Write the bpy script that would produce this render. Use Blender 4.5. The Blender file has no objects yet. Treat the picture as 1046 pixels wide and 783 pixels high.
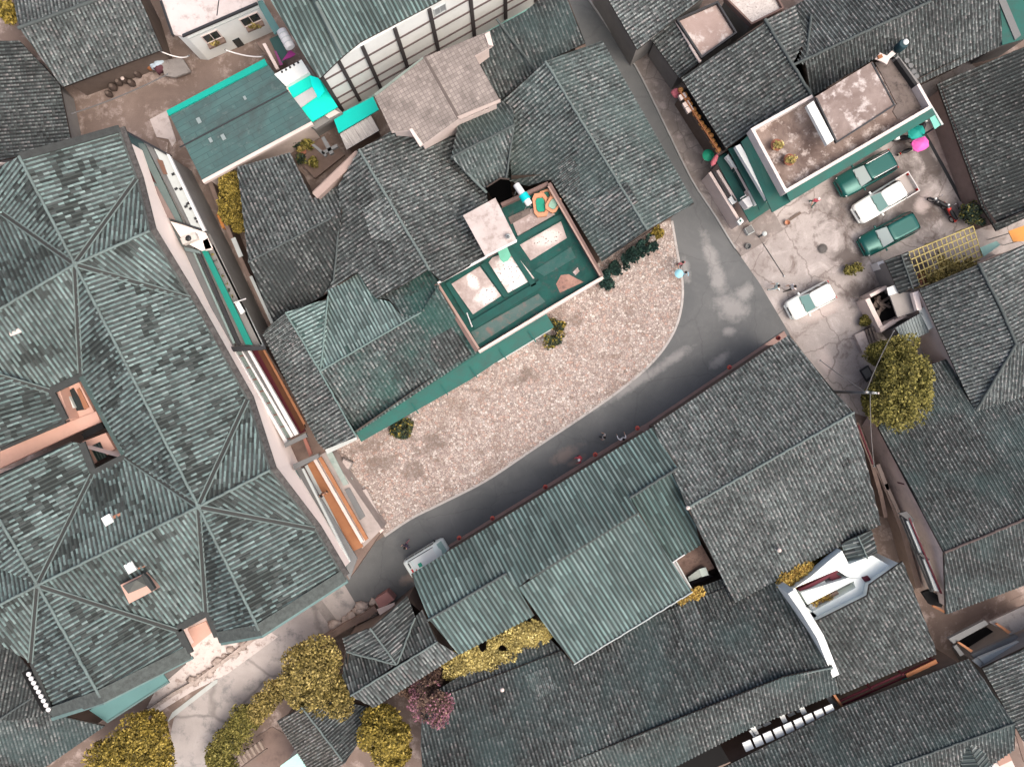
import bpy, math, random
import numpy as np
from mathutils import Vector, Matrix, noise
random.seed(7); RNG = np.random.default_rng(7)
SC = bpy.context.scene; COL = SC.collection
# ---------------------------------------------------------------- survey: picture plan -> metres
FPX, CAMH, CX, CY = 780.0, 60.0, 523.0, 391.5     # drone hovers 60 m above the lane
def P(x, y, z=0.0):
    s = (CAMH - z)/FPX
    return Vector(((x-CX)*s, (CY-y)*s, z))
def Pl(pts, z): return [P(x, y, z) for x, y in pts]
# ---------------------------------------------------------------- objects
def setp(o, label=None, cat=None, group=None, kind=None):
    if label: o['label'] = label
    if cat: o['category'] = cat
    if group: o['group'] = group
    if kind: o['kind'] = kind
    return o
def thing(name, label, cat, loc=(0,0,0), rz=0.0, group=None):
    o = bpy.data.objects.new(name, None); COL.objects.link(o)
    o.empty_display_size = 0.3
    o.location = loc; o.rotation_euler = (0, 0, rz)
    return setp(o, label, cat, group)
def origin_of(o):
    v = Vector((0,0,0))
    while o: v += Vector(o.location); o = o.parent
    return v
def copy_tree(o, parent=None):
    c = o.copy(); COL.objects.link(c); c.parent = parent
    for ch in [k for k in o.children]: copy_tree(ch, c)
    return c
class MB:
    def __init__(s): s.v=[]; s.f=[]; s.m=[]; s.sm=[]
    def add(s, vs, fs, m=0, smooth=False):
        b=len(s.v); s.v.extend([tuple(v) for v in vs])
        for f in fs: s.f.append([i+b for i in f]); s.m.append(m); s.sm.append(smooth)
    def box(s, c, d, rz=0.0, m=0, ry=0.0, top=1.0):
        M = Matrix.Rotation(rz,3,'Z') @ Matrix.Rotation(ry,3,'Y'); c=Vector(c)
        vs=[]
        for z in (-.5,.5):
            k = top if z>0 else 1.0
            for x,y in ((-.5,-.5),(.5,-.5),(.5,.5),(-.5,.5)):
                vs.append(c+M@Vector((x*d[0]*k,y*d[1]*k,z*d[2])))
        s.add(vs,[(3,2,1,0),(4,5,6,7),(0,1,5,4),(1,2,6,5),(2,3,7,6),(3,0,4,7)],m)
    def prism(s, top, thick=None, zbot=None, m=0, mside=None):
        """top: list of 3D points; extruded down"""
        top=[Vector(p) for p in top]
        a=sum((top[i].x*top[(i+1)%len(top)].y-top[(i+1)%len(top)].x*top[i].y) for i in range(len(top)))
        if a<0: top=top[::-1]
        n=len(top); bot=[Vector((p.x,p.y,(p.z-thick) if zbot is None else zbot)) for p in top]
        s.add(top+bot,[list(range(n))],m)
        s.add(top+bot,[list(range(2*n-1,n-1,-1))]+[(i+n,(i+1)%n+n,(i+1)%n,i) for i in range(n)],m if mside is None else mside)
    def tube(s, pts, r, n=8, m=0, smooth=True, cap=True):
        pts=[Vector(p) for p in pts]; rs = r if isinstance(r,(list,tuple)) else [r]*len(pts)
        vs=[]
        for i,p in enumerate(pts):
            d=(pts[min(i+1,len(pts)-1)]-pts[max(i-1,0)]).normalized()
            a=d.cross(Vector((0,0,1)))
            if a.length<1e-3: a=Vector((1,0,0))
            a.normalize(); b=d.cross(a)
            for k in range(n):
                t=2*math.pi*k/n; vs.append(p+(a*math.cos(t)+b*math.sin(t))*rs[i])
        fs=[]
        for i in range(len(pts)-1):
            for k in range(n):
                fs.append((i*n+k,i*n+(k+1)%n,(i+1)*n+(k+1)%n,(i+1)*n+k))
        s.add(vs,fs,m,smooth)
        if cap: s.add(vs,[list(range(n))[::-1],list(range((len(pts)-1)*n,len(pts)*n))],m)
    def lathe(s, c, prof, n=14, m=0, smooth=True):
        c=Vector(c); vs=[]; fs=[]
        for r,z in prof:
            for k in range(n):
                t=2*math.pi*k/n; vs.append(c+Vector((r*math.cos(t),r*math.sin(t),z)))
        for i in range(len(prof)-1):
            for k in range(n): fs.append((i*n+k,i*n+(k+1)%n,(i+1)*n+(k+1)%n,(i+1)*n+k))
        s.add(vs,fs,m,smooth); s.add(vs,[list(range(n))[::-1],list(range((len(prof)-1)*n,len(prof)*n))],m)
    def torus(s, c, R, r, axis='Y', n=18, k=8, m=0):
        c=Vector(c); vs=[]; fs=[]
        for i in range(n):
            t=2*math.pi*i/n
            for j in range(k):
                q=2*math.pi*j/k; x=(R+r*math.cos(q))*math.cos(t); z=(R+r*math.cos(q))*math.sin(t); y=r*math.sin(q)
                vs.append(c+(Vector((x,y,z)) if axis=='Y' else Vector((x,z,y))))
        for i in range(n):
            for j in range(k): fs.append((i*k+j,((i+1)%n)*k+j,((i+1)%n)*k+(j+1)%k,i*k+(j+1)%k))
        s.add(vs,fs,m,True)
    def ell(s, c, r, n=12, k=8, m=0, rough=0.0, seed=0, ph=(0,math.pi)):
        c=Vector(c); vs=[]; fs=[]
        for j in range(k+1):
            p=ph[0]+(ph[1]-ph[0])*j/k
            for i in range(n):
                t=2*math.pi*i/n; d=Vector((math.sin(p)*math.cos(t),math.sin(p)*math.sin(t),math.cos(p)))
                q=1+rough*noise.noise(d*1.7+Vector((seed*3.1,seed,0)))
                vs.append(c+Vector((d.x*r[0],d.y*r[1],d.z*r[2]))*q)
        for j in range(k):
            for i in range(n): fs.append((j*n+i,(j+1)*n+i,(j+1)*n+(i+1)%n,j*n+(i+1)%n))
        s.add(vs,fs,m,True)
    def loft(s, rings, m=0, smooth=True, cap=True):
        n=len(rings[0]); vs=[p for r in rings for p in r]; fs=[]
        for i in range(len(rings)-1):
            for k in range(n): fs.append((i*n+k,i*n+(k+1)%n,(i+1)*n+(k+1)%n,(i+1)*n+k))
        s.add(vs,fs,m,smooth)
        if cap: s.add(vs,[list(range(n))[::-1],list(range((len(rings)-1)*n,len(rings)*n))],m)
    def build(s, name, mats, parent=None, local=False, bevel=0.0):
        me=bpy.data.meshes.new(name)
        off=Vector((0,0,0)) if (local or parent is None) else origin_of(parent)
        me.from_pydata([(x-off.x,y-off.y,z-off.z) for x,y,z in s.v],[],s.f)
        if not isinstance(mats,(list,tuple)): mats=[mats]
        for k in mats: me.materials.append(k)
        me.polygons.foreach_set('material_index',s.m); me.polygons.foreach_set('use_smooth',s.sm)
        me.update()
        o=bpy.data.objects.new(name,me); COL.objects.link(o)
        if parent: o.parent=parent
        if bevel:
            b=o.modifiers.new('bevel','BEVEL'); b.width=bevel; b.segments=2; b.limit_method='ANGLE'
        return o
# ---------------------------------------------------------------- materials
class N:
    """small helper to write node graphs"""
    def __init__(s,name):
        s.mat=bpy.data.materials.new(name); s.mat.use_nodes=True; s.t=s.mat.node_tree
        s.b=s.t.nodes['Principled BSDF']; s.b.inputs['Specular IOR Level'].default_value=0.25
    def n(s,ty,**kw):
        k=s.t.nodes.new(ty)
        for a,b in kw.items(): setattr(k,a,b)
        return k
    def put(s,inp,v):
        if isinstance(v,bpy.types.NodeSocket): s.t.links.new(v,inp)
        else:
            if hasattr(inp,'default_value'):
                try: inp.default_value=v
                except Exception: inp.default_value=(*v,1.0)
    def math(s,op,a,b=0.0,clamp=False):
        k=s.n('ShaderNodeMath',operation=op,use_clamp=clamp); s.put(k.inputs[0],a); s.put(k.inputs[1],b); return k.outputs[0]
    def mix(s,f,a,b,mode='MIX'):
        k=s.n('ShaderNodeMix',data_type='RGBA',blend_type=mode); s.put(k.inputs[0],f)
        for i,v in ((6,a),(7,b)):
            if isinstance(v,bpy.types.NodeSocket): s.t.links.new(v,k.inputs[i])
            else: k.inputs[i].default_value=(v[0],v[1],v[2],1)
        return k.outputs[2]
    def noise(s,vec,scale,detail=4,rough=.6,out=0,dist=0):
        k=s.n('ShaderNodeTexNoise'); s.t.links.new(vec,k.inputs['Vector']); k.inputs['Scale'].default_value=scale
        k.inputs['Detail'].default_value=detail; k.inputs['Roughness'].default_value=rough; k.inputs['Distortion'].default_value=dist
        return k.outputs[out]
    def ramp(s,f,stops,interp='LINEAR'):
        k=s.n('ShaderNodeValToRGB'); k.color_ramp.interpolation=interp; s.put(k.inputs[0],f); e=k.color_ramp.elements
        while len(e)>1: e.remove(e[-1])
        for i,(p,c) in enumerate(stops):
            q=e[0] if i==0 else e.new(p); q.position=p
            q.color=(c,c,c,1) if isinstance(c,(int,float)) else (*c,1)
        return k.outputs[0]
    def pos(s): return s.n('ShaderNodeNewGeometry').outputs['Position']
    def objc(s): return s.n('ShaderNodeTexCoord').outputs['Object']
    def bump(s,h,strength=.4,dist=.02):
        k=s.n('ShaderNodeBump'); k.inputs['Strength'].default_value=strength; k.inputs['Distance'].default_value=dist
        s.t.links.new(h,k.inputs['Height']); s.t.links.new(k.outputs[0],s.b.inputs['Normal'])
    def done(s,col=None,rough=.85,metal=0.0):
        if col is not None: s.put(s.b.inputs['Base Color'],col if isinstance(col,bpy.types.NodeSocket) else (*col,1))
        s.put(s.b.inputs['Roughness'],rough); s.put(s.b.inputs['Metallic'],metal)
        return s.mat
def sc(c,k): return tuple(min(1,x*k) for x in c)
def paint(name,c,rough=.6,dirt=.35,scale=1.2,dcol=None,metal=0.0,obj=False):
    g=N(name); v=g.objc() if obj else g.pos()
    a=g.noise(v,scale,5,.65); b=g.noise(v,scale*7,3,.6)
    f=g.math('MULTIPLY',g.ramp(a,[(.38,0),(.72,1)]),g.ramp(b,[(.25,.3),(.75,1)]))
    col=g.mix(g.math('MULTIPLY',f,dirt),c,dcol or sc(c,.45))
    return g.done(col,rough,metal)
def plain(name,c,rough=.5,metal=0.0,spec=None):
    g=N(name)
    if spec is not None: g.b.inputs['Specular IOR Level'].default_value=spec
    return g.done(c,rough,metal)
def concrete(name,c,c2,c3=None,scale=.5,rough=.9,lo=.35,hi=.65,crack=0.0,fleck=.25):
    g=N(name); v=g.pos()
    a=g.noise(v,scale,7,.68,dist=.4); b=g.noise(v,scale*2.6,6,.7); d=g.noise(v,14,3,.6)
    col=g.mix(g.ramp(a,[(lo,0),(hi,1)]),c,c2)
    if c3: col=g.mix(g.ramp(b,[(.52,0),(.66,1)]),col,c3)
    col=g.mix(g.math('MULTIPLY',g.ramp(d,[(.3,1),(.7,0)]),fleck),col,sc(c2,.55))
    if crack:
        w=g.n('ShaderNodeTexVoronoi',feature='DISTANCE_TO_EDGE'); w.inputs['Scale'].default_value=crack
        mv=g.n('ShaderNodeMix',data_type='RGBA',blend_type='ADD'); mv.inputs[0].default_value=.35
        g.t.links.new(v,mv.inputs[6]); g.t.links.new(g.noise(v,1.1,4,.6,out=1),mv.inputs[7])
        g.t.links.new(mv.outputs[2],w.inputs['Vector'])
        col=g.mix(g.math('MULTIPLY',g.ramp(w.outputs['Distance'],[(0.004,1),(.02,0)]),.55),col,sc(c2,.35))
    g.bump(d,.25,.02)
    return g.done(col,rough)
def tilemat(name,chan,lo,mid,hi,hip=.08,patch=(.03,.035,.033),pth=.66,pamt=.85,cells=(.27,.2),big=.35,tint=None,tamt=.0,
            rough=.85,soft=.10,hue=.5,var=.6,slip=.93,chv=1.0,lip=1.0):
    """clay tile: covers and channels differ, every tile weathers on its own"""
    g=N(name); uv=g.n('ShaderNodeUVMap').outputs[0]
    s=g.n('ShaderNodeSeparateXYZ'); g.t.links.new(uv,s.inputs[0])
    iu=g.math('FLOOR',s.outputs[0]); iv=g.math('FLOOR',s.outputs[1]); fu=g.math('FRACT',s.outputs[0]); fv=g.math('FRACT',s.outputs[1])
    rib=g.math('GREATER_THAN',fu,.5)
    c=g.n('ShaderNodeCombineXYZ'); g.put(c.inputs[0],iu); g.put(c.inputs[1],iv); g.put(c.inputs[2],rib)
    wn=g.n('ShaderNodeTexWhiteNoise',noise_dimensions='3D'); g.t.links.new(c.outputs[0],wn.inputs[0])
    ws=g.n('ShaderNodeSeparateColor'); g.t.links.new(wn.outputs['Color'],ws.inputs[0])
    r1=wn.outputs['Value']; r2=ws.outputs[1]; r3=ws.outputs[2]
    m=g.n('ShaderNodeCombineXYZ'); g.put(m.inputs[0],g.math('MULTIPLY',iu,cells[0])); g.put(m.inputs[1],g.math('MULTIPLY',iv,cells[1]))
    n1=g.noise(m.outputs[0],big,5,.66); n2=g.noise(m.outputs[0],1.1,4,.65); n3=g.noise(m.outputs[0],.16,3,.6)
    # local share of bright lichened tiles drifts over the roof
    rr=g.math('ADD',r1,g.math('MULTIPLY',g.math('SUBTRACT',n2,.5),.55*var))
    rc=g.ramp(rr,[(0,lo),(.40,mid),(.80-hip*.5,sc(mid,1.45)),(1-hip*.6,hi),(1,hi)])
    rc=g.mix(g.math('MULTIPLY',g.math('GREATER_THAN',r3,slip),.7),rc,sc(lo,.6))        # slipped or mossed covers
    rc=g.mix(1.0,rc,g.ramp(fv,[(.0,1-.28*lip),(.55,1.0),(.95,1+.22*lip)]),'MULTIPLY')              # painted light: exposed lip brighter, tile head darker
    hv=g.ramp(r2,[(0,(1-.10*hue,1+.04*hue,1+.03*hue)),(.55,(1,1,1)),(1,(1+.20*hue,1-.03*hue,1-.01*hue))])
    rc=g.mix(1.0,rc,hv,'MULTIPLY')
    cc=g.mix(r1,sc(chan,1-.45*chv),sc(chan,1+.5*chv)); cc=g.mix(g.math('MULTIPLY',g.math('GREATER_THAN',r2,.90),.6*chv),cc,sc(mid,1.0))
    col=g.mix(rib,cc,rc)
    col=g.mix(1.0,col,g.ramp(n2,[(.3,.74),(.7,1.24)]),'MULTIPLY')
    col=g.mix(1.0,col,g.ramp(n3,[(.34,.70),(.66,1.2)]),'MULTIPLY')
    if tint: col=g.mix(g.math('MULTIPLY',g.ramp(g.noise(m.outputs[0],.22,4,.6),[(.45,0),(.62,1)]),tamt),col,tint)
    pf=g.ramp(g.math('ADD',n1,g.math('MULTIPLY',g.math('SUBTRACT',r3,.5),soft)),[(pth,0),(pth+.03,1)])
    col=g.mix(g.math('MULTIPLY',pf,pamt),col,g.mix(rib,sc(patch,.75),sc(patch,1.35)))
    return g.done(col,rough)
# ---------------------------------------------------------------- roofs and walls
CAM = Vector((0,0,CAMH))
def onplane(pl, x, y):
    p0,p1,p2=[P(*q) for q in pl]; n=(p1-p0).cross(p2-p0).normalized()
    d=Vector(((x-CX)/FPX,(CY-y)/FPX,-1.0)); return CAM+d*(n.dot(p0-CAM)/n.dot(d))
UVOFF=[0]
class Tiles:
    """collects tiled facets of one roof into a single mesh"""
    def __init__(s): s.V=[]; s.U=[]; s.M=[]; s.slab=MB()
    def facet(s, pl, poly=None, pitch=.27, course=.2, h=.058, m=0, step=.022, thick=.13, rough=1.0, wob=1.0):
        if poly is None: poly=[q[:2] for q in pl]
        pts=[onplane(pl,x,y) for x,y in poly]
        p0,p1,p2=[P(*q) for q in pl]; n=(p1-p0).cross(p2-p0).normalized()
        if n.z<0: n=-n
        g=Vector((0,0,-1)); g=(g-n*g.dot(n))
        g = g.normalized() if g.length>1e-4 else Vector((0,-1,0))
        u=n.cross(g).normalized(); o=pts[0]
        Q=[((p-o).dot(u),(p-o).dot(g)) for p in pts]
        s.slab.prism([p-n*.015 for p in pts],thick=thick)
        UVOFF[0]+=1; ou=(UVOFF[0]*37)%500; ov=(UVOFF[0]*53)%500
        u0=min(q[0] for q in Q); u1=max(q[0] for q in Q)
        prof=[(0,.5,.004,.004),(.5,.62,.0,h),(.62,.88,h,h),(.88,1.0,h,.0)]
        def cuts(t):
            r=[]
            for i in range(len(Q)):
                (a,b),(c,d)=Q[i],Q[(i+1)%len(Q)]
                if (a<=t)!=(c<=t): r.append(b+(d-b)*(t-a)/(c-a))
            r.sort(); return [(r[i],r[i+1]) for i in range(0,len(r)-1,2)]
        k0=int(math.floor(u0/pitch)); k1=int(math.ceil(u1/pitch)); rnd=random.random
        fr=rnd()*pitch
        for k in range(k0-1,k1+1):
            ph=rnd()*6.28; lean=(rnd()-.5)*.003; vo=(rnd()-.5)*course*.5
            for (a,b,ha,hb) in prof:
                ua=max((k+a)*pitch+fr,u0+1e-4); ub=min((k+b)*pitch+fr,u1-1e-4)
                if ub-ua<.004: continue
                A=cuts(ua); B=cuts(ub)
                if len(A)!=len(B): A=B=cuts((ua+ub)/2)
                rib=a>=.5
                for (a0,a1),(b0,b1) in zip(A,B):
                    lo=min(a0,b0); hi=max(a1,b1)
                    r=int(math.floor((lo-vo)/course)); re=int(math.ceil((hi-vo)/course))
                    while r<re:
                        v0=r*course+vo; v1=v0+course
                        ta0=min(max(v0,a0),a1); ta1=min(max(v1,a0),a1); tb0=min(max(v0,b0),b1); tb1=min(max(v1,b0),b1)
                        if (ta1-ta0)>1e-3 or (tb1-tb0)>1e-3:
                            hs=((k*7919+r*104729)%97)/97.0-.5
                            dj=.009*wob*math.sin(v0*.9+ph)+hs*.014*rough
                            z0=.012*math.sin(k*.11+ph*0)*1.0; zz=hs*.014*rough
                            for (uu,vv,hh) in ((ua,ta0,ha+zz),(ub,tb0,hb+zz),(ub,tb1,hb+step+zz),(ua,ta1,ha+step+zz)):
                                s.V.append(o+u*(uu+(dj if rib else 0)+lean*vv)+g*vv+n*hh)
                            e=.002
                            fa,fb=(a+e if a in(.5,) else a),(b-e if b in(.5,1.0) else b)
                            q0,q1=r+.001+ov,r+.998+ov
                            s.U.extend([(k+fa+ou,q0),(k+fb+ou,q0),(k+fb+ou,q1),(k+fa+ou,q1)])
                            s.M.append(m)
                        r+=1
        return pts
    def build(s,name,mats,parent,timber):
        off=origin_of(parent); nv=len(s.V); nf=nv//4
        sv=s.slab.v; sf=s.slab.f
        co=np.empty((nv+len(sv),3),dtype=np.float32)
        if nv: co[:nv]=np.array([(p.x,p.y,p.z) for p in s.V],dtype=np.float32)
        if sv: co[nv:]=np.array(sv,dtype=np.float32)
        co-=np.array((off.x,off.y,off.z),dtype=np.float32)
        me=bpy.data.meshes.new(name)
        loops=np.arange(nv,dtype=np.int32).tolist(); starts=list(range(0,nv,4)); tot=[4]*nf
        for f in sf:
            starts.append(len(loops)); tot.append(len(f)); loops.extend([i+nv for i in f])
        me.vertices.add(len(co)); me.vertices.foreach_set('co',co.ravel())
        me.loops.add(len(loops)); me.loops.foreach_set('vertex_index',loops)
        me.polygons.add(len(tot)); me.polygons.foreach_set('loop_start',starts); me.polygons.foreach_set('loop_total',tot)
        if not isinstance(mats,(list,tuple)): mats=[mats]
        for k in mats: me.materials.append(k)
        me.materials.append(timber)
        me.polygons.foreach_set('material_index',s.M+[len(mats)]*len(sf))
        uv=me.uv_layers.new(name='UVMap'); U=np.zeros((len(loops),2),dtype=np.float32); U[:nv]=np.array(s.U,dtype=np.float32) if nv else 0
        uv.data.foreach_set('uv',U.ravel())
        me.update(calc_edges=True); me.validate()
        o=bpy.data.objects.new(name,me); COL.objects.link(o); o.parent=parent
        return o
def area2(p): return sum(p[i].x*p[(i+1)%len(p)].y-p[(i+1)%len(p)].x*p[i].y for i in range(len(p)))
def inset(pts,d):
    pts=[Vector((p.x,p.y,p.z)) for p in pts]
    if area2(pts)<0: pts=pts[::-1]
    n=len(pts); out=[]
    for i in range(n):
        a,b,c=pts[i-1],pts[i],pts[(i+1)%n]
        e1=Vector((b.x-a.x,b.y-a.y)).normalized(); e2=Vector((c.x-b.x,c.y-b.y)).normalized()
        n1=Vector((-e1.y,e1.x)); n2=Vector((-e2.y,e2.x)); q=(n1+n2); k=max(.35,1+n1.dot(n2))
        out.append(Vector((b.x+q.x*d/k,b.y+q.y*d/k,b.z)))
    return out
def walls(parent,outline,mat,d=.4,drop=.22,z0=0.0,name='wall'):
    """walls standing under a roof outline [(px,py,z)...]"""
    pts=inset([P(*q) for q in outline],d); mb=MB(); n=len(pts)
    top=[Vector((p.x,p.y,max(z0+.3,p.z-drop))) for p in pts]; bot=[Vector((p.x,p.y,z0)) for p in pts]
    mb.add(top+bot,[(i+n,(i+1)%n+n,(i+1)%n,i) for i in range(n)])
    return mb.build(name,mat,parent)
def ridge(parent,pts,mat,r=.13,name='ridge_cap',lift=.06,seg=.45):
    """run of ridge tiles, each one slightly out of line"""
    mb=MB(); pts=[P(*q)+Vector((0,0,lift)) for q in pts]
    for a,b in zip(pts[:-1],pts[1:]):
        L=(b-a).length; n=max(1,int(L/seg)); w=(b-a)/n; side=Vector((-w.y,w.x,0)).normalized()
        for i in range(n):
            j=side*random.uniform(-.018,.018)+Vector((0,0,random.uniform(-.01,.015)))
            mb.tube([a+w*i+j,a+w*(i+1.04)+j],[r*1.06,r*.95],8,smooth=True)
    return mb.build(name,mat,parent)
def slab(parent,name,px,z,thick,mat,zs=None,mside=None):
    mb=MB(); top=[P(x,y,(zs[i] if zs else z)) for i,(x,y) in enumerate(px)]
    mb.prism(top,thick=thick,mside=(1 if mside else None)); return mb.build(name,[mat,mside] if mside else mat,parent)
def body(parent,name,px,z,z0,mat,mtop=None):
    mb=MB(); mb.prism([P(x,y,z) for x,y in px],zbot=z0,m=0,mside=1 if mtop else None)
    return mb.build(name,[mtop,mat] if mtop else mat,parent)
def strip(pts,w,off=0.0,closed=False):
    """mitred left/right edges of a polyline"""
    n=len(pts); out=[]
    for i in range(n):
        a=pts[i-1] if (i>0 or closed) else None; c=pts[(i+1)%n] if (i<n-1 or closed) else None; b=pts[i]
        e=[Vector((q.x,q.y,0)).normalized() for q in ([b-a] if a is not None else [])+([c-b] if c is not None else [])]
        ns=[Vector((-q.y,q.x,0)) for q in e]
        m=ns[0] if len(ns)==1 else (ns[0]+ns[1])/max(.4,1+ns[0].dot(ns[1]))
        out.append((b+m*(off-w/2),b+m*(off+w/2)))
    return out
def sweep(mb,pts,w,h,off=0.0,closed=False,z0=None):
    E=strip(pts,w,off,closed); rings=[]
    for l,r in E: rings.append([Vector((l.x,l.y,(l.z-h))),Vector((r.x,r.y,r.z-h)),Vector((r.x,r.y,r.z)),Vector((l.x,l.y,l.z))])
    if closed: rings.append(rings[0])
    mb.loft(rings,smooth=False,cap=not closed)
def coping(parent,name,px,z,h,w,mat,closed=False,z0=None):
    """upright wall of width w (m) along a picture polyline given at its top"""
    mb=MB(); sweep(mb,[P(x,y,z) for x,y in px],w,h,closed=closed); return mb.build(name,mat,parent)
class Face:
    """a facade: straight wall between two surveyed points; t runs 0..1 along, d metres outwards"""
    def __init__(s,p0,p1,push=0.0):
        a,b=P(*p0),P(*p1); a.z=b.z=0; s.a=a; s.L=(b-a).length; s.d=(b-a).normalized()
        n=Vector((-s.d.y,s.d.x,0))
        if n.dot(-(a+b)/2)<0: n=-n
        s.n=n; s.a=a+n*push
    def box(s,mb,t0,t1,z0,z1,d0,d1,m=0):
        pts=[s.a+s.d*(t0*s.L)+s.n*d0,s.a+s.d*(t1*s.L)+s.n*d0,s.a+s.d*(t1*s.L)+s.n*d1,s.a+s.d*(t0*s.L)+s.n*d1]
        mb.prism([Vector((p.x,p.y,z1)) for p in pts],zbot=z0,m=m)
    def part(s,parent,name,mat,t0,t1,z0,z1,d0=-.02,d1=.06):
        mb=MB(); s.box(mb,t0,t1,z0,z1,d0,d1); return mb.build(name,mat,parent)
    def window(s,parent,t,w,z0,z1,frame,pane,d=.0,bars=1,name='window'):
        k=w/2/s.L; f=.07/s.L; mb=MB()
        s.box(mb,t-k,t+k,z0,z0+.07,d-.02,d+.07); s.box(mb,t-k,t+k,z1-.07,z1,d-.02,d+.07)
        s.box(mb,t-k,t-k+f,z0+.07,z1-.07,d-.02,d+.07); s.box(mb,t+k-f,t+k,z0+.07,z1-.07,d-.02,d+.07)
        for i in range(bars):
            c=t-k+(2*k)*(i+1)/(bars+1); s.box(mb,c-f/3,c+f/3,z0+.07,z1-.07,d-.02,d+.05)
        o=mb.build(name,frame,parent); m2=MB(); s.box(m2,t-k+f*.9,t+k-f*.9,z0+.06,z1-.06,d-.03,d+.02); m2.build('pane',pane,o)
        return o
def rectpx(c,wh,ang):
    """picture rectangle: centre, size, angle in degrees (clockwise in the picture)"""
    a=math.radians(ang); ca,sa=math.cos(a),math.sin(a); w,h=wh[0]/2,wh[1]/2
    return [(c[0]+x*ca-y*sa,c[1]+x*sa+y*ca) for x,y in ((-w,-h),(w,-h),(w,h),(-w,h))]
# ---------------------------------------------------------------- foliage
def leaves(name,blobs,n,size,mat,parent=None,up=.45,seed=0,shell=.5,m2=None,p2=0.0):
    """leaf clusters spread through lumpy crown volumes; blobs [(centre Vector, (rx,ry,rz))]"""
    r=np.random.default_rng(seed+11)
    w=np.array([b[1][0]*b[1][1]+.3*b[1][0]*b[1][2] for b in blobs]); w=w/w.sum()
    idx=r.choice(len(blobs),size=n,p=w)
    d=r.normal(size=(n,3)); d/=np.linalg.norm(d,axis=1)[:,None]
    # lumpy outline: several bumps per blob
    lob=np.zeros(n)
    for k in range(9):
        q=r.normal(size=3); q/=np.linalg.norm(q); a=(d@q); lob+=np.clip(a-.72,0,1)*r.uniform(.4,1.5)
    rad=(r.random(n)**shell)*(0.80+lob)
    C=np.array([tuple(b[0]) for b in blobs])[idx]; R=np.array([b[1] for b in blobs])[idx]
    # sprigs: leaves gather round twig ends
    c=C+d*R*rad[:,None]
    keep=np.array([noise.noise(Vector((float(x)*1.15,float(y)*1.15,float(z)*1.15+seed))) for x,y,z in c])>-.34
    c=c[keep]; n=len(c)
    nn=r.normal(size=(n,3)); nn/=np.linalg.norm(nn,axis=1)[:,None]; nn[:,2]=np.abs(nn[:,2])+up; nn/=np.linalg.norm(nn,axis=1)[:,None]
    t=np.cross(nn,r.normal(size=(n,3))); t/=np.linalg.norm(t,axis=1)[:,None]+1e-9; b=np.cross(nn,t)
    s=size*r.uniform(.55,1.35,n)[:,None]; wd=s*r.uniform(.45,.8,n)[:,None]
    droop=nn*s*r.uniform(-.25,.1,n)[:,None]
    V=np.stack([c-t*s,c-b*wd+droop*.2,c+t*s+droop,c+b*wd+droop*.2],axis=1).reshape(-1,3)
    off=origin_of(parent) if parent else Vector((0,0,0)); V=V-np.array(tuple(off))
    me=bpy.data.meshes.new(name); me.vertices.add(n*4); me.vertices.foreach_set('co',V.astype(np.float32).ravel())
    me.loops.add(n*4); me.loops.foreach_set('vertex_index',np.arange(n*4,dtype=np.int32))
    me.polygons.add(n); me.polygons.foreach_set('loop_start',np.arange(0,n*4,4,dtype=np.int32)); me.polygons.foreach_set('loop_total',np.full(n,4,dtype=np.int32))
    me.materials.append(mat)
    if m2:
        me.materials.append(m2); edge=rad[keep]>.86
        me.polygons.foreach_set('material_index',((r.random(n)<p2)&edge).astype(np.int32))
    me.update(calc_edges=True)
    o=bpy.data.objects.new(name,me); COL.objects.link(o)
    if parent: o.parent=parent
    return o
def tree(name,label,cat,base,blobpx,n,size,mat,bark,seed=0,group=None,trunk=.16,m2=None,p2=0.0,part='crown',up=.45):
    """blobpx: (px,py,z,radius_m,flat)"""
    bl=[(P(x,y,z),(r,r*random.uniform(.9,1.1),r*fl)) for x,y,z,r,fl in blobpx]
    t=thing(name,label,cat,P(*base),0,group); b0=P(*base); mb=MB()
    top=sum((b[0] for b in bl),Vector())/len(bl)
    mid=b0.lerp(top,.45)+Vector((.12,-.08,0)); mb.tube([b0,b0.lerp(mid,.5)+Vector((.03,.04,0)),mid],[trunk*1.3,trunk,trunk*.8],8)
    for c,r in bl:
        e=c+Vector((0,0,r[2]*.25)); mb.tube([mid,mid.lerp(e,.55)+Vector((0,0,.1)),e],[trunk*.7,trunk*.45,trunk*.14],6)
        for k in range(4):
            a=random.uniform(0,6.28); q=c+Vector((math.cos(a)*r[0]*.75,math.sin(a)*r[1]*.75,random.uniform(-.2,.5)*r[2]))
            mb.tube([mid.lerp(e,.6),mid.lerp(q,.8)+Vector((0,0,.08)),q],[trunk*.35,trunk*.2,.012],5)
    mb.build('trunk' if trunk>.07 else 'stem',bark,t)
    leaves(part,bl,n,size,mat,t,seed=seed,m2=m2,p2=p2,up=up)
    return t
EXPO = 0.9
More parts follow.
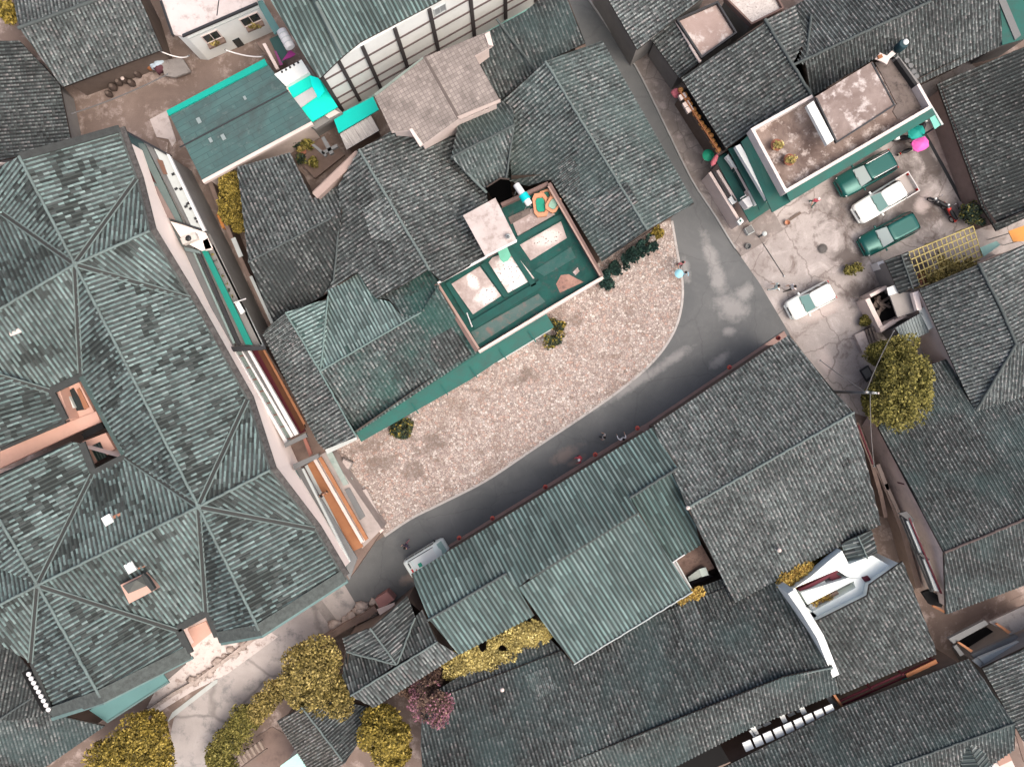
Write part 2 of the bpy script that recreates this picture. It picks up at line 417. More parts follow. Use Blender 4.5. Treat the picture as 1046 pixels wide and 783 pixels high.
# ---------------------------------------------------------------- light, camera
w=bpy.data.worlds.new('World'); SC.world=w; w.use_nodes=True
sk=w.node_tree.nodes.new('ShaderNodeTexSky'); sk.sky_type='NISHITA'; sk.sun_disc=False
SUN_EL=math.radians(62); SUN_AZ=math.radians(125)          # overcast, faintly brighter from the right of the plan
sk.sun_elevation=SUN_EL; sk.sun_rotation=SUN_AZ; sk.air_density=.55; sk.dust_density=7.0; sk.ozone_density=.3
w.node_tree.links.new(sk.outputs[0],w.node_tree.nodes['Background'].inputs[0]); w.node_tree.nodes['Background'].inputs[1].default_value=.15
sl=bpy.data.lights.new('sun','SUN'); sl.energy=.5; sl.angle=math.radians(80); sl.color=(1,.95,.88)
so=bpy.data.objects.new('sun',sl); COL.objects.link(so)
sd=Vector((math.sin(SUN_AZ)*math.cos(SUN_EL),math.cos(SUN_AZ)*math.cos(SUN_EL),math.sin(SUN_EL)))
so.rotation_euler=(-sd).to_track_quat('-Z','Y').to_euler(); so.location=sd*80
cd=bpy.data.cameras.new('camera'); co=bpy.data.objects.new('camera',cd); COL.objects.link(co)
co.location=(0,0,CAMH); cd.sensor_width=36; cd.lens=FPX/1046*36; cd.clip_end=2000; SC.camera=co
SC.view_settings.view_transform='Standard'; SC.view_settings.look='None'; SC.view_settings.exposure=EXPO; SC.view_settings.gamma=1
SC.cycles.max_bounces=6; SC.cycles.diffuse_bounces=4; SC.cycles.glossy_bounces=2
# ---------------------------------------------------------------- materials
T=(.27,.3)
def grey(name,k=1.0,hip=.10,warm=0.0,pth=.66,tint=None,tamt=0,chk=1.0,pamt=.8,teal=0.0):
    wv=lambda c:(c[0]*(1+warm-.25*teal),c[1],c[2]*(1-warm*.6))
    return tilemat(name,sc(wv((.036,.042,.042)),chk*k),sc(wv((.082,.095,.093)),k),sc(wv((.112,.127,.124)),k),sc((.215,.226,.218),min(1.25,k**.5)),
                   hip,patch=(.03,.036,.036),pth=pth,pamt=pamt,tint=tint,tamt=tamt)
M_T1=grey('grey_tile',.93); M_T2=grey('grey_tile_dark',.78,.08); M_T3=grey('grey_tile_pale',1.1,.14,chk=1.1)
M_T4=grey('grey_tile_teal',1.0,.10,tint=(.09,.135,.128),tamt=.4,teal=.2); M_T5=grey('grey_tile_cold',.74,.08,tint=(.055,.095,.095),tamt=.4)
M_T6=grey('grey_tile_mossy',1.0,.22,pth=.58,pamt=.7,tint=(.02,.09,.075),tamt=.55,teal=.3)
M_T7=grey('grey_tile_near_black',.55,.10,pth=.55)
M_T8=M_T3; M_PALEST=grey('grey_tile_palest',1.22,.26)  # palest grey tile, for roof patches
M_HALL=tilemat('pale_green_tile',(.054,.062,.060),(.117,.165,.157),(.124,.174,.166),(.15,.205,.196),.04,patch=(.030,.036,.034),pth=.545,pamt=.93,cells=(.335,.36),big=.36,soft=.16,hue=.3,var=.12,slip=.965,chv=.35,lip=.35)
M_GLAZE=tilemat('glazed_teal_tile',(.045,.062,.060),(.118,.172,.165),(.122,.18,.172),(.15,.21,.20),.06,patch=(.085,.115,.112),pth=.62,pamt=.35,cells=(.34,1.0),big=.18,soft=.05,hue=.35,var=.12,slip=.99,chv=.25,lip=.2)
M_GLAZED=tilemat('glazed_dark_shaded_tile',(.030,.045,.043),(.075,.118,.113),(.08,.125,.12),(.10,.15,.143),.06,patch=(.05,.07,.07),pth=.62,pamt=.35,cells=(.34,1.0),big=.18,soft=.05,hue=.35,var=.12,slip=.99,chv=.25,lip=.2)  # darker teal of its own, with the slope's shade put into the colour
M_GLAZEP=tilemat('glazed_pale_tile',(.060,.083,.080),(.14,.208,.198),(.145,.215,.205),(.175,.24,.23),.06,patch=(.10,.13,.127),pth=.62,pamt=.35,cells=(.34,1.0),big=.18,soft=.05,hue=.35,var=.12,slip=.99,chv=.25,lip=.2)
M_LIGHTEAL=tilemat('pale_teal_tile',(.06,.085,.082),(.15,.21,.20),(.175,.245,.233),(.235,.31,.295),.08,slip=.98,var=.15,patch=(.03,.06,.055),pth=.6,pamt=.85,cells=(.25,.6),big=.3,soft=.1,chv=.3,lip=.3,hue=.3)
M_RIDGE=paint('ridge_tile',(.135,.17,.162),.85,.6,1.0,(.06,.07,.068)); M_RIDGED=paint('ridge_tile_dark',(.075,.09,.088),.85,.5,1.0)
M_RIDGEH=paint('ridge_tile_pale',(.15,.20,.19),.85,.8,.9,(.06,.06,.055))
M_TIMBER=paint('old_timber',(.065,.05,.042),.85,.5); M_DARK=plain('dark_gap',(.006,.006,.006),.9)
M_WHITE=paint('white_plaster',(.70,.73,.70),.8,.35,.6,(.42,.44,.42)); M_PINK=paint('pink_plaster',(.94,.83,.76),.85,.22,.35,(.68,.56,.50))
M_SALMON=paint('salmon_plaster',(.54,.34,.27),.85,.45,.5,(.33,.20,.16)); M_CREAM=paint('cream_plaster',(.62,.53,.485),.85,.5,.8,(.36,.29,.26)); M_BROWNW=paint('earth_wall',(.185,.135,.112),.9,.6,.9,(.05,.035,.03))
M_GREYW=paint('grey_render',(.22,.215,.205),.9,.5,.7,(.10,.095,.09)); M_WOODW=paint('timber_wall',(.135,.105,.088),.85,.55,1.4)
M_TEAL=paint('dark_teal_paint',(.024,.110,.092),.8,.8,1.1,(.045,.066,.06)); M_TEALB=paint('bright_teal_sheet',(.005,.30,.235),.55,.2,.8)
M_TURQ=paint('turquoise_sheet',(.0,.60,.47),.5,.2,.8,(.01,.40,.33)); M_FELT=None
def felt():
    g=N('teal_roof_felt'); v=g.pos(); mp=g.n('ShaderNodeMapping'); g.t.links.new(v,mp.inputs[0]); mp.inputs['Rotation'].default_value=(0,0,math.radians(-29))
    b=g.n('ShaderNodeTexBrick',offset=.37); g.t.links.new(mp.outputs[0],b.inputs[0]); b.inputs['Scale'].default_value=1; b.inputs['Brick Width'].default_value=2.6; b.inputs['Row Height'].default_value=.42; b.inputs['Mortar Size'].default_value=.02
    b.inputs['Color1'].default_value=(.050,.105,.104,1); b.inputs['Color2'].default_value=(.060,.118,.115,1); b.inputs['Mortar'].default_value=(.035,.072,.072,1)
    a=g.noise(v,.45,6,.7,dist=.4); c=g.noise(v,2.2,5,.7)
    col=g.mix(g.ramp(a,[(.4,0),(.66,.75)]),b.outputs[0],(.045,.060,.060)); col=g.mix(g.ramp(c,[(.58,0),(.74,.45)]),col,(.16,.19,.185)); return g.done(col,.8)
M_FELT=felt()
M_FELT2=paint('pale_teal_felt',(.09,.19,.185),.8,.4,.5,(.06,.12,.12))
M_CONC=concrete('terrace_concrete',(.095,.066,.056),(.27,.21,.18),(.52,.46,.42),.55)
M_CONCP=concrete('pale_concrete',(.42,.365,.34),(.52,.465,.44),(.32,.27,.245),.5,fleck=.12)
M_CONCG=concrete('grey_concrete',(.20,.185,.172),(.28,.26,.245),(.13,.11,.10),.6)
M_SLABD=concrete('dirty_slab',(.11,.088,.075),(.18,.15,.135),(.06,.05,.045),.7)
M_PAVER=None
M_ASPH=None
M_METAL=plain('galvanised',(.42,.44,.44),.45,.6); M_STEEL=plain('dark_steel',(.05,.052,.055),.5,.5); M_GLASS=plain('dark_glass',(.018,.028,.03),.12,0,.6)
M_GLASSG=plain('green_glass',(.20,.33,.30),.15,0,.6); M_ORANGE=paint('orange_paint',(.34,.155,.075),.7,.45,1.5,(.17,.06,.025)); M_RED=paint('red_paint',(.20,.025,.03),.65,.4,1.5)
M_MAROON=paint('maroon_timber',(.10,.016,.026),.7,.4,1.5); M_WOODO=paint('orange_timber',(.29,.12,.05),.7,.5,1.2,(.11,.045,.03))
M_GREYS=paint('grey_sheet',(.155,.16,.158),.7,.4,.8); M_PALES=paint('pale_grey_slab',(.46,.50,.485),.8,.35,.8,(.26,.27,.26))
M_BAMBOO=paint('bamboo',(.50,.42,.17),.75,.35,2.0); M_PIPE=plain('white_pvc',(.64,.64,.63),.4); M_POT=paint('terracotta',(.30,.13,.08),.8,.3,3)
M_STONE=concrete('rubble',(.30,.25,.22),(.44,.38,.34),(.16,.13,.11),1.4); M_BARK=paint('bark',(.06,.045,.03),.9,.5,4)
M_CABLE=plain('cable',(.13,.125,.12),.6); M_LANT=paint('red_lantern',(.36,.075,.055),.7,.4,3); M_GOLD=plain('gold_trim',(.6,.36,.08),.5)
def leafmat(name,stops):
    g=N(name); r=g.n('ShaderNodeNewGeometry').outputs['Random Per Island']
    col=g.ramp(r,stops); k=g.ramp(g.noise(g.objc(),1.1,3,.6),[(.35,.62),(.65,1.25)])
    g.b.inputs['Subsurface Weight'].default_value=0
    return g.done(g.mix(1.0,col,k,'MULTIPLY'),.7)
L_OLIVE=leafmat('olive_leaf',[(0,(.035,.036,.008)),(.35,(.105,.098,.020)),(.7,(.20,.178,.042)),(1,(.33,.285,.085))])
L_YEL=leafmat('mustard_leaf',[(0,(.05,.042,.008)),(.35,(.155,.120,.020)),(.7,(.29,.218,.040)),(1,(.44,.335,.085))])
L_TAN=leafmat('tan_leaf',[(0,(.05,.043,.012)),(.35,(.16,.128,.034)),(.7,(.30,.235,.070)),(1,(.46,.365,.14))])
L_DARK=leafmat('dark_leaf',[(0,(0.009,0.017,0.013)),(.5,(0.026,0.046,0.032)),(.9,(0.087,0.094,0.029)),(1,(0.290,0.246,0.043))])
L_GOLD=leafmat('gold_leaf',[(0,(0.132,0.078,0.018)),(.5,(0.380,0.243,0.055)),(1,(0.530,0.408,0.116))])
L_VINE=leafmat('yellow_vine',[(0,(0.161,0.127,0.039)),(.4,(0.334,0.267,0.084)),(.8,(0.521,0.432,0.149)),(1,(0.686,0.587,0.254))])
L_MAUVE=leafmat('mauve_leaf',[(0,(.05,.03,.03)),(.5,(.14,.085,.065)),(1,(.25,.17,.12))]); L_FLOW=leafmat('pink_flower',[(0,(.17,.07,.09)),(1,(.36,.17,.22))])
def blobs_mask(g,blobs,v,nz,soft=(.35,1.05),z=0):
    tot=None
    for (x,y,rx,ry,a) in blobs:
        c=P(x,y,z); mp=g.n('ShaderNodeMapping',vector_type='TEXTURE'); g.t.links.new(v,mp.inputs[0])
        mp.inputs['Location'].default_value=(c.x,c.y,0); mp.inputs['Rotation'].default_value=(0,0,math.radians(-a)); mp.inputs['Scale'].default_value=(rx/13,ry/13,1000)
        l=g.n('ShaderNodeVectorMath',operation='LENGTH'); g.t.links.new(mp.outputs[0],l.inputs[0])
        d=g.math('ADD',l.outputs['Value'],nz); f=g.ramp(d,[(soft[0],1),(soft[1],0)])
        tot=f if tot is None else g.math('MAXIMUM',tot,f)
    return tot
def asphalt():
    g=N('asphalt'); v=g.pos(); a=g.noise(v,.22,6,.65,dist=.5); b=g.noise(v,1.3,6,.7); d=g.noise(v,26,2,.6)
    col=g.mix(g.ramp(a,[(.35,0),(.65,1)]),(.088,.095,.096),(.125,.131,.131))
    nz=g.math('MULTIPLY',g.math('SUBTRACT',b,.5),1.7)
    m=blobs_mask(g,[(748,314,22,16,20),(733,285,10,22,-15),(727,262,8,30,-20),(760,300,10,14,30),(745,338,9,6,0),(650,390,55,7,-32),(690,365,25,6,-32),(700,275,6,16,-10),(597,415,12,5,-30),(735,368,16,6,-35)],v,nz)
    col=g.mix(g.math('MULTIPLY',m,.7),col,(.30,.295,.285))
    m2=blobs_mask(g,[(577,465,22,8,-32),(590,470,14,5,-30),(418,590,14,6,-30)],v,nz); col=g.mix(g.math('MULTIPLY',m2,.75),col,(.25,.20,.17))
    w=g.n('ShaderNodeTexVoronoi',feature='DISTANCE_TO_EDGE'); w.inputs['Scale'].default_value=.16
    mv=g.n('ShaderNodeMix',data_type='RGBA',blend_type='ADD'); mv.inputs[0].default_value=1.6; g.t.links.new(v,mv.inputs[6]); g.t.links.new(g.noise(v,.7,5,.65,out=1),mv.inputs[7]); g.t.links.new(mv.outputs[2],w.inputs['Vector'])
    col=g.mix(g.math('MULTIPLY',g.ramp(w.outputs['Distance'],[(.002,1),(.010,0)]),.2),col,(.035,.036,.037))
    s1=g.noise(v,.75,6,.75,dist=1.2); col=g.mix(g.math('MULTIPLY',g.ramp(s1,[(.54,0),(.74,1)]),.22),col,(.21,.21,.205))
    col=g.mix(g.math('MULTIPLY',g.ramp(d,[(.4,0),(.75,1)]),.35),col,(.15,.15,.15))
    g.bump(d,.3,.02); return g.done(col,.85)
M_ASPH=asphalt()
def cobble():
    g=N('cobbles'); v=g.pos(); wv=g.n('ShaderNodeMix',data_type='RGBA',blend_type='ADD'); wv.inputs[0].default_value=.10
    g.t.links.new(v,wv.inputs[6]); g.t.links.new(g.noise(v,2.5,2,.5,out=1),wv.inputs[7])
    def vor(feat,sca):
        k=g.n('ShaderNodeTexVoronoi',feature=feat); k.inputs['Scale'].default_value=sca; g.t.links.new(wv.outputs[2],k.inputs['Vector']); return k
    a=vor('F1',5.6); e=vor('DISTANCE_TO_EDGE',5.6); s=g.n('ShaderNodeSeparateColor'); g.t.links.new(a.outputs['Color'],s.inputs[0])
    col=g.ramp(s.outputs[0],[(0,(.27,.22,.195)),(.3,(.37,.315,.285)),(.55,(.44,.385,.345)),(.72,(.38,.26,.215)),(.8,(.48,.42,.38)),(.95,(.55,.51,.47)),(1,(.22,.195,.18))])
    n=g.noise(v,.30,6,.7,dist=.3); n2=g.noise(v,1.2,4,.7)
    col=g.mix(g.ramp(g.math('ADD',n,g.math('MULTIPLY',g.math('SUBTRACT',n2,.5),.5)),[(.30,.75),(.47,0)]),col,(.24,.185,.155))
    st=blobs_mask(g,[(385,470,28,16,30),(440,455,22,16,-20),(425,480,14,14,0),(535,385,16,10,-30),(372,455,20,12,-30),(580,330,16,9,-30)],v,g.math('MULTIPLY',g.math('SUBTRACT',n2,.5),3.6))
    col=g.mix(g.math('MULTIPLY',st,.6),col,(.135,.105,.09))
    col=g.mix(g.ramp(e.outputs['Distance'],[(.015,.9),(.085,0)]),col,(.15,.115,.10))
    g.bump(g.ramp(e.outputs['Distance'],[(0,0),(.15,1)]),.6,.04); return g.done(col,.9)
M_COB=cobble()
def paver(name,c,c2,mor,size,ang):
    g=N(name); v=g.pos(); mp=g.n('ShaderNodeMapping'); g.t.links.new(v,mp.inputs[0]); mp.inputs['Rotation'].default_value=(0,0,math.radians(ang))
    b=g.n('ShaderNodeTexBrick',offset=0.0); g.t.links.new(mp.outputs[0],b.inputs[0]); b.inputs['Scale'].default_value=1; b.inputs['Brick Width'].default_value=size; b.inputs['Row Height'].default_value=size
    b.inputs['Mortar Size'].default_value=.022; b.inputs['Color1'].default_value=(*c,1); b.inputs['Color2'].default_value=(*c2,1); b.inputs['Mortar'].default_value=(*mor,1)
    col=g.mix(1.0,b.outputs[0],g.ramp(g.noise(v,1.0,5,.65),[(.3,.68),(.7,1.2)]),'MULTIPLY')
    return g.done(col,.9)
M_PAVER=paver('clay_paver',(.285,.25,.225),(.205,.178,.16),(.165,.143,.13),.27,-29)
M_YARD=None
def yard():
    g=N('yard_concrete'); v=g.pos(); a=g.noise(v,.16,7,.66,dist=.6); b=g.noise(v,.7,7,.7,dist=.4); d=g.noise(v,14,3,.6)
    col=g.mix(g.ramp(a,[(.36,0),(.64,1)]),(.27,.245,.23),(.41,.38,.36))
    col=g.mix(g.ramp(b,[(.54,0),(.72,.9)]),col,(.50,.46,.44)); col=g.mix(g.ramp(b,[(.30,.9),(.46,0)]),col,(.125,.095,.082))
    nz=g.math('MULTIPLY',g.math('SUBTRACT',b,.5),2.2)
    m=blobs_mask(g,[(895,195,75,36,-35),(935,215,36,34,0),(925,275,40,14,-20),(948,160,14,40,-30),(880,300,26,16,0),(868,262,24,14,0)],v,nz,(.4,1.2)); col=g.mix(g.math('MULTIPLY',m,.8),col,(.062,.052,.047))
    m=blobs_mask(g,[(840,254,6,6,0),(895,350,10,9,0),(826,382,5,5,0),(787,200,7,4,-30)],v,nz); col=g.mix(g.math('MULTIPLY',m,.7),col,(.075,.07,.066))
    m=blobs_mask(g,[(945,205,16,9,-60),(835,318,30,9,-20),(845,370,22,10,60)],v,nz); col=g.mix(g.math('MULTIPLY',m,.6),col,(.60,.52,.49))
    w=g.n('ShaderNodeTexVoronoi',feature='DISTANCE_TO_EDGE'); w.inputs['Scale'].default_value=.24
    mv=g.n('ShaderNodeMix',data_type='RGBA',blend_type='ADD'); mv.inputs[0].default_value=1.0; g.t.links.new(v,mv.inputs[6]); g.t.links.new(g.noise(v,.9,4,.6,out=1),mv.inputs[7]); g.t.links.new(mv.outputs[2],w.inputs['Vector'])
    col=g.mix(g.math('MULTIPLY',g.ramp(w.outputs['Distance'],[(.003,1),(.016,0)]),.6),col,(.12,.095,.085))
    col=g.mix(g.math('MULTIPLY',g.ramp(d,[(.3,1),(.7,0)]),.25),col,(.16,.125,.11)); g.bump(d,.3,.02); return g.done(col,.9)
M_YARD=yard()
M_DIRT=concrete('packed_earth',(.13,.095,.078),(.235,.18,.152),(.40,.33,.295),.28,lo=.3,hi=.7,fleck=.5)
M_LANEC=concrete('lane_concrete',(.155,.13,.115),(.25,.225,.21),(.34,.30,.28),.45,crack=.5)
M_BLROAD=concrete('road_concrete',(.31,.287,.27),(.40,.37,.35),(.20,.195,.19),.3,crack=.14,fleck=.15)
M_KERB=concrete('kerb_stone',(.36,.34,.325),(.44,.42,.40),(.25,.235,.22),1.5,fleck=.2)
# ---------------------------------------------------------------- ground
def sheet(name,px,z,mat,thick=None):
    mb=MB(); pts=[P(x,y,0) for x,y in px]; pts=[Vector((p.x,p.y,z)) for p in pts]
    if thick: mb.prism(pts,thick=thick)
    else:
        if area2(pts)<0: pts=pts[::-1]
        mb.add(pts,[list(range(len(pts)))])
    return setp(mb.build(name,mat),kind='structure')
gmb=MB(); R=450; gmb.add([(-R,-R,-.004),(R,-R,-.004),(R,R,-.004),(-R,R,-.004)],[(0,1,2,3)]); setp(gmb.build('ground',M_DIRT),kind='structure')
def smooth(px,n=6):
    """Catmull-Rom through open picture polyline"""
    out=[]
    for i in range(len(px)-1):
        p0=px[max(0,i-1)];p1=px[i];p2=px[i+1];p3=px[min(len(px)-1,i+2)]
        for k in range(n):
            t=k/n; out.append(tuple(.5*((2*p1[j])+(-p0[j]+p2[j])*t+(2*p0[j]-5*p1[j]+4*p2[j]-p3[j])*t*t+(-p0[j]+3*p1[j]-3*p2[j]+p3[j])*t**3) for j in (0,1)))
    return out+[px[-1]]
KERB=smooth([(686,226),(691,255),(697,292),(694,322),(683,348),(662,374),(628,402),(592,427),(545,458),(497,490),(450,514),(420,529),(393,547)],6)
ROADR=smooth([(600,-2),(624,33),(649,68),(678,126),(706,183),(730,220),(751,254),(775,288),(806,340)],4)
sheet('road',[(545,-60),(575,-30)]+ROADR+[(826,385),(640,500),(430,620),(366,616),(345,604),(335,585)]+KERB[::-1]+[(640,130),(590,30)],.004,M_ASPH)
sheet('lane_pavement',[(570,-45)]+ROADR[:26]+[(800,235),(752,150),(690,60),(650,20),(620,-60)],.10,M_LANEC,.12)
sheet('yard',[(751,254),(775,288),(806,340),(850,400),(900,445),(1010,440),(1120,300),(1100,150),(960,40),(735,140),(728,215)],.012,M_YARD)
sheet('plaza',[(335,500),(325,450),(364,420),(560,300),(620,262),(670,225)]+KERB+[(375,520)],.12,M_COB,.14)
sheet('concrete_road',smooth([(352,597),(316,615),(280,640),(228,688),(185,724),(174,752),(166,830)],4)+smooth([(206,830),(212,775),(222,756),(243,730),(285,697),(330,652),(364,617)],4),.016,M_BLROAD)
sheet('court_paving',[(176,672),(200,622),(262,636),(284,650),(232,688),(196,706),(160,728),(150,722)],.03,concrete('white_court',(.48,.43,.405),(.58,.53,.50),(.27,.215,.19),.8,fleck=.2),.05)
mb=MB(); pts=[P(x,y) for x,y in KERB]
for a,b in zip(pts[:-1],pts[1:]):
    d=(b-a).normalized(); s=Vector((-d.y,d.x,0))*.09
    mb.prism([Vector((q.x,q.y,.15)) for q in (a-s,b-s,b+s,a+s)],thick=.17)
setp(mb.build('kerb',M_KERB),kind='structure')
mb=MB(); pts=[P(x,y) for x,y in ROADR[:25]]
for a,b in zip(pts[:-1],pts[1:]):
    d=(b-a).normalized(); s=Vector((-d.y,d.x,0))*.06
    mb.prism([Vector((q.x,q.y,.125)) for q in (a-s,b-s,b+s,a+s)],thick=.14)
setp(mb.build('kerb',paint('lane_kerb',(.30,.30,.29),.9,.5)),kind='structure')
# ---------------------------------------------------------------- the great hall on the left (pale green tiles)
G_H='tile roofed houses of the old quarter'
HREG=[]
def house(name,label,facets,outline=None,mats=None,wall=None,ridges=(),rmat=None,d=.4,base=None,cat='house',group=None,rr=.13,timber=None,**kw):
    """facets: (plane3, polygon|None, dict) ; plane given by three surveyed points with heights"""
    pts=[P(*q) for q in outline] if outline else [P(*facets[0][0][0])]
    c=sum(pts,Vector())/len(pts)
    t=thing(name,label,cat,(c.x,c.y,0),0,group)
    tl=Tiles()
    for f in facets:
        k=dict(kw); k.update(f[2] if len(f)>2 else {})
        tl.facet(f[0],f[1] if len(f)>1 else None,**k)
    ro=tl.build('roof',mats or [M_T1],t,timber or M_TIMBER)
    for r in ridges: 
        o=ridge(ro,r,rmat or M_RIDGE,rr)
    if outline: walls(t,outline,wall or M_WOODW,d)
    HREG.append((label,ro)); return t
ZR,ZE=10.4,8.0
A1=(77,270); A2=(203,517); A3=(39,597)
def r(p,z=ZR): return (p[0],p[1],z)
e1,e2=[(77,270,ZR),(203,517,ZR)],[(39,597,ZR),(203,517,ZR)]
HK=dict(pitch=.315,course=.36,h=.055,step=.016,rough=1.2)
fac=[
 ([r((20,160)),r(A1),(140,183,ZE)],[(20,160),(122,131),(140,183),A1]),
 ([r(A1),(153,236,9.7),(140,183,ZE)],None),
 ([r(A1),(153,236,9.7),(195,305,ZE)],None),
 ([*e1,(225,356,ZE)],[A1,(195,305),(253,408),A2]),
 ([r(A2),(276,480,9.7),(253,408,ZE)],None),
 ([r(A2),(276,480,9.7),(322,540,ZE)],None),
 ([r(A2),r((265,643)),(322,540,ZE)],[A2,(322,540),(351,589),(265,643)]),
 ([r(A2),r((265,643)),(211,624,ZE)],[A2,(265,643),(222,651),(211,624)]),
 ([r(A2),r(A3),(211,624,ZE)],[A2,(211,624),(181,643),A3]),
 ([r(A3),r((103,710)),(181,643,ZE)],[A3,(181,643),(193,667),(103,712)]),
 ([r(A3),r((103,710)),(32,676,ZE)],[A3,(103,712),(52,729),(32,676)]),
 ([r(A3),(0,617,ZR-.2),(32,676,ZE)],[A3,(32,676),(-14,648),(-30,634)]),
 ([r(A3),(0,617,ZR-.2),(0,584,9.0)],[A3,(-30,634),(-30,566)]),
 ([r(A3),(0,530,ZR),(0,584,9.0)],[A3,(-30,566),(-30,480),(0,530)]),
 ([r(A3),(0,530,ZR),(94,485,ZE)],[A3,(0,530),(-8,516),(-8,489),(74,452),(82,452),(95,484)]),
 ([*e2,(112,474,ZE)],[A3,(95,484),(129,466),A2]),
 ([*e1,(104,424,ZE)],[A1,A2,(129,466),(83,381)]),
 ([r(A1),(0,316,ZR-.2),(83,381,ZE)],[A1,(83,381),(51,398),(0,384),(-40,372),(-40,340)]),
 ([(0,384,9.6),(-40,372,10.3),(51,399,ZE)],None),
]
# lower west wing, falling to the light well
fac+=[([(51,399,ZE),(66,429,ZE),(-10,384,10.0)],[(51,399),(66,429),(0,457),(-30,470),(-30,376),(0,384)]),
 ([r(A1),(0,316,ZR-.2),(3,218,ZE)],[A1,(-40,340),(-40,214),(3,218)]),
 ([r((20,160)),r(A1),(3,218,ZE)],[A1,(3,218),(-16,178),(20,160)]),
 ([(3,218,ZE),(-16,178,ZE),(-50,210,9.6)],[(3,218),(-16,178),(-50,150),(-50,230)])]
out=[(20,160,ZR),(122,131,ZE),(140,183,ZE),(153,236,9.7),(195,305,ZE),(253,408,ZE),(276,480,9.7),(322,540,ZE),(351,589,ZE),(265,643,ZR),(222,651,ZE),(211,624,ZE),(181,643,ZE),(193,667,ZE),(103,712,ZR),(52,729,ZE),(32,676,ZE),(-14,648,ZE),(-40,630,ZE),(-40,480,ZE),(0,484,ZE-.6),(74,452,ZE),(82,452,ZE),(118,462,ZE),(83,388,ZE),(51,399,ZE),(66,429,ZE),(0,457,ZE),(-40,470,ZE),(-50,160,ZE)]
hall=house('great_hall','largest building, at the left, with pale green ribbed roof of crossing ridges and pink walls',
  [(f[0],f[1],{}) for f in fac],out,[M_HALL],M_PINK,
  [[r((20,160)),r(A1)],[r(A1),r(A2)],[r(A2),r((265,643))],[r(A1),(153,236,9.75)],[r(A2),(276,480,9.75)],[r(A1),(0,316,ZR-.2)],[r(A2),r(A3)],[r(A3),(0,617,ZR-.2)],[(0,530,ZR),r(A3)],[r(A3),r((103,711))]],
  M_RIDGEH,.3,cat='hall',rr=.095,**HK)
hroof=[o for o in hall.children if o.name.startswith('roof')][0]
for a,b in (((140,183,ZE+.02),A1),((195,305,ZE+.02),A1),((253,408,ZE+.02),A2),((322,540,ZE+.02),A2),((211,624,ZE+.02),A2),((181,643,ZE+.02),A3),((32,676,ZE+.02),A3),((129,466,ZE+.02),A2),((95,484,ZE+.02),A3),((83,381,ZE+.02),A1),((3,218,ZE+.02),A1),((51,399,ZE+.02),(0,384))):
    zb=ZR if b!=(0,384) else 9.6
    mb=MB(); p,q=P(*a),P(b[0],b[1],zb); s=Vector((-(q-p).y,(q-p).x,0)).normalized()
    [mb.tube([p+s*k+Vector((0,0,.12)),q+s*k+Vector((0,0,.12))],.05,6) for k in (-.15,.15)]
    mb.prism([p-s*.13+Vector((0,0,.11)),q-s*.13+Vector((0,0,.11)),q+s*.13+Vector((0,0,.11)),p+s*.13+Vector((0,0,.11))],thick=.12,m=1)
    mb.build('valley_gutter',[M_RIDGEH,paint('valley_dark',(.045,.047,.045),.9,.5)],hroof)  # dark strip between two paler edge tubes
# eave bands: flat box gutters thick with grime
M_GRIME=paint('eave_grime',(.085,.10,.094),.9,.95,3.2,(.028,.028,.027))
def band(px,z,w,mat=None,name='eave_gutter',parent=None,h=.16,off=0):
    mb=MB(); sweep(mb,[P(q[0],q[1],(q[2] if len(q)>2 else ZE)+z) for q in px],w,h,off); return mb.build(name,mat or M_GRIME,parent or hall)
M_GRIMED=paint('eave_grime_dark',(.05,.055,.053),.9,.7,2.6,(.018,.018,.018)); M_GUT=paint('gutter_teal',(.13,.21,.20),.8,.6,1.5,(.06,.07,.065))
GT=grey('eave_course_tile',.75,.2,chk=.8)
band([(52,729),(103,711,ZR),(193,666)],.10,.9,h=.1); band([(51,731),(104,714,ZR),(195,668)],.06,.22,M_GUT,off=-.25)
band([(222,651),(265,643,ZR),(351,588)],.10,.8,h=.1); band([(224,654),(266,646,ZR),(353,590)],.06,.22,M_GUT,off=-.25)
M_EAVE=paint('eave_brown',(.05,.045,.043),.9,.9,4.0,(.15,.15,.14))
EE=[(121,131),(140,183),(153,236,9.7),(195,305),(253,408),(276,480,9.7),(322,540),(351,589)]
band(EE,.06,.46,M_EAVE,h=.14,off=.2); band(EE,.10,.14,M_GRIME,h=.06,off=-.02)
band([(20,160,ZR),(122,131)],.09,.5,M_GRIMED,h=.1)
band([(84,384),(127,463)],.16,.55,paint('well_gutter',(.045,.075,.07),.9,.7,2.0,(.09,.10,.095))); band([(84,384),(51,399),(66,429)],.14,.5,M_GRIMED)
band([(66,430),(0,458)],.12,.3,M_GRIMED); band([(83,452),(95,483),(128,466)],.14,.45,M_GRIMED); band([(74,453),(0,486)],.1,.3,M_GRIMED)
band([(181,642),(212,625),(222,650)],.14,.5,M_GRIMED); band([(182,643),(194,667)],.14,.5,M_GRIMED); band([(33,677),(51,726)],.12,.35,M_GRIMED)
# light well behind the west wing
well_w=MB()
f=Face((52,400,ZE),(66,430,ZE),.15)
c=Face((63,420,5.4),(0,448,5.4))
def wbox(p0,p1,zt,zb,w,mat,name='wall',parent=hall):
    return coping(parent,name,[p0,p1],zt,zt-zb,w,mat)
wbox((58,396),(69,428),ZE-.3,0,.3,M_SALMON,'light_well_wall'); 
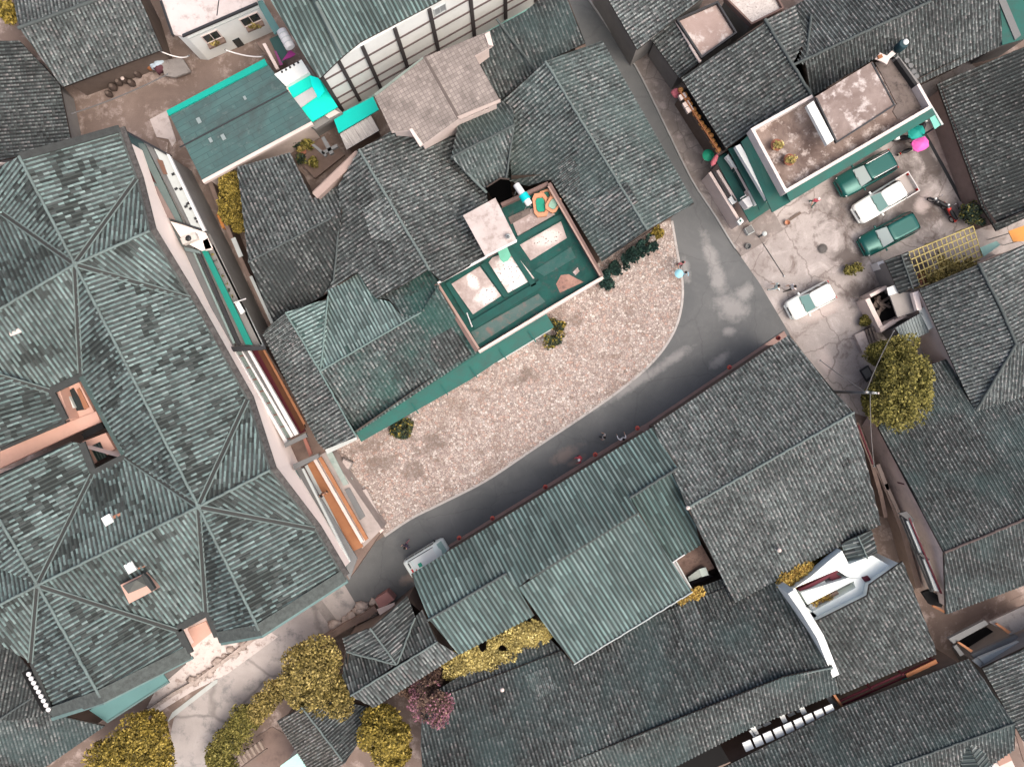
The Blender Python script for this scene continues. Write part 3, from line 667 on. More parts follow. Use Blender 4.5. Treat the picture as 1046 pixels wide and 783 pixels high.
# pink parapet bands of the well and bay windows
slab(hall,'well_walkway',[(0,461),(70,431),(98,420),(103,431),(79,441),(0,478)],6.6,.35,M_SALMON,mside=M_SALMON)
def bay(px,zt,winc,ang,shut):
    b=slab(hall,'window_bay',px,zt,.3,M_SALMON,mside=M_SALMON)
    return b
bay([(57,401),(80,389),(97,422),(73,432)],6.5,None,0,False); bay([(84,451),(108,442),(117,458),(96,474)],6.5,None,0,True)
mb=MB(); mb.prism([P(x,y,6.56) for x,y in [(64,402),(75,396),(88,418),(76,420)]],thick=.05); mb.build('window',M_GLASS,hall)
mb=MB(); mb.prism([P(x,y,6.6) for x,y in [(78,398),(81,396),(91,416),(86,418)]],thick=.06); mb.build('window_reveal',paint('reveal',(.30,.14,.08),.8,.3),hall)
mb=MB(); mb.prism([P(x,y,6.9) for x,y in [(64,407),(70,404),(76,416),(70,419)]],thick=.3); mb.build('air_conditioner',paint('box_white',(.6,.66,.62),.6,.3),hall)
mb=MB(); mb.prism([P(x,y,6.56) for x,y in [(92,456),(102,451),(109,466),(100,471)]],thick=.05); sh=mb.build('window',M_GLASS,hall)
M_SHUT=paint('shutter_green',(.06,.09,.075),.7)
for k in range(4):
    x0,y0=92+k*2.6,456-k*1.3; mb=MB(); mb.tube([P(x0,y0,6.6),P(x0+8,y0+15,6.6)],.025,5); mb.build('window_bar',M_SHUT,sh)
mb=MB(); mb.prism([P(x,y,7.0) for x,y in [(83,443),(103,431),(106,437),(86,448)]],thick=.25); mb.build('painted_shadow',M_DARK,hall)  # black slab paints the shadow between walkway and lower bay
# recess on the street side
slab(hall,'recess_wall',[(186,645),(210,634),(216,646),(196,662)],6.2,.3,M_SALMON,mside=M_SALMON)
# roof furniture of the hall
def roofbox(name,label,cat,c,z,wh,ang,mat,top=None,h=.5,extra=None):
    t=thing(name,label,cat,P(c[0],c[1],z))
    mb=MB(); q=P(c[0],c[1],z); mb.box((q.x,q.y,q.z+h/2),(wh[0],wh[1],h),-math.radians(ang)); mb.build('body',mat,t,bevel=.03)
    m2=MB(); m2.box((q.x,q.y,q.z+h+.04),(wh[0]*1.12,wh[1]*1.12,.09),-math.radians(ang)); m2.build('cap',top or mat,t,bevel=.02)
    if extra: extra(t,q)
    return t
def brick(t,q):
    mb=MB(); mb.box((q.x+.55,q.y+.12,q.z+.15),(.55,.45,.55),.4); mb.build('flue',paint('flue_brick',(.30,.15,.10),.9,.5,3),t)
roofbox('chimney','small white chimney with a brown brick flue on the middle of the green hall roof','chimney',(115,529),9.2,(.55,.55),-30,M_WHITE,h=.6,extra=brick)
roofbox('chimney','small white chimney with brown flue just above the skylight opening of the green hall roof','chimney',(138,577),9.3,(.55,.6),-30,M_WHITE,h=.6,extra=brick)
roofbox('chimney','pale stub chimney on the upper left slope of the green hall roof','chimney',(19,338),9.2,(.7,.45),-20,M_CREAM,h=.35)
# skylight: pink upstand under a small dark pyramid
t=thing('skylight','pink roof opening with a dark pyramid cover on the green hall roof','skylight',P(140,599,9.0))
mb=MB(); mb.prism([P(x,y,10.1) for x,y in [(123,597),(146,586),(157,603),(132,616)]],thick=1.3); mb.build('upstand',M_SALMON,t)
mb=MB(); q=[P(x,y,10.14) for x,y in [(125,598),(145,588),(150,598),(131,606)]]; ap=P(139,592,10.7); mb.add(q+[ap],[(0,1,4),(1,2,4),(2,3,4),(3,0,4)]); mb.build('cover',paint('pyramid_felt',(.10,.105,.095),.9,.5),t)
mb=MB(); mb.prism([P(x,y,10.16) for x,y in [(146,585),(151,590),(158,601),(155,604),(148,596),(144,588)]],thick=.3); mb.build('flashing',M_GRIMED,t)
# row of white pots along the dark eave
for k in range(9):
    t=k/8; q=P(31+t*20,687+t*36,8.2)
    mb=MB(); mb.lathe(q,[(.10,0),(.15,.15),(.17,.2),(.14,.22)],10); o=mb.build('eave_pot',M_PIPE)
    setp(o,['topmost','second','third','fourth','middle or fifth','sixth','seventh','eighth','lowest'][k]+' of nine round white pots lining the dark eave of the green hall','pot','white pots along the dark eave')
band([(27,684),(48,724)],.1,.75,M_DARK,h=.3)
# ---------------------------------------------------------------- gallery wing squeezed between hall and lane
t=thing('gallery_wing','long narrow gallery of slabs, rails and strips along the green hall','building',P(230,330))
def st(name,px,z,mat,th=.15,par=None): return slab(par or t,name,px,z,th,mat)
body(t,'wall',[(126,134),(172,159),(212,238),(186,250)],4.1,0,M_GREYW); body(t,'wall',[(190,240),(214,238),(268,352),(232,354)],3.7,0,M_GREYW)
body(t,'wall',[(236,356),(270,354),(388,545),(356,592)],2.4,0,M_BROWNW)
st('side_roof',[(125,131),(141,174),(148,184),(175,234),(186,252),(190,248),(174,222),(155,182),(145,158),(131,136)],4.3,paint('side_grey',(.12,.135,.13),.8,.5))
st('roof_panel',[(128,135),(146,145),(152,168),(142,160)],4.35,M_FELT); st('roof_panel',[(141,146),(148,147),(187,228),(176,226),(150,176)],4.4,paint('grey_green_panel',(.13,.175,.165),.8,.4))
st('light_slot',[(140,158),(147,162),(160,188),(152,182)],4.42,paint('slot_brown',(.07,.025,.02),.9,.5)); st('roof_panel',[(155,190),(160,190),(180,226),(171,222)],4.45,paint('pink_grey',(.25,.19,.17),.8,.5))
st('roof_slab',[(150,150),(155,149),(200,232),(193,232)],4.6,M_GREYS); sl_=st('roof_slab',[(157,151),(172,159),(208,235),(197,234)],4.75,M_PALES)
st('parapet',[(170,157),(173,158),(210,235),(207,236)],5.0,M_PIPE,.3); st('parapet',[(125,133),(126.5,132),(174,158),(173,160)],4.95,M_STEEL,.3)
st('wood_patch',[(160,162),(166,164),(171,178),(167,178)],4.8,paint('rust_stain',(.18,.10,.07),.9,.6),.04)
for (x,y) in [(177,178),(180,193),(185,193),(192,208),(195,213),(190,211),(200,223),(202,226)]: q=P(x,y,4.78); mb=MB(); mb.box(q,(.22,.16,.12),.5); mb.build('roof_bolt',M_STEEL,t)
st('pink_deck',[(174,226),(209,236),(217,253),(206,256),(188,247),(183,240)],4.6,M_PINK); st('deck_edge',[(174,225),(175,223.5),(211,235),(210,237.5)],4.8,M_STEEL)
a=thing('air_conditioner','boxy pale air conditioner unit on the pink deck beside the hall','air conditioner',P(196,247,4.6))
mb=MB(); q=P(196,245,4.6); mb.box((q.x,q.y,q.z+.3),(1.15,.5,.55),math.radians(22)); mb.build('case',paint('ac_case',(.55,.52,.48),.6,.4),a,bevel=.03)
mb=MB(); mb.lathe((q.x,q.y,q.z+.58),[(.2,0),(.22,.03),(.05,.035)],14); mb.build('fan_grille',M_STEEL,a)
st('roof_panel',[(186,250),(197,251),(240,353),(228,352)],4.0,M_GREYS); st('rail',[(197,258),(199,258),(240,350),(238,351)],4.15,paint('rail_teal',(.22,.30,.28),.6,.3))
st('rail',[(201,257),(204,257),(246,352),(242,352)],4.2,M_STEEL); st('rail',[(188,252),(204,256),(205,259),(189,256)],4.3,paint('beam_teal',(.16,.21,.21),.7,.4))
st('awning',[(205,254),(211,254),(258,352),(251,352)],4.25,M_TEAL if False else paint('green_strip',(.01,.215,.165),.65,.25)); st('pink_upstand',[(207,246),(212,243),(217,255),(210,256)],4.6,M_CREAM)
st('gallery_floor',[(211,255),(216,255),(267,352),(258,352)],3.2,M_GREYS); st('parapet',[(216,250),(218,250),(270,354),(267,354)],3.7,M_PALES,.3)
for i,(x,y) in enumerate([(219,262),(223,268),(227,276),(230,283),(234,290),(237,296),(240,303)]):
    q=P(x,y,3.2); o=thing('potted_plant',['clay','grey','clay','pale','brown','grey','clay'][i]+' pot with a small plant, '+['first from the top','second from the top','third from the top','fourth, midway','fifth from the top','sixth from the top','lowest'][i]+' on the green gallery strip','potted plant',q,0,'pots on the green gallery strip')
    mb=MB(); mb.lathe(q,[(.12,0),(.17,.22),(.19,.25),(.15,.24)],10); mb.build('pot',[M_POT,M_GREYS,M_POT,M_PALES,M_BROWNW,M_GREYS,M_POT][i],o); leaves('plant',[(q+Vector((0,0,.4)),(.2,.2,.2))],40,.1,L_DARK if i%2 else L_OLIVE,o,seed=i)
st('white_box_top',[(240,310),(244,308),(250,318),(246,321)],4.3,M_WHITE); mb=MB(); mb.tube([P(239,309,4.2),P(251,305,4.6)],.05,6); mb.build('bracket',M_PIPE,t)
st('cross_beam',[(236,354),(271,353),(272,357),(237,359)],4.5,M_STEEL,.25)
# lower gallery: glazed strip between white rails, orange rail above a dark walkway
st('glazed_strip',[(240,359),(250,358),(300,446),(293,452)],3.9,paint('strip_bg',(.20,.25,.225),.5,.3)); st('rail',[(238,360),(240.5,359),(294,451),(291,453)],4.25,M_PIPE,.3); st('rail',[(246,358),(247.5,358),(300,445),(297,447)],4.2,M_PIPE,.2)
st('rail',[(252,357),(255,357),(305,443),(301,445)],4.3,M_PIPE,.3); st('mid_strip',[(248.5,358),(252,357),(301,444),(299,445)],4.0,M_GREYS)
M_BAR=paint('bar_rust',(.20,.10,.08),.6,.4)
for k in range(8):
    u=k/7; mb=MB(); mb.prism([P(240+u*50+dx,364+u*84+dy,3.98) for dx,dy in ((0,0),(10,-2),(10.3,-.8),(.3,1.3))],thick=.1); mb.build('glazing_bar',M_BAR,t)
st('walkway',[(257,358),(266,357),(312,440),(304,444)],2.65,M_MAROON); st('walkway',[(263,358),(268,357),(312,436),(308,441)],2.7,paint('walk_brown',(.12,.05,.025),.8,.5)); st('rail',[(267.5,356),(270,356),(312,432),(310,434)],3.4,M_ORANGE,.1)
st('cross_beam',[(290,453),(312,442),(314,446),(291,457)],4.6,M_GREYS,.25); st('well_floor',[(292,457),(313,446),(320,464),(298,474)],.6,M_BROWNW,.1); st('rail',[(309,447),(312,446),(319,463),(316,466)],3.6,paint('post_pink',(.30,.13,.10),.8,.4))
st('cross_beam',[(299,474),(325,463),(326,467),(300,480)],4.6,M_GREYS,.25)
st('roof_panel',[(300,480),(309,477),(365,570),(357,592)],3.9,M_GREYS); st('rail',[(308,479),(310,478),(358,573),(356,575)],4.1,M_PALES,.2); st('rail',[(300,481),(302,480),(354,580),(352,584)],4.1,paint('beam_teal2',(.14,.19,.18),.7,.4))
st('walkway',[(314,474),(322,469),(371,558),(360,563)],2.75,M_ORANGE,.1); st('walkway',[(311,476),(314.5,474),(361,564),(357,566)],2.7,M_PALES,.1)
st('rail',[(320,470),(323,468.5),(371,552),(369,555)],3.3,M_CREAM,.25); st('rail',[(325,468),(328,466),(376,550),(373,552)],3.3,M_ORANGE,.2); st('floor_strip',[(323,469),(325,468),(373,552),(371,554)],2.8,M_CREAM)
body(t,'gate_wall',[(326,465),(335,460),(390,540),(370,560)],2.5,0,paint('gate_plaster',(.36,.315,.29),.85,.7,1.2,(.17,.15,.14))); st('moss_cap',[(333,463),(339,461),(356,494),(351,496)],2.6,paint('mossy_cap',(.30,.35,.32),.85,.9,1.5,(.10,.19,.17)),.1)
st('cap',[(352,500),(357,498),(373,527),(368,531)],2.6,M_GREYS,.1); st('cap',[(375,545),(388,538),(392,541),(374,560)],2.2,M_CREAM,.6)
b=thing('stone_bench','long grey stone slab bench at the left end of the cobbled plaza','bench',P(377,515,.12)); mb=MB(); mb.prism([P(x,y,.62) for x,y in [(365,502),(374,499),(390,531),(380,538)]],thick=.18); mb.build('seat',M_CONCP,b); 
for x,y in ((371,508),(384,531)): q=P(x,y,.3); mb=MB(); mb.box((q.x,q.y,.28),(.45,.5,.34),1.0); mb.build('pedestal',M_CONCG,b)
b=thing('cabinet','white green topped metal cabinet standing by the stone bench','cabinet',P(362,494,.12)); mb=MB(); q=P(361.5,493,.12); mb.box((q.x,q.y,.7),(.5,.95,1.1),math.radians(-62+90-5)); mb.build('case',paint('cab_white',(.60,.68,.63),.5,.2),b,bevel=.03); mb=MB(); mb.box((q.x+.02,q.y,1.28),(.56,1.02,.06),math.radians(23)); mb.build('lid',paint('cab_lid',(.45,.6,.52),.5,.2),b)
b=thing('stone_block','square grey stone block at the shaded corner of the plaza by the eave','block',P(355,473,.12)); mb=MB(); q=P(355,473,.12); mb.box((q.x,q.y,.42),(.85,.7,.6),math.radians(-25)); mb.build('plinth',M_CONCG,b,bevel=.05); mb=MB(); mb.box((q.x,q.y,.75),(.65,.52,.07),math.radians(-25)); mb.build('top',M_CONCP,b,bevel=.02)
# lane wall on the right of the corridor lane
w_=thing('lane_wall','old brown boundary wall with a pale coping along the narrow lane beside the hall','wall',P(255,270)); coping(w_,'wall',[(214,184),(228,222),(240,252),(262,300),(281,336)],2.1,2.1,.3,M_BROWNW); coping(w_,'coping',[(238,243),(246,262)],2.25,.14,.34,M_PALES); coping(w_,'coping',[(256,282),(278,330)],2.25,.14,.22,M_PALES)
b=thing('board','bright orange board leaning on the lane wall under the yellow bush','board',P(226,227)); mb=MB(); mb.prism([P(x,y,1.4) for x,y in [(221,219),(225,218),(231,231),(227,233)]],thick=1.3); mb.build('panel',paint('orange_sheet',(.55,.22,.06),.6,.25),b); mb=MB(); mb.prism([P(x,y,1.45) for x,y in [(220.5,219),(225.5,217.5),(225.8,219),(221,220.4)]],thick=1.4); mb.build('batten',M_WOODO,b)
# ---------------------------------------------------------------- top left houses
house('house','grey tiled house at the top left with a ridge parallel to the courtyard below it',[
 ([(20,29,4.8),(138,-13,4.8),(64,88,3.0)],[(20,29),(138,-13),(166,51),(64,89)],{'m':0}),
 ([(20,29,4.8),(138,-13,4.8),(14,-30,3.2)],[(20,29),(138,-13),(112,-70),(8,-30)],{'m':1})],
 [(20,29,4.8),(64,89,3.0),(166,51,3.0),(138,-13,4.8),(112,-70,4),(8,-30,4)],[M_T3,M_T3],M_WOODW,[[(19,29,4.8),(139,-14,4.8)]],M_RIDGED,group=None)
house('house','dark grey tiled house at the left edge, its eave on the shaded courtyard corner',[
 ([(74,152,2.5),(62,84,2.5),(-60,90,4.4)],[(74,150),(61,86),(20,42),(-60,42),(-60,175)],{})],
 [(74,150,2.5),(61,86,2.5),(20,42,3.1),(-60,42,4.4),(-60,175,4.4)],[M_T2],M_GREYW)
t=house('white_house','white walled house with a flat pale roof and flower boxes at the top left',[
 ([(176,35,4.5),(262,3,4.5),(150,-40,4.5)],[(170,20),(172,19),(173,16),(171,17)],{})],None,[M_T1])
bpy.data.objects.remove(t.children[0])
slab(t,'roof',[(164,2),(176,35),(188,37),(263,3),(248,-45),(150,-40)],4.5,.2,concrete('roof_screed',(.47,.42,.40),(.55,.50,.48),(.36,.31,.29),.5,fleck=.1),mside=M_CREAM); slab(t,'roof_edge',[(163,1),(165,0),(177,35),(175,36)],4.62,.3,M_STEEL); slab(t,'roof_edge',[(186,37.5),(263,4),(262,2),(186,35)],4.6,.2,M_STEEL)
slab(t,'roof_seam',[(223,0),(224,0),(222,-4+20),(221,16)],4.52,.02,M_STEEL)
body(t,'wall',[(169,8),(180,35),(189,36),(262,4),(246,-40),(152,-36)],4.3,0,M_WHITE)
f=Face((189,36,4.3),(262,4,4.3))
for tt,w_ in ((.26,1.3),(.82,1.5)):
    wd=f.window(t,tt,w_,2.2,3.4,M_CREAM,M_GLASS,bars=1); f.part(t,'flower_box',M_BROWNW,tt-.12,tt+.12,1.85,2.1,0,.35)
    c=f.a+f.d*(f.L*tt)+f.n*.25+Vector((0,0,2.2)); leaves('flower',[(c,(.6,.25,.25))],70,.11,L_TAN,t,seed=3)
f.part(t,'door',M_GLASS,.44,.54,.0,1.2,-.02,.06); f.part(t,'sill_band',M_PALES,.0,1.0,3.75,3.85,-.02,.08)
# ---------------------------------------------------------------- teal felt roofed annexe
t=thing('annexe','dark teal flat felt roof with a bright green upper edge beside the courtyard','building',P(245,125))
ann=[(171,113),(270,61),(319,125),(207,185)]
slab(t,'roof',ann,4.3,.2,M_FELT,zs=[4.3,4.3,4.0,4.0],mside=M_CREAM); body(t,'wall',[(175,114),(268,66),(314,124),(208,180)],3.75,0,M_CREAM)
slab(t,'roof_edge',[(170,113),(172,118),(273,66),(270,60)],4.42,.2,M_TEALB); slab(t,'roof_seam',[(183,150),(184,151),(295,93),(294,92)],4.235,.03,M_STEEL,zs=[4.22,4.22,4.21,4.21])
slab(t,'roof_edge',[(206,184),(208,187),(320,127),(318,124)],4.1,.35,M_CREAM)
f=Face((208,180,3.75),(314,124,3.75)); f.part(t,'window',M_GLASS,.83,.93,2.6,3.4,0,.05); 
for i,(x,y,w_) in enumerate([(203,123,3),(215,143,2.5),(228,140,3),(250,100,2)]): slab(t,'roof_patch',rectpx((x,y),(w_*1.3,w_*2),-28),4.26,.03,paint('patch_grey',(.22,.27,.27),.8,.4))
# ---------------------------------------------------------------- bright turquoise lean-to between annexe and timber house
t=thing('lean_to','bright turquoise sheet roof with a white perforated parapet and grey skylight panel','shed',P(315,100))
slab(t,'roof',[(293,90),(317,77),(327,81),(345,109),(313,128)],3.8,.12,M_TURQ,zs=[3.9,3.9,3.8,3.7,3.7]); slab(t,'roof_edge',[(292,90),(293.5,89),(314,128),(312,129)],3.95,.1,M_CREAM)
slab(t,'skylight',[(299,101),(319,89),(324,98),(306,111)],4.0,.08,paint('skylight_grey',(.42,.43,.42),.6,.4)); slab(t,'roof_sheet',[(316,77),(326,80),(332,93),(325,101),(318,86)],4.0,.06,paint('turq_light',(.0,.80,.68),.45,.1))
pw=slab(t,'parapet',[(280,76),(308,61),(316,74),(292,88)],4.3,.9,M_WHITE); 
for k in range(5): slab(pw,'parapet_hole',rectpx((288+k*4.1,73.5-k*2.4),(2,2.2),-30),4.34,.05,M_STEEL)
body(t,'wall',[(284,80),(314,66),(342,108),(314,125)],3.3,0,M_GREYW); slab(t,'eave_beam',[(315,128),(345,110),(350,115),(322,132)],3.2,.4,M_GREYW); slab(t,'eave_sill',[(332,118),(342,112),(347,115),(336,121)],3.5,.1,M_CREAM)
t=thing('rear_yard','narrow dark yard roof with a fallen purple sheet and a white barrel pipe','shed',P(282,45)); body(t,'deck',[(262,44),(276,36),(290,62),(283,70)],2.4,0,M_BROWNW); slab(t,'roof_sheet',[(275,40),(284,36),(294,55),(288,66)],2.6,.06,paint('dark_teal_sheet',(.03,.075,.07),.6,.3)); slab(t,'frame',[(268,45),(271,44),(285,70),(282,71)],3.0,.2,M_CREAM); slab(t,'frame',[(262,2),(268,0),(286,30),(280,35)],3.5,.25,M_FELT2)
slab(t,'purple_sheet',[(288,62),(296,51),(302,55),(299,58)],3.0,.05,paint('purple_sheet',(.24,.03,.16),.5,.2)); slab(t,'purple_sheet',[(280,52),(282,52),(289,66),(286,67)],2.9,.05,paint('purple_sheet2',(.20,.05,.14),.5,.2))
t=thing('barrel','white plastic water barrel lying at the edge of the timbered house roof','barrel',P(290,40,3.2)); a,b=P(287,31,4.2),P(297,49,4.2); mb=MB(); mb.tube([a,a.lerp(b,.03),a.lerp(b,.97),b],[.28,.36,.36,.28],14); mb.build('body',M_PIPE,t); mb=MB()
for q in (.25,.5,.75): mb=MB(); mb.tube([a.lerp(b,q-.02),a.lerp(b,q+.02)],.38,14); mb.build('hoop',M_PALES,t)
# ---------------------------------------------------------------- half timbered white building
t=house('timber_house','tall white building with dark timber posts and rails under a teal ribbed roof',[
 ([(351,57,8.5),(323,4,9.6),(326,81,8.3)],[(279,5),(326,81),(351,57),(323,3),(305,-40),(262,-25)],{}),
 ([(351,57,8.5),(323,4,10.2),(445,3,8.5)],[(323,4),(351,57),(368,43),(445,3),(560,-62),(480,-110),(300,-40)],{})],None,[M_GLAZE],None,[[(351,57,8.55),(323,3,10.25)]],M_RIDGE,pitch=.31,course=.9,h=.085)
f=Face((351,117,0),(541,10.5,0)); M_TIMB=paint('dark_timber',(.05,.045,.045),.8,.4,1.5); M_RAIL=paint('rail_timber',(.11,.085,.082),.8,.4,1.5)
mb=MB(); f.box(mb,0,1.2,0,8.35,-3.0,0); mb.build('wall',M_WHITE,t)
for k,tt in enumerate([0.006,.098,.21,.36,.52,.705,.87,1.03]): f.part(t,'post',M_TIMB,tt-.008,tt+.008,.9,8.3,-.05,.12)
for z in (6.6,4.9,3.1,1.9): f.part(t,'rail',M_RAIL,0.0,1.2,z,z+.14,-.05,.07)
f.window(t,.565,.95,6.9,7.9,M_PALES,paint('pane_grey',(.25,.27,.27),.3,.2),bars=1)
f.part(t,'plinth',M_TEAL if False else paint('plinth_teal',(.25,.5,.44),.7,.3),0,1.2,0,.45,-.02,.1)
f2=Face((351,117,0),(315,55,0)); f2.part(t,'post',M_TIMB,-.01,.02,0,8.2,-.05,.08)
t=thing('awning_shed','turquoise sheet strip above a pale ribbed lean-to at the foot of the timbered house','shed',P(360,125)); slab(t,'roof_sheet',[(341,122),(346,117),(381,99),(387,112),(346,136)],2.9,.1,paint('turq_deep',(.0,.50,.42),.5,.15)); tl=Tiles(); tl.facet([(347,137,2.7),(384,114,2.7),(354,151,2.4)],[(347,137),(379,118),(388,133),(354,153)],pitch=.3,course=1.5,h=.05); tl.build('roof',[paint('pale_ribs',(.46,.44,.42),.7,.5,2,(.2,.18,.17))],t,M_TIMBER); body(t,'wall',[(349,136),(380,118),(384,130),(354,148)],2.2,0,M_BROWNW)
# ---------------------------------------------------------------- paver roofed house
t=thing('paver_house','beige flat house roofed with clay pavers, two small dark windows in its lower wall','house',P(450,98))
rf=slab(t,'roof',[(382,97),(432,59),(472,43),(499,32),(503,47),(485,57),(511,103),(469,121),(430,149),(418,133),(400,135)],7.6,.2,M_PAVER,mside=M_CREAM)
slab(rf,'roof_seam',[(432,58),(435,58),(470,120),(467,121)],7.63,.03,paint('seam',(.12,.10,.09),.9,.4)); slab(rf,'roof_edge',[(467,119),(511,101),(511.5,104),(470,122)],7.66,.12,paint('edge_tan',(.42,.35,.31),.8,.4)); slab(rf,'roof_edge',[(418,132),(421,131),(432,147),(429,150)],7.7,.1,M_CREAM)
slab(rf,'roof_edge',[(382,96),(432,58),(432.5,59.5),(384,98)],7.66,.1,paint('edge_moss',(.20,.24,.21),.9,.5)); slab(rf,'roof_edge',[(495,35),(500,32),(504,47),(499,46)],7.72,.1,M_CREAM)
body(t,'wall',[(386,98),(432,63),(497,36),(499,45),(482,57),(507,102),(468,118),(431,144),(420,131),(402,132)],7.4,0,M_CREAM)
f=Face((468,118,7.4),(507,102,7.4)); f.window(t,.30,.75,6.4,7.1,M_CREAM,M_GLASS); f.window(t,.68,.75,6.4,7.1,M_CREAM,M_GLASS)
# ---------------------------------------------------------------- central range of grey roofs
ZM=7.0
house('house','grey tiled house with a long straight ridge, middle of the central range',[
 ([(367,153,ZM),(438,275,ZM),(497,240,5.2)],[(367,153),(438,275),(451,288),(498,261),(500,236),(497,196),(461,160),(466,138),(431,145),(400,134)],{}),
 ([(367,153,ZM),(438,275,ZM),(342,285,5.0)],[(367,153),(438,275),(412,291),(384,305),(366,278),(330,302),(340,287),(348,217),(346,190)],{})],
 [(400,134,5.9),(367,153,ZM),(346,190,6),(348,217,5.6),(340,287,5),(384,303,5.8),(438,276,ZM),(498,260,5.2),(500,236,5.2),(497,196,5.2),(461,160,5.6)],[M_T1],M_WOODW,[[(367,153,ZM),(439,276,ZM)],[(461,160,6.05),(497,197,5.3)]],M_RIDGE,rr=.10)
house('house','small grey tiled cross roof above the dark smoke hole in the central range',[
 ([(461,161,6.6),(525,128,6.6),(503,190,5.0)],[(461,161),(525,128),(518,183),(511,183),(497,197)],{}),
 ([(461,161,6.6),(525,128,6.6),(480,118,5.4)],[(461,161),(466,138),(469,121),(511,103),(525,110),(525,128)],{})],
 [(461,161,6.6),(466,140,6),(513,104,5.4),(525,128,6.6),(518,183,5.1),(497,197,5.1)],[M_T4],M_WOODW,[[(461,161,6.6),(525,128,6.6)],[(525,126,6.55),(517,184,5.3)],[(500,115,5.5),(525,125,6.3)]],M_RIDGED,rr=.08)
house('house','widest grey tiled roof of the central range, its lower right eave over the road bend',[
 ([(557,63,7.4),(661,235,7.4),(709,208,5.2)],[(557,63),(615,42),(709,208),(661,235)],{'m':0}),
 ([(557,63,7.4),(661,235,7.4),(615,266,5.2)],[(557,63),(661,235),(615,267),(563,183),(540,190),(517,184),(525,128),(525,110),(511,103)],{'m':1})],
 [(557,63,7.4),(615,42,5.2),(709,208,5.2),(661,235,7.4),(615,267,5.2),(563,183,5.2),(517,184,5.1),(511,103,5.4)],[M_T4,M_T4],M_WOODW,[[(557,63,7.4),(661,235,7.4)]],M_RIDGE,rr=.09)
house('house','dark grey tiled house between the white timbered house and the road',[
 ([(497,30,5.8),(571,-5,5.8),(545,72,4.6)],[(499,32),(536,12),(560,-8),(579,-5),(598,44),(557,63),(511,103),(485,57),(503,47)],{}),],
 [(503,34,5.8),(536,14,5.8),(577,-3,5.2),(597,44,4.7),(557,62,4.7),(513,100,4.7),(490,58,4.9)],[M_T5],M_WOODW,[[(507,20,5.9),(549,75,5.0)]],M_RIDGED,rr=.09)
house('house','grey tiled house beside the lane with a cross ridge and a darker mossy lower slope',[
 ([(254,268,6.2),(338,223,6.2),(246,180,4.4)],[(254,268),(246,200),(242,171),(297,156),(311,187),(320,203),(346,190),(349,217),(338,223)],{'m':0}),
 ([(254,268,6.2),(338,223,6.2),(279,328,4.4)],[(254,268),(338,223),(349,217),(342,288),(330,302),(279,329)],{'m':1})],
 [(254,268,6.2),(242,172,4.4),(297,156,4.4),(320,203,5.4),(349,217,6),(342,288,4.8),(279,328,4.4)],[M_T1,M_T7],M_WOODW,[[(254,268,6.2),(338,223,6.2)],[(310,208,5.4),(338,222,6.2)],[(348,216,5.9),(341,287,5.1)]],M_RIDGED,rr=.07)
t=thing('gable_parapet','pinkish plastered parapet strip between two grey roofs of the central range','wall',P(345,180)); coping(t,'wall',[(322,199),(366,157)],6.3,2.2,.6,paint('parapet_brown',(.30,.23,.20),.85,.5,1.5)); coping(t,'coping',[(321.5,200),(366.5,156.5)],6.37,.07,.5,paint('coping_pink',(.34,.26,.225),.85,.4))
house('house','teal tinged tiled house with a pale repaired roof patch above the plaza awning',[
 ([(292,319,6.4),(364,446,6.4),(268,340,5.2)],[(268,340),(292,319),(327,379),(364,446),(332,459),(325,452)],{'m':2}),
 ([(292,319,6.4),(327,379,6.4),(335,305,5.4)],[(292,319),(335,305),(334,340),(327,379)],{'m':1}),
 ([(327,379,6.4),(430,319,6.4),(366,279,4.9)],[(327,379),(334,340),(335,297),(366,279),(384,305),(398,308),(412,325),(430,319)],{'m':1,'pitch':.25,'course':.6}),
 ([(327,379,6.4),(430,319,6.4),(385,303,5.2)],[(430,319),(412,325),(398,306),(384,304),(412,291),(438,275),(451,290)],{'m':0}),
 ([(327,379,6.4),(430,319,6.4),(366,440,4.6)],[(327,379),(430,319),(447,292),(488,360),(364,442),(362,440)],{'m':0})],
 [(292,319,6.4),(268,340,5.2),(328,456,5.2),(364,446,6.2),(488,360,4.8),(447,292,5.4),(412,291,5.2),(384,305,5.2),(366,279,4.9),(335,297,5.3)],[M_T6,M_LIGHTEAL,M_T3],M_WOODW,[[(292,319,6.45),(327,379,6.45),(364,446,6.45)],[(327,379,6.45),(430,319,6.45)],[(335,303,5.5),(328,375,6.4)]],paint('ridge_teal',(.15,.215,.20),.8,.5,1.0,(.07,.10,.095)),rr=.065)
t=thing('plaza_awning','long dark green sheet awning along the upper edge of the plaza','awning',P(460,400)); slab(t,'roof_sheet',[(363,441),(488,359),(557,319),(566,334),(505,371),(480,388),(369,451)],3.9,.1,M_TEAL,zs=[4.2,4.2,4.2,3.8,3.8,3.8,3.8])
for (x,y) in ((420,412),(450,393),(480,375),(510,357),(540,339)): slab(t,'sheet_joint',[(x,y),(x+1,y-.6),(x+8,y+10),(x+7,y+10.6)],4.12,.02,M_TEALB if False else paint('joint_teal',(.012,.10,.085),.7,.2),zs=[4.22,4.22,3.9,3.9])
body(t,'wall',[(508,369),(564,335),(560,329),(504,361)],3.6,0,M_WHITE); body(t,'wall',[(372,446),(505,369),(500,361),(368,440)],3.3,0,M_BROWNW)
t=thing('parapet','pale pink parapet at the lower left corner of the pale tiled roof by the plaza','wall',P(346,455)); coping(t,'wall',[(333,461),(364,446)],4.6,4.6,.3,M_CREAM); coping(t,'coping',[(333,461),(364,446)],4.68,.07,.38,M_PALES)
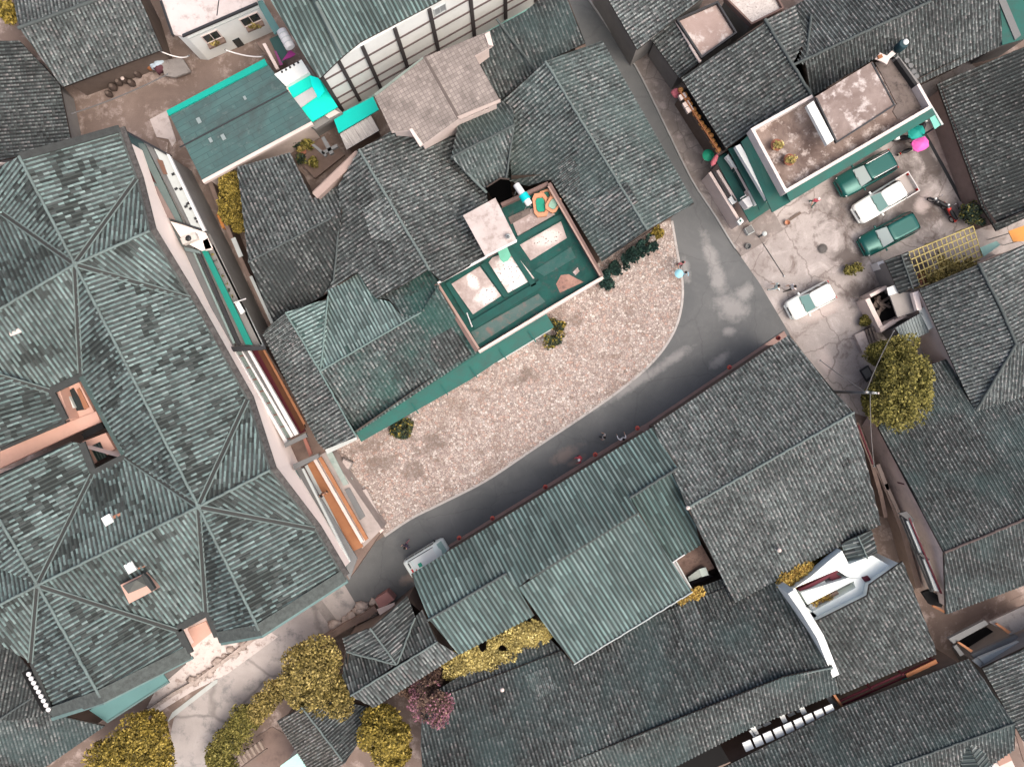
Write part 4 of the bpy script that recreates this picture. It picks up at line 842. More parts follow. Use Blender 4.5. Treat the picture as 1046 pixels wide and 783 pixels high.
# ---------------------------------------------------------------- central roof terrace
t=thing('terrace_house','flat roofed house with a green bordered roof terrace, ponds of concrete and brown parapets','building',P(530,275)); ZT=5.0
ter=[(447,291),(487,357),(614,282),(560,187),(512,209),(470,250)]
M_TFL=concrete('terrace_floor',(.010,.048,.042),(.016,.088,.074),(.045,.066,.062),.9,fleck=.5); M_MOSSF=concrete('mossy_floor',(.06,.115,.105),(.10,.14,.13),(.17,.125,.11),.6)
body(t,'floor',ter,ZT,ZT-.3,M_CREAM,M_TFL); body(t,'wall',[(450,292),(488,353),(610,281),(559,191),(513,212),(472,252)],ZT-.3,0,M_CREAM)
M_BRK=paint('brown_parapet',(.17,.115,.10),.9,.6,2.0,(.07,.045,.04)); M_TANC=paint('tan_coping',(.34,.24,.20),.85,.5,2.5,(.16,.11,.09))
coping(t,'parapet',[(445,290),(487,358)],ZT+.9,1.5,.28,M_BRK); coping(t,'coping',[(447.5,290),(489,356)],ZT+.97,.08,.16,M_TANC); coping(t,'parapet',[(489,359),(616,283)],ZT+.55,1.2,.2,M_CREAM); coping(t,'parapet',[(615,282),(561,187)],ZT+.8,1.5,.26,M_BRK); coping(t,'coping',[(613,281),(560,190)],ZT+.88,.08,.12,M_TANC); coping(t,'parapet',[(560,187),(512,209)],ZT+.6,1.2,.24,M_BRK); coping(t,'parapet',[(447,289),(497,262)],ZT+1.0,.25,.14,M_PIPE)
M_POND=concrete('pond_concrete',(.26,.20,.18),(.38,.31,.285),(.52,.46,.43),.55,fleck=.35)
def dried(name,spots,seed,c2):
    g=N(name); v=g.pos(); n=g.noise(v,1.4,5,.7); k=g.noise(v,6.5,3,.6)
    col=g.mix(g.ramp(n,[(.4,0),(.6,1)]),(.30,.24,.22),(.42,.36,.33)); m=blobs_mask(g,spots,v,g.math('MULTIPLY',g.math('SUBTRACT',n,.5),2.0),(.5,1.0),5.0); col=g.mix(m,col,c2)
    dd=g.math('MULTIPLY',m,g.ramp(k,[(.60,0),(.64,1)])); col=g.mix(dd,col,(.045,.04,.035)); return g.done(col,.9)
slab(t,'roof_pond',[(461,290),(490,272),(512,302),(483,321)],ZT+.06,.12,dried('pond_a',[(498,301,15,9,-32),(483,288,6,10,-30)],1,(.70,.64,.60))); slab(t,'roof_pond',[(499,268),(503,263),(523,255),(546,284),(519,299)],ZT+.06,.12,dried('pond_b',[(525,280,22,22,0)],2,(.72,.66,.62)))
slab(t,'roof_pond',[(531,250),(573,226),(579,243),(542,266)],ZT+.06,.12,dried('pond_c',[(560,243,18,9,-25)],3,(.60,.51,.47))); slab(t,'roof_pond',[(523,226),(543,213),(560,210),(567,219),(529,241)],ZT+.06,.12,M_POND); slab(t,'roof_pond',[(519,222),(541,212),(542,218),(522,229)],ZT+.10,.12,M_SLABD)
slab(t,'lower_bed',[(481,339),(550,300),(557,308),(488,352)],ZT+.05,.1,M_MOSSF); slab(t,'lower_bed',[(546,276),(583,252),(588,263),(556,282)],ZT+.05,.1,concrete('teal_bed',(.02,.085,.075),(.04,.10,.09),(.07,.10,.095),.9)); slab(t,'rust_stain',[(568,290),(573,281),(581,280),(588,284),(596,288),(572,299)],ZT+.03,.05,concrete('rusty_floor',(.27,.15,.12),(.36,.22,.17),(.16,.10,.085),1.5)); slab(t,'rust_stain',[(585,278),(590,273),(592,277),(588,281)],ZT+.03,.05,M_POND)
for p in ([(455,289),(459,287),(481,322),(477,325)],[(491,270),(495,268),(520,302),(515,304)],[(512,245),(516,243),(548,290),(543,293)],[(524,244),(573,218),(575,223),(527,249)],[(481,328),(551,286),(554,293),(485,336)]): slab(t,'roof_curb',p,ZT+.18,.25,paint('curb_teal',(.012,.075,.063),.8,.7,1.6,(.02,.036,.033)) if not bpy.data.materials.get('curb_teal') else bpy.data.materials['curb_teal'])
b=thing('water_pipe','thin white pipe lying on the green terrace floor beside the left parapet','pipe',P(480,327,ZT)); mb=MB(); a_,b_=P(477,320,ZT+.25),P(482,333,ZT+.25); mb.tube([a_,b_],.04,6); mb.build('pipe',M_PIPE,b); mb=MB(); mb.ell(a_,(.07,.07,.07)); mb.ell(b_,(.07,.07,.07)); mb.build('elbow',M_PALES,b)
o=MB(); 
# stair tower
t=thing('stair_tower','stair tower with a pale pink flat slab above the central terrace','tower',P(500,232,5)); slab(t,'roof',[(473,220),(506,202),(528,246),(496,262)],8.0,.22,M_CONCP,mside=M_PALES); body(t,'wall',[(478,222),(504,208),(522,243),(497,257)],7.78,0,paint('tower_wall',(.22,.16,.14),.9,.5)); slab(t,'roof_edge',[(496,261),(528,244.5),(528,247),(496,263)],8.04,.12,M_WHITE)
slab(t,'green_mat',[(508,255),(517,250),(522,261),(519,266),(514,268),(511,265)],6.0,.06,paint('mat_green',(.14,.42,.30),.7,.3,2))
b=thing('jar','small pale jar standing on the pink slab of the stair tower','jar',P(519,242,8.0)); mb=MB(); mb.lathe(P(519,242,8.0),[(.10,0),(.17,.12),(.18,.28),(.09,.38)],12); mb.build('body',M_PALES,b); mb=MB(); mb.lathe(P(519,242,8.38),[(.10,0),(.11,.05),(.04,.08)],12); mb.build('lid',M_GREYS,b)
# smoke hole, heater, trays
h=thing('smoke_hole','black open shaft in the tiles above the stair tower','shaft',P(511,192,5)); slab(h,'opening',[(496,192),(511,183),(520,184),(523,197),(524,201),(510,207),(503,203)],5.55,.08,plain('shaft_dark',(.0018,.0018,.0018),1.0,spec=0)); coping(h,'rim',[(497,191),(511,182),(520,183)],5.6,.3,.1,M_TIMBER)  # black sheet paints the darkness inside the open shaft
h=thing('solar_heater','white solar water tube with a turquoise band on the upper edge of the terrace','water heater',P(534,197,6)); a,b=P(527,188,7.0),P(541,209,7.0); mb=MB(); mb.tube([a,a.lerp(b,.03),a.lerp(b,.97),b],[.2,.24,.24,.2],14); tk=mb.build('tank',M_PIPE,h); mb=MB(); mb.tube([a.lerp(b,.5),a.lerp(b,.78)],.33,14); mb.build('band',plain('turq_band',(.0,.45,.46),.4),tk); mb=MB()
for q in (.15,.9):
    c=a.lerp(b,q)
    for s in (-.25,.25): mb.tube([c,c+Vector((s,s*.6,-1.7))],.03,6)
mb.build('stand',M_METAL,h)
def tray(c,z,wh,ang,label,inner,seed):
    t=thing('drying_tray',label,'tray',P(c[0],c[1],z),0,'orange trays on the terrace'); s=(CAMH-z)/FPX; q=P(c[0],c[1],z); a=-math.radians(ang); mb=MB()
    w2,h2=wh[0]*s/2,wh[1]*s/2; pts=[]
    for sx,sy in ((-1,-1),(1,-1),(1,1),(-1,1)):
        for ka,kb in ((1,.62),(.62,1)) if sx*sy>0 else ((.62,1),(1,.62)): pts.append((sx*ka*w2,sy*kb*h2))
    rot=lambda x,y:Vector((q.x+x*math.cos(a)-y*math.sin(a),q.y+x*math.sin(a)+y*math.cos(a),0))
    out=[rot(*p) for p in pts]; n=len(out)
    R=[[Vector((p.x,p.y,q.z)) for p in out],[Vector((p.x,p.y,q.z+.28)) for p in out],[Vector((q.x+(p.x-q.x)*.66,q.y+(p.y-q.y)*.66,q.z+.28)) for p in out],[Vector((q.x+(p.x-q.x)*.6,q.y+(p.y-q.y)*.6,q.z+.1)) for p in out]]
    mb.loft(R,smooth=False,cap=False); mb.add(R[3],[list(range(n))]); mb.build('rim',paint('tray_orange',(.52,.25,.14),.7,.3,3),t)
    m2=MB(); m2.add([Vector((q.x+(p.x-q.x)*.58,q.y+(p.y-q.y)*.58,q.z+.22)) for p in out],[list(range(n))]); m2.build('filling',inner,t)
tray((552,210),5.1,(15,24),-8,'orange octagonal tray of green filling, largest and leftmost of the three on the terrace',paint('tray_green',(.01,.26,.16),.6,.2,3),1)
tray((565,209),5.3,(13,17),32,'orange tray with pale grey green filling, right hand one of the three on the terrace',paint('tray_pale',(.24,.40,.31),.7,.4,3),2)
tray((557,200),5.0,(13,10),-20,'small orange tray of dark green filling behind the two larger ones on the terrace',paint('tray_dark',(.015,.13,.09),.6,.3,3),3)
# little courtyard with plants and chimney posts
t=thing('yard_frame','worn grey concrete beams over the small dark yard in the central range','frame',P(335,150))
for p in ([(328,141),(331,139),(341,156),(337,158)],[(318,148),(321,147),(334,158),(332,160)],[(328,155),(344,147),(345,150),(330,158)]): slab(t,'beam',p,3.2,.3,M_GREYS)
slab(t,'deck',[(300,160),(330,140),(352,158),(322,182)],.5,.2,M_BROWNW)
# ---------------------------------------------------------------- houses along the right of the road
house('house','grey tiled house at the top edge, its pointed corner above the road lane',[
 ([(735,-15,6),(700,-75,6),(651,51,4.2)],[(651,51),(604,-30),(690,-75),(735,-15)],{})],[(651,51,4.2),(604,-30,4.4),(690,-75,6),(735,-15,6)],[M_T3],M_GREYW)
house('house','narrow dark lean-to roof with a white verge strip beside the roof terraces at the top',[
 ([(688,18,4.4),(715,64,4.4),(662,36,3.4)],[(662,36),(688,18),(715,64),(694,80)],{})],[(662,36,3.4),(688,18,4.4),(715,64,4.4),(694,80,3.6)],[M_T2],M_GREYW,[[(688,17,4.45),(715,64,4.45)]],M_CREAM)
def terrace(label,px,z,mat,edge,par):
    t=thing('roof_terrace',label,'terrace',P(*px[0]),0); body(t,'floor',px,z,0,M_GREYW,mat); coping(t,'parapet',px,z+.3,.5,.13,edge,closed=True); return t
terrace('square concrete roof terrace with a big white stain among grey roofs at the top',[(692,20),(733,2),(752,33),(717,58)],4.6,concrete('stained_terrace',(.26,.19,.165),(.36,.28,.25),(.60,.56,.53),.33,fleck=.2),M_STEEL,None)
terrace('white pebbled roof terrace at the top edge next to the brown stained one',[(742,-2),(785,-20),(800,8),(768,24)],4.6,concrete('pebble_terrace',(.48,.44,.41),(.64,.6,.56),(.22,.18,.16),2.6,fleck=.5),M_BRK,None)
house('house','large grey tiled roof behind the lantern balcony and white parapet terrace',[
 ([(782,21,7.0),(829,99,7.0),(697,80,5.0)],[(782,21),(830,99),(771,131),(742,152),(696,80)],{'m':0}),
 ([(782,21,7.0),(829,99,7.0),(860,60,5.8)],[(782,21),(812,6),(822,40),(809,67),(829,99)],{'m':1})],
 [(696,80,5.0),(742,152,5.0),(830,99,6.6),(809,67,6.6),(812,6,6),(782,21,7)],[M_T1,M_T1],M_WOODW,[[(781,20,7.05),(830,100,7.05)]],M_RIDGED,rr=.11)
house('house','dark cold grey roof with a slanting ridge at the top right above the terrace building',[
 ([(809,67,6.8),(952,1,6.8),(830,99,5.4)],[(809,67),(952,1),(1018,-28),(1024,46),(938,86),(916,58),(893,60),(830,98)],{'m':0}),
 ([(809,67,6.8),(952,1,6.8),(800,10,5.2)],[(809,67),(952,1),(1010,-26),(960,-80),(812,6)],{'m':1})],
 [(809,67,6.4),(830,97,5.4),(938,86,4.9),(1023,45,4.6),(1018,-28,6),(960,-80,5),(812,6,5.3)],[M_T2,M_T2],M_WOODW,[[(810,67,6.85),(950,2,6.85)],[(823,63,6.7),(828,16,5.9)],[(829,98,5.6),(810,67,6.6)]],M_RIDGED,rr=.10)
house('house','near black tiled roof at the right edge sloping left towards the umbrella scooters',[
 ([(957,86,2.3),(1004,212,2.3),(1100,40,5.0)],[(957,86),(1060,42),(1120,50),(1120,190),(1018,236),(1003,212)],{})],[(957,86,2.7),(1060,42,4.4),(1120,60,5.6),(1120,190,5.6),(1018,234,3.0),(1003,212,2.7)],[M_T7],paint('yard_wall_brown',(.24,.18,.155),.9,.6))
t=thing('green_shed','bright teal sheet roof with a grey strip at the top right corner','shed',P(1035,20)); slab(t,'roof_sheet',[(1019,-12),(1056,-30),(1060,36),(1024,46)],4.4,.12,M_TEAL); slab(t,'grey_strip',[(1020,0),(1026,-4),(1043,36),(1037,41)],4.5,.08,M_GREYS); body(t,'wall',[(1022,-8),(1054,-24),(1056,34),(1026,42)],4.1,0,M_GREYW)
# ---------------------------------------------------------------- terrace building with tiered green facade
t=thing('terrace_building','three tiered green and white building with a white parapet roof terrace beside the parked cars','building',P(855,135)); Z=8.0
body(t,'wall',[(771,134),(830,100),(915,59),(949,108),(803,192)],7.2,0,M_CREAM,M_CONC)
coping(t,'parapet',[(830,98),(769,132),(803,195),(951,109),(938,86)],Z,1.0,.2,paint('parapet_white',(.66,.60,.56),.85,.5,1.2,(.34,.28,.25))); coping(t,'parapet',[(938,86),(916,58)],Z-.3,.8,.26,M_GREYW)
M_TOPC=concrete('slab_top',(.15,.11,.096),(.29,.235,.21),(.55,.50,.47),.5,fleck=.25)
slab(t,'upper_slab',[(833,99),(891,63),(915,107),(854,146)],8.7,.2,M_TOPC,mside=M_STEEL); body(t,'upper_wall',[(837,101),(890,69),(910,106),(855,140)],8.5,7.2,M_SLABD); coping(t,'slab_lip',[(834,100),(855,145),(914,107),(891,64)],8.76,.2,.1,M_STEEL)
slab(t,'side_roof',[(894,64),(914,60),(936,86),(948,106),(917,122),(912,114),(916,106)],7.26,.05,M_SLABD); slab(t,'water_tank',[(824,108),(831,103),(852,143),(845,148)],8.9,.35,M_WHITE)
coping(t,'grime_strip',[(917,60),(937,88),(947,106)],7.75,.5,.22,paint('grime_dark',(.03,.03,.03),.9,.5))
slab(t,'awning',[(803,196),(952,110),(956,117),(807,206)],6.9,.12,M_TEAL,zs=[6.9,6.9,6.6,6.6])
slab(t,'awning',[(757,145),(769,134),(804,197),(808,206),(789,217)],6.3,.12,M_TEAL,zs=[6.0,6.4,6.4,6.1,6.0]); slab(t,'awning_trim',[(775,148),(776.5,147.3),(801,195),(799.5,196)],6.5,.08,M_TEALB)
slab(t,'balcony_rail',[(751,149.5),(756,147),(788,200.5),(783,204)],5.9,.45,M_WHITE); slab(t,'balcony_rail',[(779,186),(782,184),(790,199),(786,202)],5.95,.45,M_WHITE); slab(t,'balcony_floor',[(755,148),(760,148),(791,198),(786,201)],5.1,.15,paint('floor_pinkish',(.34,.24,.22),.85,.4))
for k in range(9):
    u=k/9; q=P(760+u*19,151+u*33,5.3); mb=MB(); mb.box((q.x,q.y,5.5),(.2,.35,.5),.5); mb.build('baluster',M_POT,t)
slab(t,'awning',[(744,152),(753,149),(784,205),(776,214)],4.3,.12,M_TEAL); slab(t,'balcony_rail',[(741,160),(744,157.5),(753,172),(748,169)],3.6,.4,M_WHITE); slab(t,'balcony_rail',[(747,166),(748.5,165),(768,200),(766,201)],3.55,.6,M_CREAM); slab(t,'balcony_rail',[(764,195),(767,193),(775,208),(771,210)],3.6,.4,M_WHITE); slab(t,'white_box',[(758,204),(765,200),(769,210),(764,212)],3.9,.9,M_PIPE); mb=MB(); mb.tube([P(756,203,3.7),P(762,199,3.9)],.04,6); mb.build('pipe',M_PIPE,t)
for k in range(8):
    u=k/8; q=P(749+u*14,170+u*26,3.2); mb=MB(); mb.box((q.x,q.y,3.2),(.25,.3,.6),.5); mb.build('window',M_GLASS,t)
slab(t,'awning',[(731,163),(741,156),(790,203),(800,199),(805,201),(766,227)],2.6,.12,M_TEAL); body(t,'wall',[(735,165),(742,160),(788,204),(800,201),(767,223)],2.4,0,M_CREAM)
w_=thing('facade_screen','pale pink screen wall at the foot of the green tiered facade','screen',P(742,202)); coping(w_,'wall',[(725,176),(757,228)],2.2,2.2,.22,M_CREAM); coping(w_,'rail',[(729,175),(751,212)],2.4,.15,.1,M_STEEL); coping(w_,'rail',[(733,174),(752,205)],2.5,.3,.2,M_CREAM); slab(w_,'box',[(744,203),(748,199),(753,206),(748,209)],2.5,.4,M_WHITE); slab(w_,'cap',[(753,226),(757,222),(760,226),(756,230)],2.5,.3,M_WHITE)
slab(w_,'emblem_panel',rectpx((756.5,225.5),(2,2),-30),2.54,.03,M_TEAL)
t=thing('tin_roof','little green and white tin canopy at the right end of the terrace building','canopy',P(957,120)); slab(t,'roof_sheet',[(946,112),(951,108),(963,126),(955,132)],3.6,.08,paint('mint_sheet',(.18,.52,.42),.6,.3)); slab(t,'trim',[(951,108),(953,109),(964,127),(962,128)],3.7,.08,M_PALES); slab(t,'green_panel',[(948,113),(952,112),(954,118),(951,119)],3.7,.05,M_TEALB); 
for x,y in ((948,114),(955,131),(962,126)): q=P(x,y,3.5); mb=MB(); mb.tube([q,(q.x,q.y,0)],.05,6); mb.build('post',M_STEEL,t)
# lantern balcony on the lane side of the grey house
t=thing('lantern_balcony','dark timber balcony hung with a long row of orange lanterns above the lane','balcony',P(716,123)); coping(t,'floor',[(697,90),(739,156)],3.2,.15,.9,M_WOODW); coping(t,'rail',[(694,92),(735,156)],4.1,.12,.1,M_WOODO); coping(t,'rail',[(701,91),(741,152)],3.9,.5,.15,M_DARK)
for k in range(14):
    u=k/13; q=P(696+u*38+random.uniform(-1,1),93+u*60+random.uniform(-1,1),3.6); mb=MB(); mb.lathe(q,[(.08,-.2),(.2,-.08),(.22,.06),(.15,.18),(.06,.22)],10); mb.build('lantern',paint('lantern_orange',(.52,.20+.1*random.random(),.08),.6,.4,4) if k<3 else bpy.data.materials.get('lantern_orange'),t)
for (x,y) in ((697,99),(701,107),(704,112)): q=P(x,y,3.9); mb=MB(); mb.box(q,(.5,.38,.3),.5); mb.build('cushion',M_CREAM,t)
t=thing('pink_umbrella','folded pink umbrella leaning at the lower end of the lantern balcony','umbrella',P(731,162,2)); a,b=P(734,156,3.2),P(727,169,2.6); mb=MB(); mb.tube([a,a.lerp(b,.3),a.lerp(b,.8),b],[.04,.16,.22,.1],8); mb.build('cloth',paint('pink_cloth',(.62,.17,.20),.7,.3,3),t); mb=MB(); mb.tube([a+(a-b)*.25,b+(b-a)*.1],.025,6); mb.build('pole',M_METAL,t)
t=thing('parasol','small round green parasol at the foot of the lantern balcony','parasol',P(724,158,0)); mb=MB(); q=P(724,158,2.3); mb.lathe(q,[(.46,-.12),(.3,.02),(.03,.12)],12); mb.build('canopy',paint('green_cloth',(.02,.30,.17),.7,.2,3),t); mb=MB(); mb.tube([(q.x,q.y,0),(q.x,q.y,2.3)],.025,6); mb.build('pole',M_METAL,t)
t=thing('clothes_bundle','red and pink bundle of washing hung at the top end of the lantern balcony','laundry',P(691,95,2.8)); mb=MB(); q=P(691,95,3.2); mb.ell(q,(.38,.3,.3),10,7,rough=.5,seed=2); mb.build('cloth',paint('red_cloth',(.42,.12,.14),.8,.4,4),t); mb=MB(); mb.ell(q+Vector((.25,.15,.05)),(.22,.2,.24),8,6,rough=.5,seed=5); mb.build('sheet',paint('pink_cloth2',(.6,.36,.36),.8,.3,4),t)
# ---------------------------------------------------------------- right hand houses
t=house('house','pink walled house with a hipped grey roof beside the bamboo trellis',[
 ([(999,270,6.0),(1037,352,6.0),(940,294,3.9)],[(939,295),(999,270),(1037,352),(997,420),(985,397)],{'m':0}),
 ([(999,270,6.0),(1037,352,6.0),(1100,300,4.3)],[(999,270),(1060,244),(1120,330),(1037,352)],{'m':1}),
 ([(1037,352,6.0),(1120,330,6.0),(997,420,3.9)],[(1037,352),(1120,330),(1120,372),(1046,405),(997,420)],{'m':1})],
 [(939,295,3.9),(985,397,3.9),(997,420,3.9),(1120,372,4),(1120,330,6),(1060,244,4.6),(999,270,6.0)],[M_T3,M_T3],M_CREAM,[[(999,269,6.05),(1021,313,6.05),(1038,352,6.05)],[(1037,352,6.0),(997,419,4.1)]],M_RIDGED,d=.3,rr=.11)
t=house('house','house with a broad cold grey roof below the biggest yellow tree',[
 ([(964,564,6.2),(1060,524,6.2),(897,437,3.5)],[(897,437),(930,380),(985,360),(1120,360),(1120,498),(964,564)],{'m':0}),
 ([(964,564,6.2),(1060,524,6.2),(966,625,4.6)],[(964,564),(1120,498),(1120,570),(966,627)],{'m':1})],
 [(897,437,3.5),(930,380,3.2),(1120,360,3.3),(1120,570,4.4),(966,627,4.7),(964,564,6.2)],[M_T5,M_T5],paint('lane_plaster',(.82,.67,.59),.85,.6,.6,(.20,.15,.125)),[[(964,564,6.22),(1060,524,6.22)]],paint('ridge_brown',(.09,.07,.065),.9,.5),d=.35,rr=.10)
f=Face((899,440,4.8),(965,566,4.2),-.30)
for tt in (.47,.58,.68): f.part(t,'window',M_MAROON,tt-.02,tt+.02,2.4,3.4,-.02,.1)
for (a,b) in ([(915,525),(956,604)],):
    slab(t,'balcony_slab',[(919,527),(924,525),(958,602),(951,604)],3.9,.15,M_GREYS); slab(t,'balcony_slab',[(926,532),(931,530),(945,565),(940,566)],4.4,.15,M_PALES); slab(t,'balcony_slab',[(943,571),(948,569),(961,604),(955,603)],4.4,.15,M_PALES)
    coping(t,'balcony_rail',[(929,529),(962,606)],4.65,.15,.10,M_MAROON); coping(t,'balcony_rail',[(921,527),(953,604)],4.1,.2,.10,M_STEEL); slab(t,'cross_beam',[(918,524),(926,522),(934,530),(932,534)],4.6,.2,M_STEEL); slab(t,'cross_beam',[(939,566),(942,565),(950,571),(948,573)],4.6,.2,M_STEEL)
f.part(t,'niche',M_WOODW,.80,.86,2.6,3.8,-.02,.08); slab(t,'wall_step',[(942,605),(950,602),(965,612),(962,620),(950,617)],3.4,.3,M_DARK)
slab(t,'red_strip',[(952,619),(954,617.5),(968,625),(967,627)],1.2,.15,M_ORANGE)
w_=thing('lane_wall','tan capped retaining wall with brown posts along the right hand lane','wall',P(918,530)); coping(w_,'wall',[(896,476),(908,504),(922,540),(931,572),(939,600)],1.6,1.6,.4,paint('tan_wall',(.27,.20,.165),.9,.5,1.5)); coping(w_,'coping',[(897,474),(907,500)],1.72,.14,.3,paint('tan_cap',(.42,.34,.29),.85,.5,2)); coping(w_,'coping',[(905,494),(921,530)],1.72,.14,.26,bpy.data.materials['tan_cap'])
w_=thing('lane_wall','thin maroon topped wall close along the eave of the central right roof','wall',P(890,470)); coping(w_,'wall',[(875,432),(890,470),(900,505),(905,528)],2.2,2.2,.3,M_BROWNW); coping(w_,'coping',[(877,434),(892,474)],2.3,.1,.1,M_MAROON)
# small yard buildings
t=house('shed','small dark ribbed shed roof between green car and bamboo trellis',[
 ([(920,261,3.3),(932,296,3.3),(904,266,2.6)],[(904,266),(920,260),(932,295),(919,300)],{}),
 ([(920,261,3.3),(932,296,3.3),(928,257,2.9)],[(920,260),(927,257),(939,291),(932,295)],{})],[(904,266,2.6),(919,300,2.6),(939,291,2.9),(927,257,2.9)],[M_T7],M_GREYW,[[(920,260,3.35),(932,295,3.35)]],M_RIDGED,pitch=.3,course=.5,h=.07,rr=.06,d=.2,cat='shed')
t=house('shed','little pale grey ribbed roof with a light side strip above the yellow tree',[
 ([(914,335,2.9),(942,320,2.9),(923,349,2.5)],[(914,335),(941,319),(949,339),(924,350)],{})],[(914,335,2.9),(941,319,2.9),(949,339,2.5),(924,350,2.5)],[paint('pale_ribbed',(.20,.235,.235),.8,.7,2,(.08,.09,.09))],M_GREYW,pitch=.22,course=1.0,h=.05,d=.2,cat='shed'); slab(t,'side_strip',[(938,316),(948,312),(957,332),(949,337)],2.9,.08,M_PALES)
t=thing('open_store','roofless store of pale walls filled with dark timber scraps beside the yard','store',P(905,315)); coping(t,'wall',[(886,305),(901,336),(914,328)],1.6,1.6,.35,M_CREAM); coping(t,'wall',[(889,302),(906,293)],1.6,1.6,.25,M_CREAM); slab(t,'floor',[(890,305),(906,296),(917,322),(902,332)],.2,.2,M_DARK)
for k in range(10):
    q=P(899+random.uniform(-5,6),313+random.uniform(-10,10),.6+.05*k); mb=MB(); mb.box(q,(.9,.18,.12),random.uniform(0,3)); mb.build('timber_scrap',M_WOODW,t)
if 1:
    slab(t,'roof_slab',[(908,299),(933,298),(936,318),(917,324)],2.2,.15,paint('slab_grey2',(.32,.30,.28),.9,.4)); slab(t,'roof_slab',[(906,294),(914,291),(918,299),(908,302)],2.5,.1,M_WHITE); slab(t,'side_wall',[(932,299),(938,297),(942,316),(937,317)],3.0,.4,M_PINK)
coping(t,'wall',[(899,336),(926,322)],1.7,1.7,.2,M_CREAM)
t=thing('white_box','small white square stone box with a dark hole by the yard shed','box',P(900,270)); mb=MB(); mb.prism([P(x,y,1.1) for x,y in [(896,268),(902,266),(905,272),(899,275)]],thick=1.1); mb.build('case',M_PIPE,t); mb=MB(); mb.lathe(P(901,270.5,1.1),[(.1,0),(.11,.02),(.05,.03)],10); mb.build('hole',M_DARK,t)
t=thing('tarpaulin','crumpled orange tarpaulin over a heap beside the yard shed','tarpaulin',P(907,290)); mb=MB(); mb.ell(P(907,290,.2),(.5,.42,.9),12,8,rough=.45,seed=4,ph=(0,math.pi/2)); mb.build('sheet',paint('orange_tarp',(.50,.21,.09),.6,.3,2),t)
t=thing('tarpaulin','flat orange awning sheet under the dark roof at the right edge','tarpaulin',P(1036,238)); slab(t,'sheet',[(1030,236),(1050,229),(1050,246),(1035,247)],2.8,.05,paint('orange_awn',(.60,.26,.06),.6,.25,2)); 
for x,y in ((1032,238),(1048,244)): q=P(x,y,2.7); mb=MB(); mb.tube([(q.x,q.y,0),q],.04,6); mb.build('post',M_METAL,t)
t=thing('slab_steps','pale yard steps leading up from white slab to the open store','steps',P(890,345)); slab(t,'landing',[(873,342),(884,337),(889,354),(881,360)],.45,.45,M_CONCP)
for k in range(3): slab(t,'step',[(884+k*3,337-k*1.6),(886.5+k*3,335.8-k*1.6),(891.5+k*3,350-k*1.8),(889+k*3,352-k*1.8)],.6+.18*k,.6+.18*k,M_SLABD)
t=thing('hatch','square dark framed hatch on the ground left of the yellow tree','hatch',P(885,380)); slab(t,'frame',[(879,378),(887,373),(894,384),(886,390)],.25,.3,M_STEEL); slab(t,'cover',[(880.5,379),(886.5,375),(891,383),(885,387)],.3,.06,M_GREYS)
# bamboo trellis
t=thing('bamboo_trellis','yellow bamboo trellis grid with climbing plants right of the green car','trellis',P(965,270)); mb=MB(); zt=2.2
A,B,C_,D=(928,258),(994,231),(1003,262),(940,293)
L=lambda a,b,u:(a[0]+(b[0]-a[0])*u,a[1]+(b[1]-a[1])*u)
for k in range(15):
    u=k/14; p,q=L(A,B,u),L(D,C_,u); mb.tube([P(*p,zt+random.uniform(-.05,.05)),P(*q,zt+random.uniform(-.05,.05))],.045,5)
for k in range(6):
    u=k/5; p,q=L(A,D,u),L(B,C_,u); mb.tube([P(*p,zt+.08),P(*q,zt+.08)],.05,5)
mb.build('lattice',M_BAMBOO,t)
for p in (A,B,C_,D,L(A,B,.5),L(D,C_,.5)): q=P(*p,zt); mb=MB(); mb.tube([(q.x,q.y,0),q],.05,6); mb.build('post',M_BAMBOO,t)
mb=MB(); mb.prism([P(x,y,2.5) for x,y in [(1001,253),(1018,246),(1022,250),(1005,262)]],thick=.05); mb.build('sheet',paint('mint2',(.25,.42,.37),.7,.4),t)
t=thing('debris','crumpled pale board debris at the top corner of the white parapet terrace','debris',P(908,57,7)); mb=MB(); mb.prism([P(x,y,7.9) for x,y in [(894,60),(899,54),(906,57),(911,52),(915,55),(909,60),(906,66),(901,63)]],thick=.1); mb.build('board',M_CREAM,t); mb=MB(); mb.box(P(899,58,8.0),(.3,.22,.1),.4); mb.build('brick',M_WOODO,t)
t=thing('drum','dark blue drum with a white lid on the roof edge behind the terrace building','drum',P(917,50,6.3)); q=P(917,50,6.3); mb=MB(); mb.lathe(q,[(.3,0),(.33,.1),(.33,.8),(.28,.86)],14); mb.build('body',plain('drum_blue',(.02,.05,.06),.5),t); mb=MB(); mb.lathe(q+Vector((.12,.1,.86)),[(.2,0),(.2,.05),(.05,.08)],12); mb.build('lid',M_WHITE,t)
t=thing('bucket_rack','rack of grey buckets and bottles along the terrace building right parapet','bucket',P(930,75,7)); 
for (x,y) in ((924,64),(928,69),(931,75),(934,80)): q=P(x,y,7.2); mb=MB(); mb.lathe(q,[(.12,0),(.16,.3),(.18,.33),(.14,.3)],10); mb.build('bucket',M_GREYS,t)
